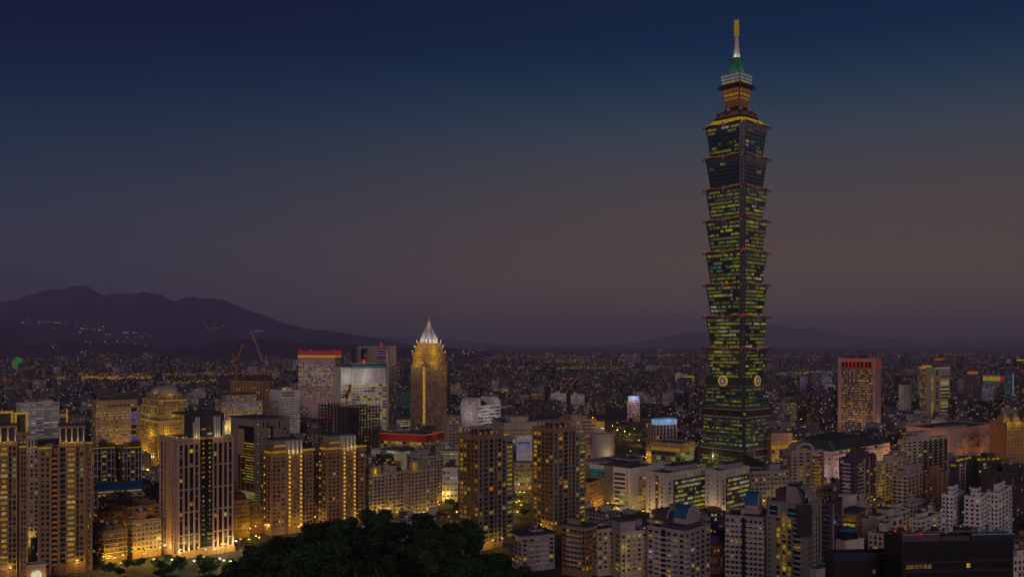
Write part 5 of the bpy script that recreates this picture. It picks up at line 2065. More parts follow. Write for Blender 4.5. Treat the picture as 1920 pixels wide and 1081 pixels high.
b.part('red_sign', 'lit_orange', U * .55, 10, H + 16, U * .95, 10.6, H + 20)
b.part('sign_post', 'dark_steel', U * .72, 10.1, H, U * .74, 10.5, H + 16)
b.done()
b = B('office_tower', 'dark slender tower with a gold lit corner cap, right of the grey twin-slab tower', 'tower', 1807, 1824, 1836, 702, 1900, 45, 'dark_cladding')
for f in 'LR':
    b.main.grid(f, 6, 4, .4, .5, .08, MIXED, band=True)
    b.main.ribs(f, [b.main.len(f) * i / 6 for i in range(7)], .6, .4, 'mauve_tile')
b.part('gold_cap', 'led_amber', 2, 2, b.H, b.U, b.V * .6, b.H + 6)
b.done()
b = front('billboard_building', 'block with a teal lit screen wall under a yellow light band', 1843, 1876, 703, 2150, 30, 'concrete', cat='billboard building')
b.part('screen', 'lit_teal', 1, -.6, b.z(735), b.U - 1, 0.01, b.z(714))
b.part('yellow_band', 'led_gold', 0, -.7, b.z(713), b.U, 0.02, b.z(705))
b.part('orange_panel', 'lit_orange', -10, -.6, b.z(736), -1, 0.02, b.z(722))
b.part('red_sign', 'lit_red', b.U - 1, -1, b.z(713), b.U + 7, 0, b.z(704))
b.main.grid('R', 10, 4, .6, .5, .4, MIXED, z1=b.z(738), band=True)
b.done()
b = front('office_block', 'teal glass block with a violet edge, beside the teal screen wall', 1884, 1900, 700, 2200, 26, 'green_glass', cat='office block')
b.main.grid('R', 6, 4, .8, .5, .6, [('lit_teal', 3)], 'green_glass', band=True)
b.part('violet_edge', 'lit_violet', b.U * .9, -1, 4, b.U + 1, -.1, b.H)
b.done()
random.seed(75)
b = front('office_tower', 'dark tower with scattered amber windows cut by the frame edge, gold line on its roof', 1906, 1950, 676, 1330, 30, 'dark_cladding')
b.main.grid('R', 9, 3.9, .55, .5, .3, AMBER, band=True)
b.part('roof_line', 'led_gold', 0, -.5, b.H + .2, b.U, 1, b.H + 2.2)
b.done()
b = front('apartment_block', 'white slab with faint window rows, left of the grey twin-slab tower', 1685, 1709, 722, 1760, 20, 'white_tile', cat='apartment block')
b.main.grid('R', 8, 3.6, .5, .45, .04, band=True)
b.part('roof_house', 'plum_roof', 2, 3, b.H, b.U - 2, 12, b.H + 9)
b.done()

random.seed(77)
for (l, r, t, Y, wl, lab, pal, lit_) in (
        (1032, 1062, 738, 2050, 'white_tile', 'white slab with green-white lit windows, nearer to the exhibition hall', [('lit_lime', 3), ('lit_white', 2), ('lit_teal', .5)], .55),
        (1070, 1096, 740, 2030, 'white_tile', 'white slab with green-white lit windows, nearer to the dark park', [('lit_lime', 3), ('lit_white', 2), ('lit_teal', .5)], .5),
        (974, 992, 742, 1960, 'brick', 'brown slab with a pale roof edge, left one of a pair above the amber avenue', WARM, .15),
        (996, 1016, 739, 1950, 'brick', 'brown slab with a pale roof edge, right one of a pair above the amber avenue', WARM, .15),
        (926, 952, 729, 2100, 'tan_stone', 'tan slab topped by a glowing gold band, behind the white rounded block', WARM, .25),
        (1104, 1134, 748, 2000, 'pink_stone', 'pinkish slab with dim windows, between the white slabs and the glowing pink sign', AMBER, .25),
        (1280, 1306, 704, 2600, 'cream_tile', 'pale low tower with a row of yellow lit crown bays, left of the skyscraper', GOLD, .5),
        (1266, 1280, 700, 2640, 'white_tile', 'white tower with cold windows beside the yellow bayed low tower', [('lit_white', 2), ('lit_cool', 1)], .4),
        (1500, 1560, 706, 2500, 'concrete', 'wide block with a long blue-violet lit facade, right of the skyscraper', [('lit_violet', 3), ('lit_cool', 2), ('lit_blue', 1)], .8),
        (1548, 1566, 722, 2100, 'white_tile', 'small white tower close to the red-lit pink tower', MIXED, .2),
        (1490, 1524, 740, 1800, 'plum_roof', 'dark plum slab pair with few lit windows, right of the skyscraper belt', MIXED, .12),
        (90, 112, 744, 1900, 'mauve_tile', 'mauve slab with scattered lit windows, above the white striped office block', MIXED, .2),
        (350, 372, 738, 1750, 'mauve_tile', 'mauve slab behind the gold stepped building, dotted with yellow windows', WARM, .35),
        (845, 864, 722, 1900, 'pink_stone', 'pinkish slab with a gold lit corner, between the domed tower and the white rounded block', AMBER, .4)):
    b = front('office_slab', lab, l, r, t, Y, 18, wl, cat='office block')
    b.main.grid('R', max(5, int(b.U / 3.6)), 3.6, .55, .5, lit_, pal, band=True)
    b.main.huts(1)
    if wl == 'brick':
        b.part('roof_edge', 'pale_paint', -.5, -.6, b.H - 1, b.U + .5, -.02, b.H + 1.2)
    if 'gold band' in lab or 'crown bays' in lab:
        b.part('gold_band', 'led_gold', 0, -.6, b.H - 5, b.U, -.02, b.H - 1)
    b.done()
b = front('billboard_building', 'building crowned by a glowing pink-white sign, beyond the dark park', 1176, 1200, 752, 1700, 18, 'pink_stone', cat='billboard building')
b.main.grid('R', 7, 4, .7, .5, .7, [('lit_violet', 2), ('lit_white', 2)], band=True)
b.part('sign_box', 'sign_blue', 2, -1, b.H + 1.2, b.U - 2, 4, b.z(742))
point(b.root, (b.U * .5, -10, b.H + 6), 2500, (1, .6, .85), 1.5, 'sign_glow')
b.done()

# gold gabled flats at the right edge
b = B('apartment_tower', 'gold lit apartment tower with twin pointed gables at the frame edge', 'tower', 1881, 1888, 1930, 792, 960, 12, 'gold_stone', V=26)
v = b.main
v.grid('R', 7, 3.4, .35, .45, .2, AMBER, 'brown_glass')
v.ribs('R', [b.U * i / 7 for i in range(8)], .6, .5, 'gold_stone')
for (p, q) in ((1882, 1897), (1900, 1916)):
    a, e = b.upx(p) , b.upx(q)
    mb = MB()
    mb.loft([[(a, 1, b.H), (e, 1, b.H), (e, 12, b.H), (a, 12, b.H)], [(a + 1.5, 2, b.z(783)), (e - 1.5, 2, b.z(783)), (e - 1.5, 11, b.z(783)), (a + 1.5, 11, b.z(783))], [((a + e) / 2 - .3, 5, b.z(774)), ((a + e) / 2 + .3, 5, b.z(774)), ((a + e) / 2 + .3, 8, b.z(774)), ((a + e) / 2 - .3, 8, b.z(774))]], 'gold_stone')
    mb.build('gable_roof', b.root)
    point(b.root, ((a + e) / 2, -4, b.H - 1), 160, (1, .72, .12), .5, 'crown_light')
point(b.root, (b.U * .3, -10, 14), 420, (1, .7, .2), .8, 'flood_beam')
b.done()
b = front('billboard_building', 'narrow block glowing white-yellow beside the gold gabled tower', 1864, 1882, 803, 1010, 14, 'pale_paint', cat='billboard building')
b.part('light_panel', 'lit_cream', b.U * .1, -.5, b.z(860), b.U * .9, 0.01, b.z(806))
b.part('yellow_panel', 'lit_yellow', b.U * .6, -.7, b.z(838), b.U * .95, -.52, b.z(818))
b.done()

# big pink stone mall with stepped blocks
random.seed(76)
b = B('mall', 'large windowless pink stone mall with stepped boxes along its front', 'mall', 1700, 1780, 1862, 806, 1010, 40, 'pink_stone')
v = b.main
U, V, H = b.U, b.V, b.H
v.bands('L', [H - 2 - i * 2.6 for i in range(12)], .12, .12, 'mauve_tile')
for i in range(9):
    a = U * (.1 + .095 * i)
    z0_ = H * (.62 - .03 * (i % 3))
    b.part('stepped_box', 'pink_stone' if i % 2 else 'mauve_tile', a, -3 - 1.5 * (i % 2), z0_, a + U * .085, 0.1, z0_ + 6 + 4 * ((i * 7) % 3))
    if i % 2:
        v.win('R', a + 1, a + 3, H * .28, H * .42, 'black_panel')
b.part('upper_block', 'pink_stone', U * .05, 6, H, U * .5, V * .4, H + 2.6)
b.part('upper_block', 'plum_roof', U * .25, 8, H + 2.6, U * .42, V * .3, H + 5)
for (u, vv, p) in ((-22, V * .25, 4200), (-22, V * .75, 4200), (U * .3, -20, 1900), (U * .7, -20, 2000)):
    point(b.root, (u, vv, 16), p, (1, .4, .12), 1, 'flood_beam')
b.done()
for i, (l, r, t, lab) in enumerate(((1700, 1735, 792, 'low mauve office strip with small lit windows, behind the pink stone mall'), (1738, 1775, 786, 'grey office strip with skylights on its roof, behind the pink stone mall'))):
    b = front('low_block', lab, l, r, t, 1180, 24, 'mauve_tile', cat='low block')
    b.main.grid('R', 9, 3.8, .6, .45, .55, [('lit_cream', 3), ('lit_cool', 1)], band=True)
    b.main.huts(2)
    b.done()
b = B('mall', 'low mall with a faceted dark green roof and violet lit pale walls', 'mall', 1498, 1560, 1668, 846, 960, 42, 'pale_paint', V=48)
v = b.main
U, V, H = b.U, b.V, b.H
mb = MB()
mb.loft([[(-2, -2, H + .3), (U + 2, -2, H + .3), (U + 2, V + 2, H + .3), (-2, V + 2, H + .3)],
         [(6, 8, H + 10), (U * .6, 8, H + 11), (U * .62, V - 8, H + 13), (8, V - 10, H + 12)]], 'slate_green_roof')
mb.face([(-2, -2, H + .45), (U * .3, -2, H + .45), (U * .28, 6, H + 8), (6, 8, H + 10.1)], 'green_copper')
mb.build('faceted_roof', b.root)
for f in 'LR':
    v.grid(f, 8, 5, .5, .3, .7, [('lit_violet', 2), ('lit_cream', 2), ('lit_warm', 1)], z0=3)
    v.add('cornice', 'pink_stone', f, -.5, v.len(f) + .5, H - 5, H - 3.6, 0, .9)
for i in range(4):
    v.win('R', U * (.12 + .2 * i), U * (.12 + .2 * i) + 7, H - 3.3, H - 1.0, 'black_panel')
point(b.root, (U * .2, -14, 10), 2400, (1, .5, .7), 1, 'flood_beam')
point(b.root, (U * .7, -14, 10), 2600, (1, .62, .3), 1, 'flood_beam')
point(b.root, (-14, V * .4, 10), 2200, (1, .55, .6), 1, 'flood_beam')
b.part('corner_lamp', 'lamp_head', U * .24, -3.2, H - 2, U * .24 + 2, -1.4, H)
b.done()

# ------------------------------------------------------------------ right side apartment towers
random.seed(80)
b = plain_flats('dark apartment tower with arched crown and round amber balconies, beside the yellow mall wing', 1478, 1484, 1545, 847, 830, 20, 'mauve_tile', 5, 81, .3, WARM, V=18, hut=0)
U, H = b.U, b.H
mb = MB()
n = 10
for i in range(n):
    t0, t1 = math.pi * i / n, math.pi * (i + 1) / n
    c = U * .42
    r0, r1 = U * .22, U * .3
    q = lambda r, t, vv: (c - r * math.cos(t), vv, H + r * .75 * math.sin(t))
    mb.face([q(r0, t0, 0), q(r0, t1, 0), q(r1, t1, 0), q(r1, t0, 0)][::-1], 'mauve_tile')
    mb.face([q(r1, t0, 0), q(r1, t0, 12), q(r1, t1, 12), q(r1, t1, 0)][::-1], 'mauve_tile')
    mb.face([q(r0, t0, 0), q(r0, t0, 12), q(r0, t1, 12), q(r0, t1, 0)], 'mauve_tile')
mb.build('arched_crown_trim', b.root)
b.part('crown_light', 'lit_warm', U * .3, 3, H, U * .54, 4, H + 2.6)
for k in range(15):
    z = H - 6 - k * 3.2
    if z < 4:
        break
    mb = MB()
    mb.lathe((U * .78, -.4), [(2.5, z), (2.6, z + 1.0)], random.choice(['dark_cladding', 'mauve_tile']), 12, sy=.6)
    mb.build('balcony', b.root)
    b.main.win('R', U * .68, U * .88, z + 1.1, z + 2.6, pick(AMBER) if random.random() < .75 else 'dark_glass', .2)
b.main.ribs('R', [U * .6, U * .97], 1.4, 1.0, 'mauve_tile')
b.done()
b = plain_flats('tall dark apartment tower with zigzag balconies and a stepped dark crown', 1573, 1604, 1643, 862, 745, 48, 'plum_roof', 6, 82, .22, WARM, balc=('L', .3, .75, 'pale_paint'))
b.part('crown_block', 'plum_roof', b.U * .1, b.V * .1, b.H, b.U * .7, b.V * .7, b.z(852))
b.part('crown_block', 'dark_cladding', b.U * .2, b.V * .2, b.z(852), b.U * .6, b.V * .6, b.z(845))
b.main.balconies('R', b.U * .1, b.U * .35, 3.2, 'mauve_tile')
b.main.ribs('R', [b.U * .42, b.U * .64, b.U * .98], .8, .6, 'mauve_tile')
b.done()
plain_flats('cream apartment block in warm light, behind the tall dark zigzag tower', 1640, 1652, 1706, 868, 850, 38, 'cream_tile', 7, 83, .3, WARM).done()
b = plain_flats('cream apartment tower with dark balconies and roof hut, in front of the pink stone mall', 1684, 1700, 1778, 826, 880, 34, 'cream_tile', 8, 84, .2, WARM, balc=('R', .35, .95, 'dark_cladding'))
b.part('roof_tower', 'cream_tile', b.U * .3, 2, b.H, b.U * .62, 14, b.z(813))
b.done()
b = plain_flats('tan apartment block with pale stacked balconies and a hut with a red light', 1672, 1702, 1730, 892, 760, 46, 'beige_tile', 4, 85, .1, MIXED, balc=('L', .25, .6, 'pale_paint'))
b.part('roof_tower', 'mauve_tile', b.U * .3, b.V * .2, b.H, b.U * .8, b.V * .6, b.H + 8)
b.part('warning_light', 'beacon_red', b.U * .6, b.V * .4, b.H + 8, b.U * .6 + .7, b.V * .4 + .7, b.H + 8.8)
b.done()
b = plain_flats('orange-brown brick block with a square brick roof tower', 1734, 1748, 1776, 890, 780, 36, 'brick', 3, 86, .06, WARM, ww=.25)
b.part('roof_tower', 'brick', b.U * .05, b.V * .1, b.H, b.U * .5, b.V * .5, b.z(873))
b.done()
b = plain_flats('dark slab with a column of white framed windows and a gold lit roof', 1778, 1798, 1832, 868, 800, 44, 'plum_roof', 4, 87, .15, WARM, lcols=1)
b.main.ribs('R', [b.U * .04, b.U * .32], .8, .6, 'white_tile')
b.main.bands('R', [5 + i * 3.2 for i in range(int((b.H - 6) / 3.2))], .6, .5, 'white_tile', b.U * .04, b.U * .32)
for i in range(5):
    b.part('roof_lamp', 'led_gold', b.U * (.1 + .2 * i), 2, b.H + 1.2, b.U * (.2 + .2 * i), 5, b.H + 2.6)
b.done()
b = plain_flats('dark flats with round white window frames, joined to the gold lit slab', 1830, 1834, 1882, 866, 815, 18, 'dark_cladding', 6, 88, .22, WARM, V=18)
for i in range(12):
    for j in (1, 4):
        q = MB()
        c = b.U * (j + .5) / 6
        z = 6 + i * 3.3
        if z > b.H - 3:
            continue
        q.box(c - 1.5, -.45, z - .2, c - 1.1, -.05, z + 2.2, 'pale_paint')
        q.box(c + 1.1, -.45, z - .2, c + 1.5, -.05, z + 2.2, 'pale_paint')
        q.box(c - 1.1, -.45, z + 1.8, c + 1.1, -.05, z + 2.2, 'pale_paint')
        q.build('window_frame', b.root)
for i in range(5):
    b.part('roof_lamp', 'led_gold', b.U * (.1 + .18 * i), 2, b.H + 1.2, b.U * (.17 + .18 * i), 4, b.H + 2.8)
b.done()
plain_flats('dark brown slab with plain ribbed side and few amber windows, behind the white row', 1852, 1898, 1926, 888, 735, 42, 'dark_cladding', 7, 89, .12, AMBER, V=24, lcols=6).done()
for i, (l, m, r, t, Y, lab) in enumerate((
        (1766, 1788, 1808, 930, 665, 'white apartment block with pink roof hut, nearest of the row to the mauve house block'),
        (1808, 1838, 1852, 934, 655, 'white apartment block, middle one of the row of three white blocks'),
        (1850, 1872, 1897, 926, 670, 'white apartment block with cold stair lights, last of the row beside the dark brown slab'))):
    b = plain_flats(lab, l, m, r, t, Y, 50, 'white_tile', 4, 90 + i, .12, [('lit_warm', 2), ('lit_cool', 2), ('lit_cream', 1)], ww=.45, hut=1)
    b.part('roof_tower', 'white_tile', b.U * .25, b.V * .3, b.H, b.U * .75, b.V * .7, b.H + 6.5)
    b.part('tower_roof', 'roof_felt', b.U * .2, b.V * .27, b.H + 6.5, b.U * .8, b.V * .73, b.H + 7)
    b.main.balconies('R', b.U * .5, b.U * .95, 3.2, 'white_tile', dp=.9)
    b.done()
for i, (l, m, r, t, Y, wl, lab) in enumerate((
        (1694, 1712, 1740, 946, 690, 'mauve_tile', 'small mauve house block with a stepped white stair hut'),
        (1730, 1742, 1768, 958, 680, 'white_tile', 'small white house block tucked against the first white apartment block'),
        (1704, 1726, 1766, 976, 640, 'pale_paint', 'small pale house block with an orange lit side, below the white row'),
        (1660, 1676, 1706, 964, 670, 'pale_paint', 'small cream house block beside the arcaded building'))):
    b = plain_flats(lab, l, m, r, t, Y, 44, wl, 4, 95 + i, .15, MIXED, hut=2, name='house_block')
    b.done()
b = B('low_block', 'cream low building with two storeys of arched openings', 'low block', 1634, 1648, 1694, 978, 625, 36, 'cream_tile', V=16)
v = b.main
for k in range(2):
    for i in range(4):
        c = b.U * (i + .5) / 4
        z = b.H - 4.6 - k * 4.6
        mb = MB()
        pts = [(c - 1.9, z)] + [(c - 1.9 * math.cos(math.pi * j / 8), z + 1.8 + 1.5 * math.sin(math.pi * j / 8)) for j in range(9)] + [(c + 1.9, z)]
        mb.face([(x, -.08, zz) for x, zz in pts][::-1], 'blue_glass')
        mb.build('arched_window', b.root)
b.main.huts(2)
b.done()
b = plain_flats('grey block with a tall white square roof tower, behind the rounded yellow lit flats', 1580, 1592, 1634, 955, 680, 40, 'mauve_tile', 5, 99, .2, WARM)
b.part('roof_tower', 'pale_paint', b.U * .15, 3, b.H, b.U * .5, 12, b.z(931))
b.done()

# ------------------------------------------------------------------ nearest blocks along the bottom
def near_flats(label, l, m, r, top, Y, deg, wl, cols, seed, lit=.12, pal=WARM, lcols=4, hut=1, roof_over=None, fh=3.15, V=None, ledge='L', ledge_mat='pale_paint'):
    random.seed(seed)
    b = B('apartment_block', label, 'apartment block', l, m, r, top, Y, deg, wl, V=V)
    v = b.main
    U, V, H = b.U, b.V, b.H
    v.grid('R', cols, fh, .5, .5, lit, pal)
    v.grid('L', lcols, fh, .55, .5, lit, pal)
    if ledge:
        n = int((H - 6) / fh)
        for k in range(n):
            v.add('balcony', ledge_mat, ledge, v.len(ledge) * .2, v.len(ledge) * .8, H - 4.2 - k * fh - 1.0, H - 4.2 - k * fh - .1, 0, 1.1)
    air_units(b, v, 16)
    if roof_over:
        b.part('overhanging_roof', 'roof_felt', -1.6, -1.6, H + 1.2, U + 1.2, V + 1, H + 1.9)
        mb = MB()
        for i in range(9):
            mb.box(-1.3, V * i / 9, H - .6, 0, V * i / 9 + .5, H + 1.2, roof_over)
            mb.box(U * i / 9 + .2, -1.3, H - .6, U * i / 9 + .7, 0, H + 1.2, roof_over)
        mb.build('bracket_trim', b.root)
    v.huts(hut)
    return b


def arched_hut(b, u0, v0, u1, v1, z, h, mat, roof_m):
    b.part('roof_hut', mat, u0, v0, z, u1, v1, z + h)
    mb = MB()
    n = 10
    r = (u1 - u0) / 2
    c = (u0 + u1) / 2
    for i in range(n):
        t0, t1 = math.pi * i / n, math.pi * (i + 1) / n
        p0, p1 = (c - r * math.cos(t0), z + h + r * math.sin(t0)), (c - r * math.cos(t1), z + h + r * math.sin(t1))
        mb.face([(p0[0], v0, p0[1]), (p1[0], v0, p1[1]), (p1[0], v1, p1[1]), (p0[0], v1, p0[1])], roof_m)
        for vv, rev in ((v0 + .2, False), (v1 - .2, True)):
            q = [(c, vv, z + h), (p0[0], vv, p0[1]), (p1[0], vv, p1[1])]
            mb.face(q if not rev else q[::-1], mat)
    mb.build('barrel_roof', b.root)
    rg_ = MB()
    for i in range(n):
        t0, t1 = math.pi * i / n, math.pi * (i + 1) / n
        rg_.bar((c - r * math.cos(t0), v0, z + h + r * math.sin(t0)), (c - r * math.cos(t1), v0, z + h + r * math.sin(t1)), .3, 'pale_paint')
    rg_.build('arch_trim', b.root)


b = near_flats('dark flats with pale bracketed roof edge, between the wooded hill and the nearer pergola tower', 970, 978, 1040, 1008, 590, 24, 'mauve_tile', 5, 101, .22, WARM, 3, 1, 'pale_paint', V=16, ledge='R')
b.part('plain_panel', 'mauve_tile', b.U * .52, -.5, 0, b.U * .76, -.02, b.H - 1)
b.done()
b = near_flats('dark apartment block with an overhanging bracketed roof and a few orange windows', 1054, 1098, 1117, 992, 575, 52, 'brown_stone', 3, 102, .2, AMBER, 6, 1, 'pink_stone')
b.done()
b = near_flats('beige apartment block lit yellow in its recess, joined to the bracketed roof block', 1117, 1120, 1160, 995, 580, 22, 'cream_tile', 4, 103, .45, WARM, 2, 0, V=15, ledge=None)
for k in range(12):
    b.main.add('balcony', 'gold_stone', 'R', b.U * .55, b.U * .95, b.H - 5.4 - k * 3.15, b.H - 4.4 - k * 3.15, 0, 1)
point(b.root, (b.U * .8, -3.5, b.H - 18), 60, (1, .7, .12), .5, 'recess_light')
point(b.root, (b.U * .9, -3.5, b.H - 8), 40, (1, .7, .12), .5, 'recess_light')
b.done()
b = near_flats('beige apartment block with a tiled square roof tower and yellow lit recess', 1160, 1164, 1214, 1000, 572, 24, 'cream_tile', 5, 104, .3, WARM, 2, 0, V=16, ledge=None)
b.part('roof_tower', 'mauve_tile', b.U * .05, 2, b.H, b.U * .6, 13, b.z(979))
b.part('tower_roof', 'roof_felt', b.U * .01, 1.2, b.z(979), b.U * .64, 13.6, b.z(976))
for k in range(11):
    b.main.add('balcony', 'beige_tile', 'R', b.U * .32, b.U * .55, b.H - 5.4 - k * 3.15, b.H - 4.3 - k * 3.15, 0, 1)
    b.main.add('balcony', 'pink_stone', 'R', b.U * .8, b.U * 1.0, b.H - 5.4 - k * 3.15, b.H - 4.3 - k * 3.15, 0, .8)
point(b.root, (b.U * .15, -3.5, b.H - 9), 60, (1, .72, .1), .5, 'recess_light')
point(b.root, (b.U * .15, -3.5, b.H - 22), 60, (1, .72, .1), .5, 'recess_light')
b.done()
b = near_flats('blue-grey apartment block with a small blue barrel roof and curved balcony bands', 1214, 1284, 1332, 998, 552, 48, 'mauve_tile', 5, 105, .2, [('lit_warm', 3), ('lit_yellow', 2), ('lit_cool', 1), ('lit_teal', .4)], 6, 0, ledge='L')
U, V, H = b.U, b.V, b.H
b.main.add('dark_slot', 'black_panel', 'L', V * .5, V * .62, 0, H, 0, .4)
for k in range(12):
    z = H - 5.3 - k * 3.15
    mb = MB()
    mb.lathe((U * .08, -.2), [(3.4, z), (3.5, z + 1.0)], 'pale_paint', 14, sy=.5)
    mb.build('curved_balcony', b.root)
b.part('roof_house', 'plum_roof', U * .05, V * .1, H, U * .8, V * .7, H + 3)
arched_hut(b, U * .3, V * .15, U * .8, V * .55, H + 3, 3.2, 'mauve_tile', 'blue_roof')
arched_hut(b, U * .05, V * .5, U * .4, V * .8, H + 3, 3.6, 'dark_cladding', 'plum_roof')
b.part('roof_slab', 'mauve_tile', -.6, V * .6, H + 3, U * .3, V, H + 5)
b.part('lit_window', 'lit_warm', -.75, V * .66, H + 3.6, -.62, V * .78, H + 4.6)
b.done()
b = near_flats('small brick flats with a round plum roof hut, wedged between two grey blocks', 1330, 1338, 1362, 1026, 585, 30, 'brick', 4, 106, .3, AMBER, 2, 0, V=12, ledge=None)
mb = MB()
mb.lathe((b.U * .45, 5), [(3.6, b.H), (3.6, b.H + 4), (2.8, b.H + 6), (.2, b.H + 6.8)], 'plum_roof', 10)
mb.build('roof_hut', b.root)
b.done()
b = near_flats('grey apartment block with wrapping balcony bands and a small arched roof hut', 1360, 1430, 1440, 972, 560, 66, 'mauve_tile', 3, 107, .1, WARM, 8, 0, ledge=None)
U, V, H = b.U, b.V, b.H
for k in range(14):
    z = H - 5.1 - k * 3.15
    if z < 3:
        break
    b.main.add('balcony', 'pale_paint', 'L', -1.0, V * .44, z - .1, z + .9, 0, 1.1)
    b.main.add('balcony', 'pale_paint', 'L', V * .58, V, z - .1, z + .9, 0, .7)
b.main.add('dark_slot', 'black_panel', 'L', V * .46, V * .55, 0, H, 0, .3)
b.part('planter', 'slate_green_roof', -.6, -.6, H + 1.1, U, V * .5, H + 2.2)
b.part('roof_hut', 'mauve_tile', U * .1, V * .1, H, U * .9, V * .6, H + 5)
arched_hut(b, U * .15, V * .14, U * .85, V * .5, H + 5, 2.2, 'pink_stone', 'blue_roof')
b.done()

# the big grey block with framed top windows and striped crown
random.seed(108)
b = B('apartment_tower', 'big grey apartment block with square framed top windows, yellow lit stairs and striped crown', 'apartment block', 1437, 1508, 1541, 948, 548, 46, 'grey_stone')
v = b.main
U, V, H = b.U, b.V, b.H
vp = b.vpx
for (p, q) in ((1463, 1441), (1498, 1475)):
    s0, s1 = vp(p), vp(q)
    v.add('frame', 'mauve_tile', 'L', s0, s1, H - 9, H - .6, 0, 1.0)
    v.add('framed_window', 'blue_glass', 'L', s0 + 1.2, s1 - 1.2, H - 7.6, H - 2, 1.0, 1.1)
    v.add('glass_band', 'lit_teal', 'L', s0 + 1.6, s1 - 1.6, H - 5.6, H - 4.9, 1.1, 1.16)
s0, s1 = vp(1474.5), vp(1467)
v.add('stair_recess', 'gold_stone', 'L', s0, s1, 2, H - 6, 0, .15)
for k in range(13):
    z = H - 11 - k * 3.3
    if z < 3:
        break
    v.add('stair_light', random.choice(['lit_yellow', 'lit_warm', 'lit_yellow', 'dark_glass']), 'L', s0 + .3, s1 - .3, z, z + 2.0, .15, .5)
    if k % 3 == 0:
        point(b.root, (-3.2, (s0 + s1) / 2, z + 1), 26, (1, .72, .08), .4, 'stair_lamp')
    for (p, q) in ((1462, 1456), (1483, 1477)):
        v.win('L', vp(p), vp(q), z - .2, z + 2.1, pick([('lit_yellow', 2), ('lit_lime', 2), ('lit_dim', 1)]) if random.random() < .5 else 'blue_glass')
    mb = MB()
    c = vp(1494)
    mb.lathe((-.2, c), [(3.0, z), (3.1, z + 1.2)], 'mauve_tile', 12, sx=.6)
    mb.build('curved_balcony', b.root)
    v.win('L', c - 2.2, c + 2.2, z + 1.3, z + 2.7, 'lit_warm' if k == 5 else 'dark_glass', .3)
    v.win('L', vp(1444) , vp(1441), z, z + 1.3, 'dark_glass')
    for j, p in enumerate((1516, 1530)):
        v.win('R', b.upx(p), b.upx(p) + 1.4, z + .2, z + 2.0, 'dark_glass')
    v.add('air_unit', 'pale_paint', 'R', b.upx(1526), b.upx(1526) + .9, z - 1.2, z - .2, 0, .8)
v.ribs('R', [b.upx(1522), b.upx(1536)], .3, .25, 'dark_steel', 2, H - 2)
b.part('corner_shaft', 'dark_cladding', -2, -2.5, H - 18, 4.5, 4, H + .6)
cb = MB()
n = 12
for i in range(10):
    u0 = 1.5 + i * 1.15
    pts = [(u0, -1.5 + 7.5 * (1 - math.cos(math.pi / 2 * j / n)), H + 2 + 9 * math.sin(math.pi / 2 * j / n)) for j in range(n + 1)]
    for (x0, y0, z0_), (x1, y1, z1_) in zip(pts[:-1], pts[1:]):
        w_ = .55 if i % 2 else .6
        cb.face([(x0, y0, z0_), (x0 + w_ * 2, y0, z0_), (x1 + w_ * 2, y1, z1_), (x1, y1, z1_)], 'pale_paint' if i % 2 else 'black_panel')
cb.build('striped_crown_slat', b.root)
b.part('crown_house', 'mauve_tile', 1.5, 6.2, H, 14, V * .5, H + 10.5)
b.part('crown_house', 'blue_glass', 3, V * .3, H + 10.5, 13, V * .48, H + 12)
b.part('crown_house', 'plum_roof', 2, V * .5, H, U * .8, V * .8, H + 8)
b.part('crown_beam', 'pale_paint', 13, 2, H + 9, U * 1.0, 2.8, H + 9.8)
b.done()
b = near_flats('dark slab with a ribbed side and small white-edged windows, joined to the big grey block', 1534, 1562, 1580, 946, 565, 58, 'plum_roof', 3, 109, .06, MIXED, 1, 1, ledge=None)
b.main.bands('L', [4 + i * 1.6 for i in range(int((b.H - 5) / 1.6))], .25, .15, 'dark_cladding')
b.main.ribs('R', [.5, b.U - .5], 1.8, .3, 'mauve_tile')
b.done()
b = B('low_block', 'low block with a teal lit pool terrace at the foot of the big grey block', 'low block', 1520, 1530, 1566, 1070, 548, 30, 'pale_paint', V=14)
b.part('pool', 'teal_roof', 1, 1, b.H + .1, b.U - 1, b.V - 2, b.H + .9)
b.done()
b = near_flats('rounded yellow lit flats with a dark overhanging roof', 1580, 1606, 1622, 966, 625, 54, 'brown_stone', 3, 110, .2, AMBER, 4, 0, ledge=None)
for k in range(8):
    z = b.H - 4.4 - k * 3.3
    if z < 4:
        break
    b.main.add('lit_balcony', 'lit_yellow' if k % 2 else 'lit_warm', 'L', 1, b.V - 1, z, z + 1.7, 0, .6)
    b.main.add('balcony', 'dark_cladding', 'L', 0, b.V, z - .9, z - .1, 0, 1.3)
b.part('overhanging_roof', 'plum_roof', -1.6, -1, b.H + 1.2, b.U, b.V + 1, b.H + 2.6)
b.done()
b = B('water_tank_building', 'round cornered pale block with a dark glazed blue topped drum', 'low block', 1578, 1584, 1620, 1016, 565, 26, 'pale_paint', V=14)
mb = MB()
mb.lathe((b.U * .5, 6), [(7.2, b.H), (7.4, b.H + 4.5), (6.4, b.H + 5.6)], 'dark_glass', 22, sy=.8)
mb.build('drum', b.root)
q = MB()
q.lathe((b.U * .5, 6), [(6.6, b.H + 5.5), (5.2, b.H + 7.4), (2, b.H + 8.2), (.1, b.H + 8.3)], 'blue_roof', 22, sy=.8)
q.build('drum_roof', b.root)
b.done()
b = near_flats('small cream block with dark windows and a flat railed roof, beside the pale drum block', 1628, 1664, 1690, 1004, 585, 50, 'cream_tile', 3, 111, .15, MIXED, 4, 1, ledge=None)
b.done()

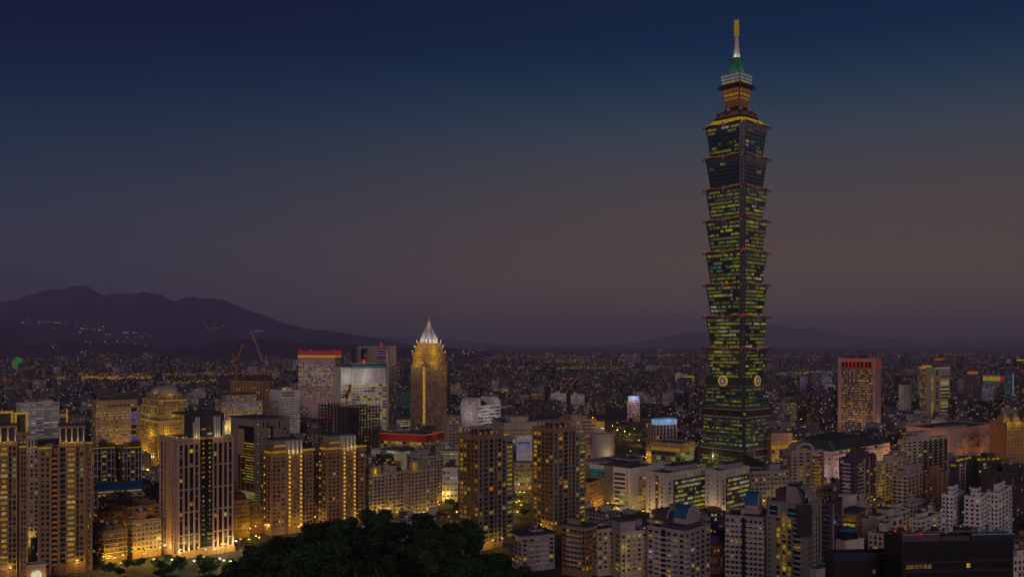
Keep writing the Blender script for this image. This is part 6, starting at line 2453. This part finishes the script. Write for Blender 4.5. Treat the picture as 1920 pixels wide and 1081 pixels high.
# black building at the lower right
random.seed(112)
b = B('office_block', 'black glass building with a plum roof edge and red warning lights', 'office block', 1686, 1690, 1900, 1019, 352, 6, 'black_panel', V=13)
v = b.main
U, V, H = b.U, b.V, b.H
b.part('roof_wing', 'plum_roof', 0, -.8, H + .9, U * .33, V * .6, H + 3.6)
b.part('roof_wing', 'dark_cladding', U * .34, -.4, H + .9, U * .6, V * .6, H + 2.6)
b.part('roof_wing', 'blue_glass', U * .61, -.8, H + .9, U * 1.0, V * .7, H + 3.0)
for k in range(8):
    z = H - 6.2 - k * 3.6
    v.bands('R', [z - 1.2], .25, .12, 'dark_cladding')
    for i in range(26):
        a = U * (i + .1) / 26
        m_ = 'dark_glass'
        if k == 1 and 1 <= i <= 7:
            m_ = 'lit_dim' if i < 7 else 'dark_glass'
        elif k == 3 and i in (1, 2):
            m_ = 'lit_cream'
        elif k == 3 and i == 3 or random.random() < .01:
            m_ = 'lit_warm'
        v.win('R', a, a + U * .8 / 26, z, z + 1.7, m_)
mb = MB()
mb.box(0, -.9, H + 3.6, U * .33, -.5, H + 3.9, 'mauve_tile')
mb.box(U * .61, -.9, H + 3.0, U, -.5, H + 3.3, 'mauve_tile')
mb.build('coping_trim', b.root)
for (px, m_, y_) in ((1722, 'beacon_red', -1.4), (1690, 'beacon_red', 5), (1728, 'beacon_red', 12), (1790, 'lamp_head', 14)):
    u_ = b.upx(px)
    b.part('warning_light', m_, u_, y_, H + 3.6, u_ + .55, y_ + .5, H + 4.3)
    point(b.root, (u_ + .25, y_ - .8, H + 4.9), 9, (1, .1, .05) if m_ == 'beacon_red' else (1, .7, .2), .2, 'warning_beam')
rl = MB()
for i in range(24):
    u_ = U * i / 23
    rl.box(u_ - .03, .1, H + 1, u_ + .03, .16, H + 4.6, 'dark_steel')
rl.box(0, .1, H + 4.5, U, .16, H + 4.6, 'crane_grey')
rl.box(0, .1, H + 4.1, U, .16, H + 4.16, 'crane_grey')
rl.build('rail_frame', b.root)
for i in range(9):
    u_ = U * (.05 + .1 * i)
    b.part('air_unit', random.choice(['crane_grey', 'concrete', 'dark_steel']), u_, 5, H + 1.5, u_ + random.uniform(1, 2.4), 7, H + random.uniform(4.2, 5.4))
for (px, h) in ((1836, 5), (1852, 3.5)):
    q = MB()
    u_ = b.upx(px)
    q.bar((u_, 6, H + 2.8), (u_ + .6, 6, H + 2.8 + h), .12, 'crane_grey')
    q.build('antenna', b.root)
b.done()
b = B('office_block', 'lower black building with a dark blue roof edge, attached to the black glass building', 'office block', 1562, 1564, 1690, 1044, 372, 4, 'black_panel', V=9)
b.part('roof_edge', 'blue_glass', -.5, -.7, b.H - 1.2, b.U, 0.02, b.H + 1.4)
b.main.grid('R', 16, 3.6, .7, .45, .03, MIXED)
b.done()
b = near_flats('pale low house at the lower right corner with a blue roof edge', 1892, 1900, 1940, 1046, 470, 20, 'pale_paint', 5, 113, .2, MIXED, 2, 1, V=14, ledge=None)
b.done()

# big wheel far away
Yw = 3300
wx, wz = xat(34, Yw), zat(681, Yw)
wh = tag(empty('observation_wheel', (wx, Yw, 0)), 'green glowing observation wheel on the far city edge', 'wheel')
mb = MB()
R = 21
for i in range(36):
    t0, t1 = 2 * math.pi * i / 36, 2 * math.pi * (i + 1) / 36
    mb.bar((R * math.cos(t0), 0, wz + R * math.sin(t0)), (R * math.cos(t1), 0, wz + R * math.sin(t1)), 1.0, 'led_amber' if .5 < t0 < 4.9 else 'dark_steel')
mb.build('rim', wh)
mb = MB()
for i in range(20):
    t = 2 * math.pi * i / 20
    mb.bar((0, 0, wz), (R * math.cos(t), 0, wz + R * math.sin(t)), .5, 'led_green' if .6 < t < 4.6 else 'dark_steel', 4, 1.7 if .6 < t < 4.6 else .6)
for rr in (6, 11, 16):
    for i in range(30):
        t0, t1 = 2 * math.pi * i / 30, 2 * math.pi * (i + 1) / 30
        mb.bar((rr * math.cos(t0), 0, wz + rr * math.sin(t0)), (rr * math.cos(t1), 0, wz + rr * math.sin(t1)), 1.6 if .6 < t0 < 4.6 else .5, 'led_green' if .6 < t0 < 4.6 else 'dark_steel')
mb.build('spoke', wh)
mb = MB()
for sx_ in (-1, 1):
    mb.bar((sx_ * 14, 0, 0), (0, 0, wz), 1.0, 'concrete')
mb.build('support_frame', wh)

# ------------------------------------------------------------------ trees
def leaf_mesh(name, r, h, n, seed, leaf):
    """a crown of many small leaf clumps spread through uneven lobes"""
    g_ = np.random.default_rng(seed)
    lobes = [(g_.normal(0, r * .42), g_.normal(0, r * .42), h * g_.uniform(.45, .95), r * g_.uniform(.38, .62)) for _ in range(9)]
    lobes.append((0, 0, h * .75, r * .7))
    V_, F_ = [], []
    M_ = []
    for i in range(n):
        lx, ly, lz, lr = lobes[g_.integers(len(lobes))]
        d = g_.normal(size=3)
        d /= np.linalg.norm(d)
        rad = lr * g_.uniform(.55, 1.05)
        p = np.array([lx, ly, lz]) + d * rad * np.array([1, 1, .75])
        a = g_.normal(size=3) * .6 + d
        a /= np.linalg.norm(a)
        b_ = np.cross(a, g_.normal(size=3))
        b_ /= np.linalg.norm(b_) + 1e-6
        c_ = np.cross(a, b_)
        s = leaf * g_.uniform(.6, 1.4)
        k = len(V_)
        V_ += [tuple(p + b_ * s), tuple(p + c_ * s * .7), tuple(p - b_ * s), tuple(p - c_ * s * .7)]
        F_.append((k, k + 1, k + 2, k + 3))
        M_.append(int(g_.integers(3)))
    me = bpy.data.meshes.new(name)
    me.from_pydata(V_, [], F_)
    for m_ in ('leaf_dark', 'leaf_mid', 'leaf_light'):
        me.materials.append(MATS[m_])
    me.polygons.foreach_set("material_index", M_)
    return me


wall('leaf_dark', (.012, .026, .010), .7, .3, .3)
wall('leaf_mid', (.02, .044, .014), .7, .3, .3)
wall('leaf_light', (.03, .062, .02), .7, .3, .3)


for nm in ('leaf_dark', 'leaf_mid', 'leaf_light'):
    nt = MATS[nm].node_tree
    pb_ = nt.nodes['Principled BSDF']
    src = pb_.inputs['Base Color'].links[0].from_socket
    hs = nt.nodes.new('ShaderNodeHueSaturation')
    oi_ = nt.nodes.new('ShaderNodeObjectInfo')
    for k, (lo, hi) in (('Hue', (.46, .53)), ('Value', (.45, 1.6))):
        mr_ = nt.nodes.new('ShaderNodeMapRange')
        mr_.inputs[3].default_value, mr_.inputs[4].default_value = lo, hi
        nt.links.new(oi_.outputs['Random'], mr_.inputs[0])
        nt.links.new(mr_.outputs[0], hs.inputs[k])
    nt.links.new(src, hs.inputs['Color'])
    nt.links.new(hs.outputs[0], pb_.inputs['Base Color'])


def trunk_mesh(h, r, seed):
    g_ = random.Random(seed)
    mb = MB()
    mb.bar((0, 0, -1.5), (.1, 0, h * .5), r, 'bark', 7, r * .6)
    for i in range(5):
        a = g_.uniform(0, 6.28)
        mb.bar((.1, 0, h * (.3 + .05 * i)), (math.cos(a) * h * .25, math.sin(a) * h * .25, h * g_.uniform(.6, .8)), r * .4, 'bark', 5, r * .12)
    return mb.mesh('trunk')


HILL_TREES = [(leaf_mesh('crown', 4.6, 9.5, 3600, 20 + i, .42), trunk_mesh(9.5, .38, i)) for i in range(5)]
STREET_TREES = [(leaf_mesh('crown', 4.2, 8.5, 520, 40 + i, .85), trunk_mesh(8.5, .3, 9 + i)) for i in range(4)]
PROTO = {}


def tree(kind, i, loc, s, rz, label, group):
    src = (HILL_TREES if kind == 'h' else STREET_TREES)[i]
    r = tag(empty('tree', loc, rz), label, 'tree', group)
    r.scale = (s, s, s * random.uniform(.85, 1.12))
    for nm, me in (('crown', src[0]), ('trunk', src[1])):
        o = bpy.data.objects.new(nm, me)
        LINK(o)
        o.parent = r
    return r


random.seed(120)
cnt = 0
pts = []
for j in range(30):
    for i in range(34):
        x, y = -134 + i * 5.6 + random.uniform(-2, 2), 226 + j * 5.4 + random.uniform(-2, 2)
        z = hill_h(x, y)
        py = HY + (HC - z - 11) * F / y
        px = CX + x / y * F
        if z < 6 or py > 1120 or px < 400 or px > 1010 or y > 372:
            continue
        pts.append((x, y, z))
random.shuffle(pts)
for x, y, z in pts[:185]:
    tree('h', random.randrange(5), (x, y, z), random.choice([.5, .7, .8, .95, 1.2]) * random.uniform(.85, 1.12), random.uniform(0, 6.28), 'dark green broadleaf tree among many alike on the wooded hill', 'trees on the wooded hill')

# ------------------------------------------------------------------ streets, lamps and street trees
def from_px(px, py):
    """the point of the ground seen at a pixel"""
    Y = HC * F / (py - HY)
    return xat(px, Y), Y


def blocked(x, y, pad=4.0):
    for (X, Y, a, U, V) in FOOT:
        dx, dy = x - X, y - Y
        u, v_ = dx * math.cos(a) + dy * math.sin(a), -dx * math.sin(a) + dy * math.cos(a)
        if -pad < u < U + pad and -pad < v_ < V + pad:
            return True
    return False


road((-215, 560), (-60, 820), 22)
road((-420, 905), (330, 905), 24)
road((-60, 560), (120, 1350), 20)
road((150, 700), (620, 820), 18)
road((20, 1010), (200, 1075), 22)
LAMP_ARM = MB()
LAMP_ARM.bar((0, 0, 0), (0, 0, 8), .14, 'dark_steel', 6, .09)
LAMP_ARM.bar((0, 0, 8), (1.6, 0, 8.4), .08, 'dark_steel', 5)
LAMP_POLE = LAMP_ARM.mesh('lamp_pole')
hb_ = MB()
hb_.lathe((1.6, 0), [(.3, 7.8), (1.1, 8.1), (1.1, 8.5), (.3, 8.9)], 'lamp_head', 10)
LAMP_HEAD = hb_.mesh('lamp_head')
hb_ = MB()
hb_.lathe((1.6, 0), [(.3, 7.8), (1.1, 8.1), (1.1, 8.5), (.3, 8.9)], 'lamp_white', 10)
LAMP_HEAD_W = hb_.mesh('lamp_head_white')
lamps = []


def lamp(x, y, where, power=700, white=False, lit=True):
    r = tag(empty('street_lamp', (x, y, 0), random.uniform(0, 6.28)), 'street lamp with %s head %s' % ('white' if white else 'amber', where), 'street lamp', 'street lamps ' + where)
    for nm, me in (('pole', LAMP_POLE), ('lamp_head', LAMP_HEAD_W if white else LAMP_HEAD)):
        o = bpy.data.objects.new(nm, me)
        LINK(o)
        o.parent = r
    if lit:
        point(r, (1.6, 0, 7.3), power, (1, .8, .4) if white else (1, .66, .075), .5, 'lamp_light')


random.seed(130)


def scatter_px(n, x0, x1, y0, y1, fn, pad=3):
    k = t = 0
    while k < n and t < n * 12:
        t += 1
        x, y = from_px(random.uniform(x0, x1), random.uniform(y0, y1))
        if blocked(x, y, pad) or hill_h(x, y) > 1:
            continue
        fn(x, y)
        k += 1


def st_tree(where, smin=.6, smax=1.05):
    def f(x, y):
        tree('s', random.randrange(4), (x, y, 0), random.uniform(smin, smax), random.uniform(0, 6.28), 'lamp-lit street tree ' + where, 'street trees ' + where)
    return f


nl = 0
for (X, Y, a, U, V) in list(FOOT):
    if Y > 1120 or nl > 110:
        continue
    for (u, v_) in ((U * .25, -8), (U * .75, -8), (-8, V * .3), (-8, V * .75)):
        x, y = X + u * math.cos(a) - v_ * math.sin(a), Y + u * math.sin(a) + v_ * math.cos(a)
        if y < 470 or blocked(x, y, 1.5) or hill_h(x, y) > 1 or random.random() < .25:
            continue
        lamp(x, y, 'on the pavements between the towers', 330)
        nl += 1
for (n, x0, x1, y0, y1, where, white, p) in (
        (16, 190, 300, 1030, 1078, 'in the street below the orange lit low blocks', False, 420),
        (14, 300, 470, 1035, 1078, 'around the foot of the gridded tower', True, 420),
        (8, 440, 600, 985, 1040, 'below the string-lit towers', False, 500),
        (14, 815, 862, 920, 1010, 'in the street beside the nearer pergola tower', False, 600),
        (9, 965, 1000, 900, 985, 'between the two pergola towers', False, 600),
        (22, 1100, 1225, 785, 870, 'in the dark park', False, 1200),
        (10, 1100, 1240, 962, 988, 'below the blue striped office block', False, 220),
        (28, 1450, 1680, 850, 965, 'by the yellow lit mall wing', False, 900),
        (12, 1640, 1720, 880, 960, 'between the cream and tan apartment blocks', False, 600),
        (9, 1620, 1780, 985, 1040, 'among the small house blocks', False, 400),
        (16, 1440, 1700, 790, 850, 'in the streets right of the skyscraper', False, 1500),
        (16, 1660, 1900, 800, 880, 'around the pink stone mall', False, 1300),
        (12, 560, 860, 800, 880, 'around the red banded mall', False, 1300),
        (10, 170, 420, 830, 930, 'behind the gridded tower', False, 900),
        (14, 850, 1060, 770, 800, 'along the avenue behind the exhibition hall', False, 1800)):
    scatter_px(n, x0, x1, y0, y1, lambda x, y: lamp(x, y, where, p, white))
for (n, x0, x1, y0, y1, where) in (
        (14, 190, 470, 1064, 1088, 'along the bottom street'),
        (10, 815, 862, 925, 1010, 'beside the nearer pergola tower'),
        (4, 965, 1000, 905, 985, 'between the pergola towers'),
        (40, 1100, 1228, 775, 872, 'in the dark park'),
        (9, 1105, 1240, 940, 985, 'below the blue striped office block'),
        (7, 1450, 1580, 870, 960, 'by the yellow lit mall wing'),
        (8, 1640, 1720, 890, 975, 'between the cream and tan blocks'),
        (6, 240, 310, 860, 930, 'behind the blue roofed hall')):
    scatter_px(n, x0, x1, y0, y1, st_tree(where))
scatter_px(20, 190, 470, 1052, 1088, st_tree('in small groups along the bottom street', .45, .75), 1)



# ------------------------------------------------------------------ the rest of the city
def box_city(name, items):
    """many plain blocks as arrays: walls carry metres in their UV map so that the window rows fit"""
    nb = len(items)
    co = np.zeros((nb, 8, 3))
    uv = np.zeros((nb, 5, 4, 2))
    mi = np.zeros((nb, 5), int)
    faces = np.array([(0, 1, 5, 4), (1, 2, 6, 5), (2, 3, 7, 6), (3, 0, 4, 7), (4, 5, 6, 7)])
    fc = np.zeros((nb, 5, 4), int)
    for i, (x, y, a, w_, d_, z0, h, tone, cell) in enumerate(items):
        c, s = math.cos(a), math.sin(a)
        base = [(-w_ / 2, -d_ / 2), (w_ / 2, -d_ / 2), (w_ / 2, d_ / 2), (-w_ / 2, d_ / 2)]
        for j, (px, py) in enumerate(base):
            co[i, j] = (x + px * c - py * s, y + px * s + py * c, z0)
            co[i, j + 4] = (co[i, j, 0], co[i, j, 1], z0 + h)
        ou, ov = random.randrange(4000), random.randrange(4000)
        nfl = max(1, round(h / cell))
        for f in range(4):
            L_ = w_ if f % 2 == 0 else d_
            nc = max(1, round(L_ / cell / 1.05))
            uv[i, f] = [(ou + 60 * f, ov), (ou + 60 * f + nc, ov), (ou + 60 * f + nc, ov + nfl), (ou + 60 * f, ov + nfl)]
        mi[i, :4] = tone
        mi[i, 4] = len(TONES)
        fc[i] = faces + 8 * i
    me = bpy.data.meshes.new(name)
    me.from_pydata(co.reshape(-1, 3).tolist(), [], fc.reshape(-1, 4).tolist())
    for t in TONES:
        me.materials.append(MATS[t[0]])
    me.materials.append(MATS['roof_felt'])
    me.polygons.foreach_set("material_index", mi.reshape(-1))
    l_ = me.uv_layers.new(name="UVMap")
    l_.data.foreach_set("uv", uv.reshape(-1))
    me.update()
    o = bpy.data.objects.new(name, me)
    LINK(o)
    return o


random.seed(140)
LMK = [(32, 'the green observation wheel'), (212, 'the wide lit office block'), (310, 'the gold stepped building'), (465, 'the two luffing cranes'), (598, 'the red-topped hotel'), (690, 'the white ribbed tower'), (803, 'the domed tower'),
       (900, 'the white rounded block'), (1000, 'the exhibition hall'), (1246, 'the blue-white sign tower'), (1381, 'the tall skyscraper'), (1610, 'the red-lit pink tower'), (1752, 'the grey twin-slab tower'),
       (1822, 'the dark slender tower'), (1900, 'the gold gabled tower')]
ORD = ['first', 'second', 'third', 'fourth', 'fifth', 'sixth', 'seventh', 'eighth', 'ninth', 'tenth', 'eleventh', 'twelfth', 'thirteenth', 'fourteenth', 'fifteenth', 'sixteenth', 'seventeenth', 'eighteenth', 'nineteenth', 'twentieth']
TONE_WORD = ['grey', 'mauve', 'tan', 'white', 'brown', 'dark']
cells = []
spots = []
grid_a = math.radians(38)


AVENUES = []
for k in range(12):
    ax, ay = random.uniform(-1600, 1600), random.uniform(1900, 4200)
    an = random.choice([grid_a, grid_a + math.pi / 2, .12, math.pi / 2 - .1])
    AVENUES.append((ax, ay, math.cos(an), math.sin(an), random.uniform(700, 1900)))


def on_avenue(x, y):
    for (ax, ay, c, s, ln_) in AVENUES:
        t, q = (x - ax) * c + (y - ay) * s, -(x - ax) * s + (y - ay) * c
        if abs(q) < 34 and abs(t) < ln_:
            return True
    return False


def city_spots(y0, y1, step, jit, keep):
    out = []
    y = y0
    while y < y1:
        half = y * .6 + 40
        x = -half
        while x < half:
            px, py = x + random.uniform(-jit, jit), y + random.uniform(-jit, jit)
            if random.random() < keep and not on_avenue(px, py):
                out.append((px, py))
            x += step
        y += step
    return out


PARK = [(from_px(1100, 868), from_px(1228, 778))]


def in_park(x, y):
    px, py = CX + x / y * F, HY + HC * F / y
    return 1095 < px < 1228 and 776 < py < 880


near_items = []
for (x, y) in city_spots(640, 1500, 34, 8, .9):
    px = CX + x / y * F
    if abs(px - CX) > 1010 or blocked(x, y, 15) or hill_h(x, y) > .5 or in_park(x, y) or (420 < px < 700 and y < 790) or (930 < px < 1130 and y < 700):
        continue
    if any(abs((Vector((x, y)) - q[0].xy).dot(Vector((-(q[1] - q[0]).y, (q[1] - q[0]).x)).normalized())) < q[2] / 2 + 12 and 0 < (Vector((x, y)) - q[0].xy).dot((q[1] - q[0]).normalized().xy) < (q[1] - q[0]).length for q in ROADS):
        continue
    lowf = y < 1000
    h = random.uniform(9, 20) if lowf else random.uniform(12, 30)
    if lowf and px > 1640 and random.random() < .5:
        h = random.uniform(18, 34)
    near_items.append((x, y, grid_a + random.uniform(-.06, .06), random.uniform(13, 22), random.uniform(12, 22), 0, h, random.choices(range(6), [2, 4, 3, 4, 2, .8])[0], 3.3))
for (x, y) in city_spots(1500, 2600, 46, 12, .9):
    px = CX + x / y * F
    if abs(px - CX) > 1000 or blocked(x, y, 15) or in_park(x, y):
        continue
    r_ = random.random()
    h = random.uniform(14, 30) if r_ < .72 else (random.uniform(30, 48) if r_ < .95 else random.uniform(50, 72))
    near_items.append((x, y, random.choice([grid_a, .1, .7]) + random.uniform(-.1, .1), random.uniform(16, 34), random.uniform(14, 26), 0, h, random.choices(range(6), [3, 5, 2, 3, 3, 2])[0], 3.4))
# the 300 that show largest stand as objects, the rest belongs to the far mass
show = lambda q: min(q[6], 40) * q[3] / q[1] ** 2
near_items.sort(key=show, reverse=True)
far_items = near_items[290:]
near_items = near_items[:290]
near_items.sort(key=lambda q: CX + q[0] / q[1] * F)
used = {}
for q in near_items:
    x, y, a, w_, d_, z0, h, tone, cell = q
    px = CX + x / y * F
    lx, ln = min(LMK, key=lambda t: abs(t[0] - px))
    side = 'left of' if px < lx else 'right of'
    band = 'nearer rows' if y < 1000 else ('middle rows' if y < 1600 else 'farther rows')
    size = 'low' if h < 17 else ('mid-rise' if h < 34 else 'tall')
    key = (TONE_WORD[tone], size, side, ln, band)
    used[key] = used.get(key, 0) + 1
    od = ORD[min(len(ORD) - 1, used[key] - 1)]
    label = '%s %s %s block %s %s, %s' % (od, size, TONE_WORD[tone], side, ln, band)
    label = ' '.join(label.split()[:16])
    o = box_city('wall', [q])
    root = tag(empty('city_block', (0, 0, 0)), label, 'building', 'plain blocks of the city')
    o.parent = root
    c, s = math.cos(a), math.sin(a)
    hut = MB()
    for i in range(random.choice([1, 1, 2])):
        hw, hd, hh = w_ * random.uniform(.2, .4), d_ * random.uniform(.25, .45), random.uniform(2.4, 5)
        u, v_ = random.uniform(-.25, .25) * w_, random.uniform(-.25, .25) * d_
        pts4 = [(x + (u + i_ * hw / 2) * c - (v_ + j_ * hd / 2) * s, y + (u + i_ * hw / 2) * s + (v_ + j_ * hd / 2) * c) for i_, j_ in ((-1, -1), (1, -1), (1, 1), (-1, 1))]
        hut.loft([[(*p, h) for p in pts4], [(*p, h + hh) for p in pts4]], random.choice(['mauve_tile', 'concrete', 'brick', 'roof_felt', 'pale_paint']))
    hut.build('roof_hut', root)
    if y < 1300:
        for i in range(3):
            u, v_ = random.uniform(-.4, .4) * w_, random.uniform(-.4, .4) * d_
            sh_ = MB()
            cx0, cy0 = x + u * c - v_ * s, y + u * s + v_ * c
            if i == 0:
                sh_.lathe((cx0, cy0), [(1.0, h), (1.0, h + 2.2), (.4, h + 2.7)], 'crane_grey', 9)
                sh_.build('water_tank', root)
            else:
                sh_.box(cx0 - random.uniform(.7, 2), cy0 - .8, h, cx0 + .8, cy0 + .8, h + random.uniform(1, 2.4), random.choice(['teal_roof', 'brick', 'crane_grey', 'pale_paint', 'red_paint']))
                sh_.build('roof_shed', root)

for (x, y) in city_spots(2600, 4400, 58, 18, .92) + city_spots(4400, 9000, 120, 40, .95):
    px = CX + x / y * F
    if abs(px - CX) > 1000:
        continue
    r_ = random.random()
    h = random.uniform(14, 34) if r_ < .7 else (random.uniform(32, 52) if r_ < .96 else random.uniform(55, 85))
    ws = 1.0 if y < 4400 else 2.2
    if px > 1450 and y < 5000 and random.random() < .12:
        h *= 1.35
    far_items.append((x, y, random.choice([grid_a, .15, .7, -.4]) + random.uniform(-.15, .15), random.uniform(18, 44) * ws, random.uniform(16, 30) * ws, 0, h, random.choices(range(6), [3, 4, 2, 1.2, 3, 3])[0], 3.6 if y < 3600 else (4.6 if y < 4400 else 7)))
tag(box_city('distant_city', far_items), 'mass of small blocks with lit windows spreading to the hills', 'distant city', kind='stuff')


def lights_mesh(name, pts, label):
    """glowing street and house lights too many and too far to tell apart"""
    mb = MB()
    for (x, y, z, r, m_) in pts:
        k = len(mb.v)
        mb.v += [(x + r, y, z), (x, y + r, z), (x - r, y, z), (x, y - r, z), (x, y, z + r), (x, y, z - r)]
        for f_ in ((0, 1, 4), (1, 2, 4), (2, 3, 4), (3, 0, 4), (1, 0, 5), (2, 1, 5), (3, 2, 5), (0, 3, 5)):
            mb.f.append(tuple(k + i for i in f_))
            mb.m.append(mb.mi(m_))
    tag(mb.build(name), label, 'city lights', kind='stuff')


random.seed(150)
FARL = [('led_gold', 3), ('led_amber', 2.5), ('lamp_head', 1.5), ('lit_warm', 3), ('lit_amber', 2), ('lit_cream', 2), ('lit_white', 1.2), ('lit_yellow', 2), ('lit_orange', 2), ('lit_cool', .6), ('lit_red', .25), ('lit_teal', .2), ('lit_blue', .15)]
pp = []
for (ax, ay, c, s_, ln_) in AVENUES:
    n_ = int(ln_ * 2 / 26)
    m_ = random.choice(['led_amber', 'lamp_head', 'led_gold', 'lamp_head'])
    for i in range(n_):
        t = -ln_ + i * 26
        for q_ in (-11, 11):
            x, y = ax + t * c - q_ * s_, ay + t * s_ + q_ * c
            if y > 1550 and abs(x) < y * .6:
                pp.append((x, y, 11, y / 1700 * random.uniform(.6, .95), m_))
for q in random.sample(far_items, min(len(far_items), 5200)):
    cl = noise.noise(Vector((q[0] / 420, q[1] / 700, 4.2))) + .5 * noise.noise(Vector((q[0] / 130, q[1] / 160, 1.7)))
    if cl < random.uniform(-.25, .35):
        continue
    rr = .6 * max(q[3], q[4])
    d = math.hypot(q[0], q[1])
    pp.append((q[0] - q[0] / d * rr, q[1] - q[1] / d * rr, q[6] * random.uniform(.25, 1.06), q[1] / 1700 * random.uniform(.45, 1.25), pick(FARL)))
for i in range(900):
    py = 668 + 95 * random.random() ** 1.6
    px = random.uniform(-20, 1940)
    Y = HC * F / (py - HY) * .985
    x = xat(px, Y)
    pp.append((x, Y, random.uniform(6, 30) if random.random() < .7 else random.uniform(20, 55), Y / 1700 * random.uniform(.45, 1.15), pick(FARL)))
# strings of lamps along far avenues and bridges
for (x0, y0, x1, y1, n, m_) in ((60, 709, 300, 706, 60, 'lamp_head'), (130, 702, 520, 700, 90, 'lit_amber'), (0, 712, 60, 712, 16, 'lit_orange'), (480, 694, 760, 690, 60, 'lit_warm'), (950, 670, 1320, 664, 90, 'lit_amber'), (950, 678, 1180, 673, 60, 'lit_warm'),
                                (1000, 690, 1300, 686, 50, 'lit_warm'), (1440, 668, 1900, 662, 60, 'lit_amber'), (840, 686, 960, 684, 24, 'lit_warm'), (1450, 700, 1560, 697, 26, 'lit_cool'), (300, 716, 420, 713, 24, 'lit_warm')):
    for i in range(int(n * 3.4)):
        t = random.random()
        py = y0 + (y1 - y0) * t + random.uniform(-2.5, 2.5)
        Y = (HC - 38) * F / (py - HY)
        if Y > 15000:
            continue
        pp.append((xat(x0 + (x1 - x0) * t, Y), Y, 38, Y / 1700 * random.uniform(.9, 1.9), m_ if random.random() < .7 else pick(FARL)))
lights_mesh('distant_street_lights', pp, 'countless amber street lights twinkling across the far city')
mp = []
MAIN_V = [v_ for v_ in mv if v_[2] > 60]
for (cx_, cy_, sx_, sy_, n) in ((95, 606, 26, 3, 26), (160, 620, 14, 4, 16), (190, 620, 12, 4, 14), (260, 629, 22, 6, 22), (210, 628, 16, 3, 8), (400, 617, 22, 10, 12), (45, 608, 10, 5, 5), (488, 625, 20, 3, 12), (60, 580, 40, 2, 2), (560, 628, 20, 2, 4), (140, 534, 2, 1, 3)):
    for i in range(n):
        px, py = random.gauss(cx_, sx_ * .5), random.gauss(cy_, sy_ * .5)
        best = min(MAIN_V, key=lambda v_: (abs(CX + v_[0] / v_[1] * F - px) + 2 * abs(HY - (v_[2] - HC) * F / v_[1] - py) + (0 if v_[1] < 12010 else 400)))
        mp.append((best[0] + random.uniform(-60, 60), best[1] - 25, best[2] + 22, 7.5 * random.uniform(.5, 1.1), pick([('lamp_head', 3), ('led_amber', 3), ('lamp_white', 2)])))
NV = [v_ for v_ in hills_v if v_[2] > 10]
for (cx_, cy_, sx_, sy_, n) in ((165, 664, 14, 5, 10), (135, 675, 8, 3, 4), (110, 655, 10, 8, 4), (200, 670, 20, 6, 8), (190, 645, 60, 3, 8), (880, 665, 30, 8, 14), (270, 645, 12, 1, 4)):
    for i in range(n):
        px, py = random.gauss(cx_, sx_ * .5), random.gauss(cy_, sy_ * .5)
        best = min(NV, key=lambda v_: (abs(CX + v_[0] / v_[1] * F - px) + 2 * abs(HY - (v_[2] - HC) * F / v_[1] - py) + (0 if v_[1] < 6910 else 400)))
        mp.append((best[0] + random.uniform(-20, 20), best[1] - 20, best[2] + 14, 6 * random.uniform(.5, 1.1), pick([('lamp_head', 3), ('led_amber', 3), ('lamp_white', 1)])))
lights_mesh('hillside_lights', mp, 'scattered house lights in clusters on the mountain slopes')

# ------------------------------------------------------------------ evening haze
hz = MB()
hz.box(-29900, -250, -1.2, 29900, 39800, 960, 'concrete')
me = hz.mesh('haze')
me.materials.clear()
m = bpy.data.materials.new('haze')
m.use_nodes = True
n, l = m.node_tree.nodes, m.node_tree.links
n.remove(n["Principled BSDF"])
pv = n.new("ShaderNodeVolumePrincipled")
pv.inputs["Color"].default_value = (.76, .67, 1.0, 1)
pv.inputs["Density"].default_value = 6e-5
pv.inputs["Anisotropy"].default_value = 0.0
l.new(pv.outputs[0], n["Material Output"].inputs["Volume"])
me.materials.append(m)
me.polygons.foreach_set("material_index", [0] * len(me.polygons))
o = bpy.data.objects.new('haze', me)
LINK(o)
tag(o, kind='stuff')
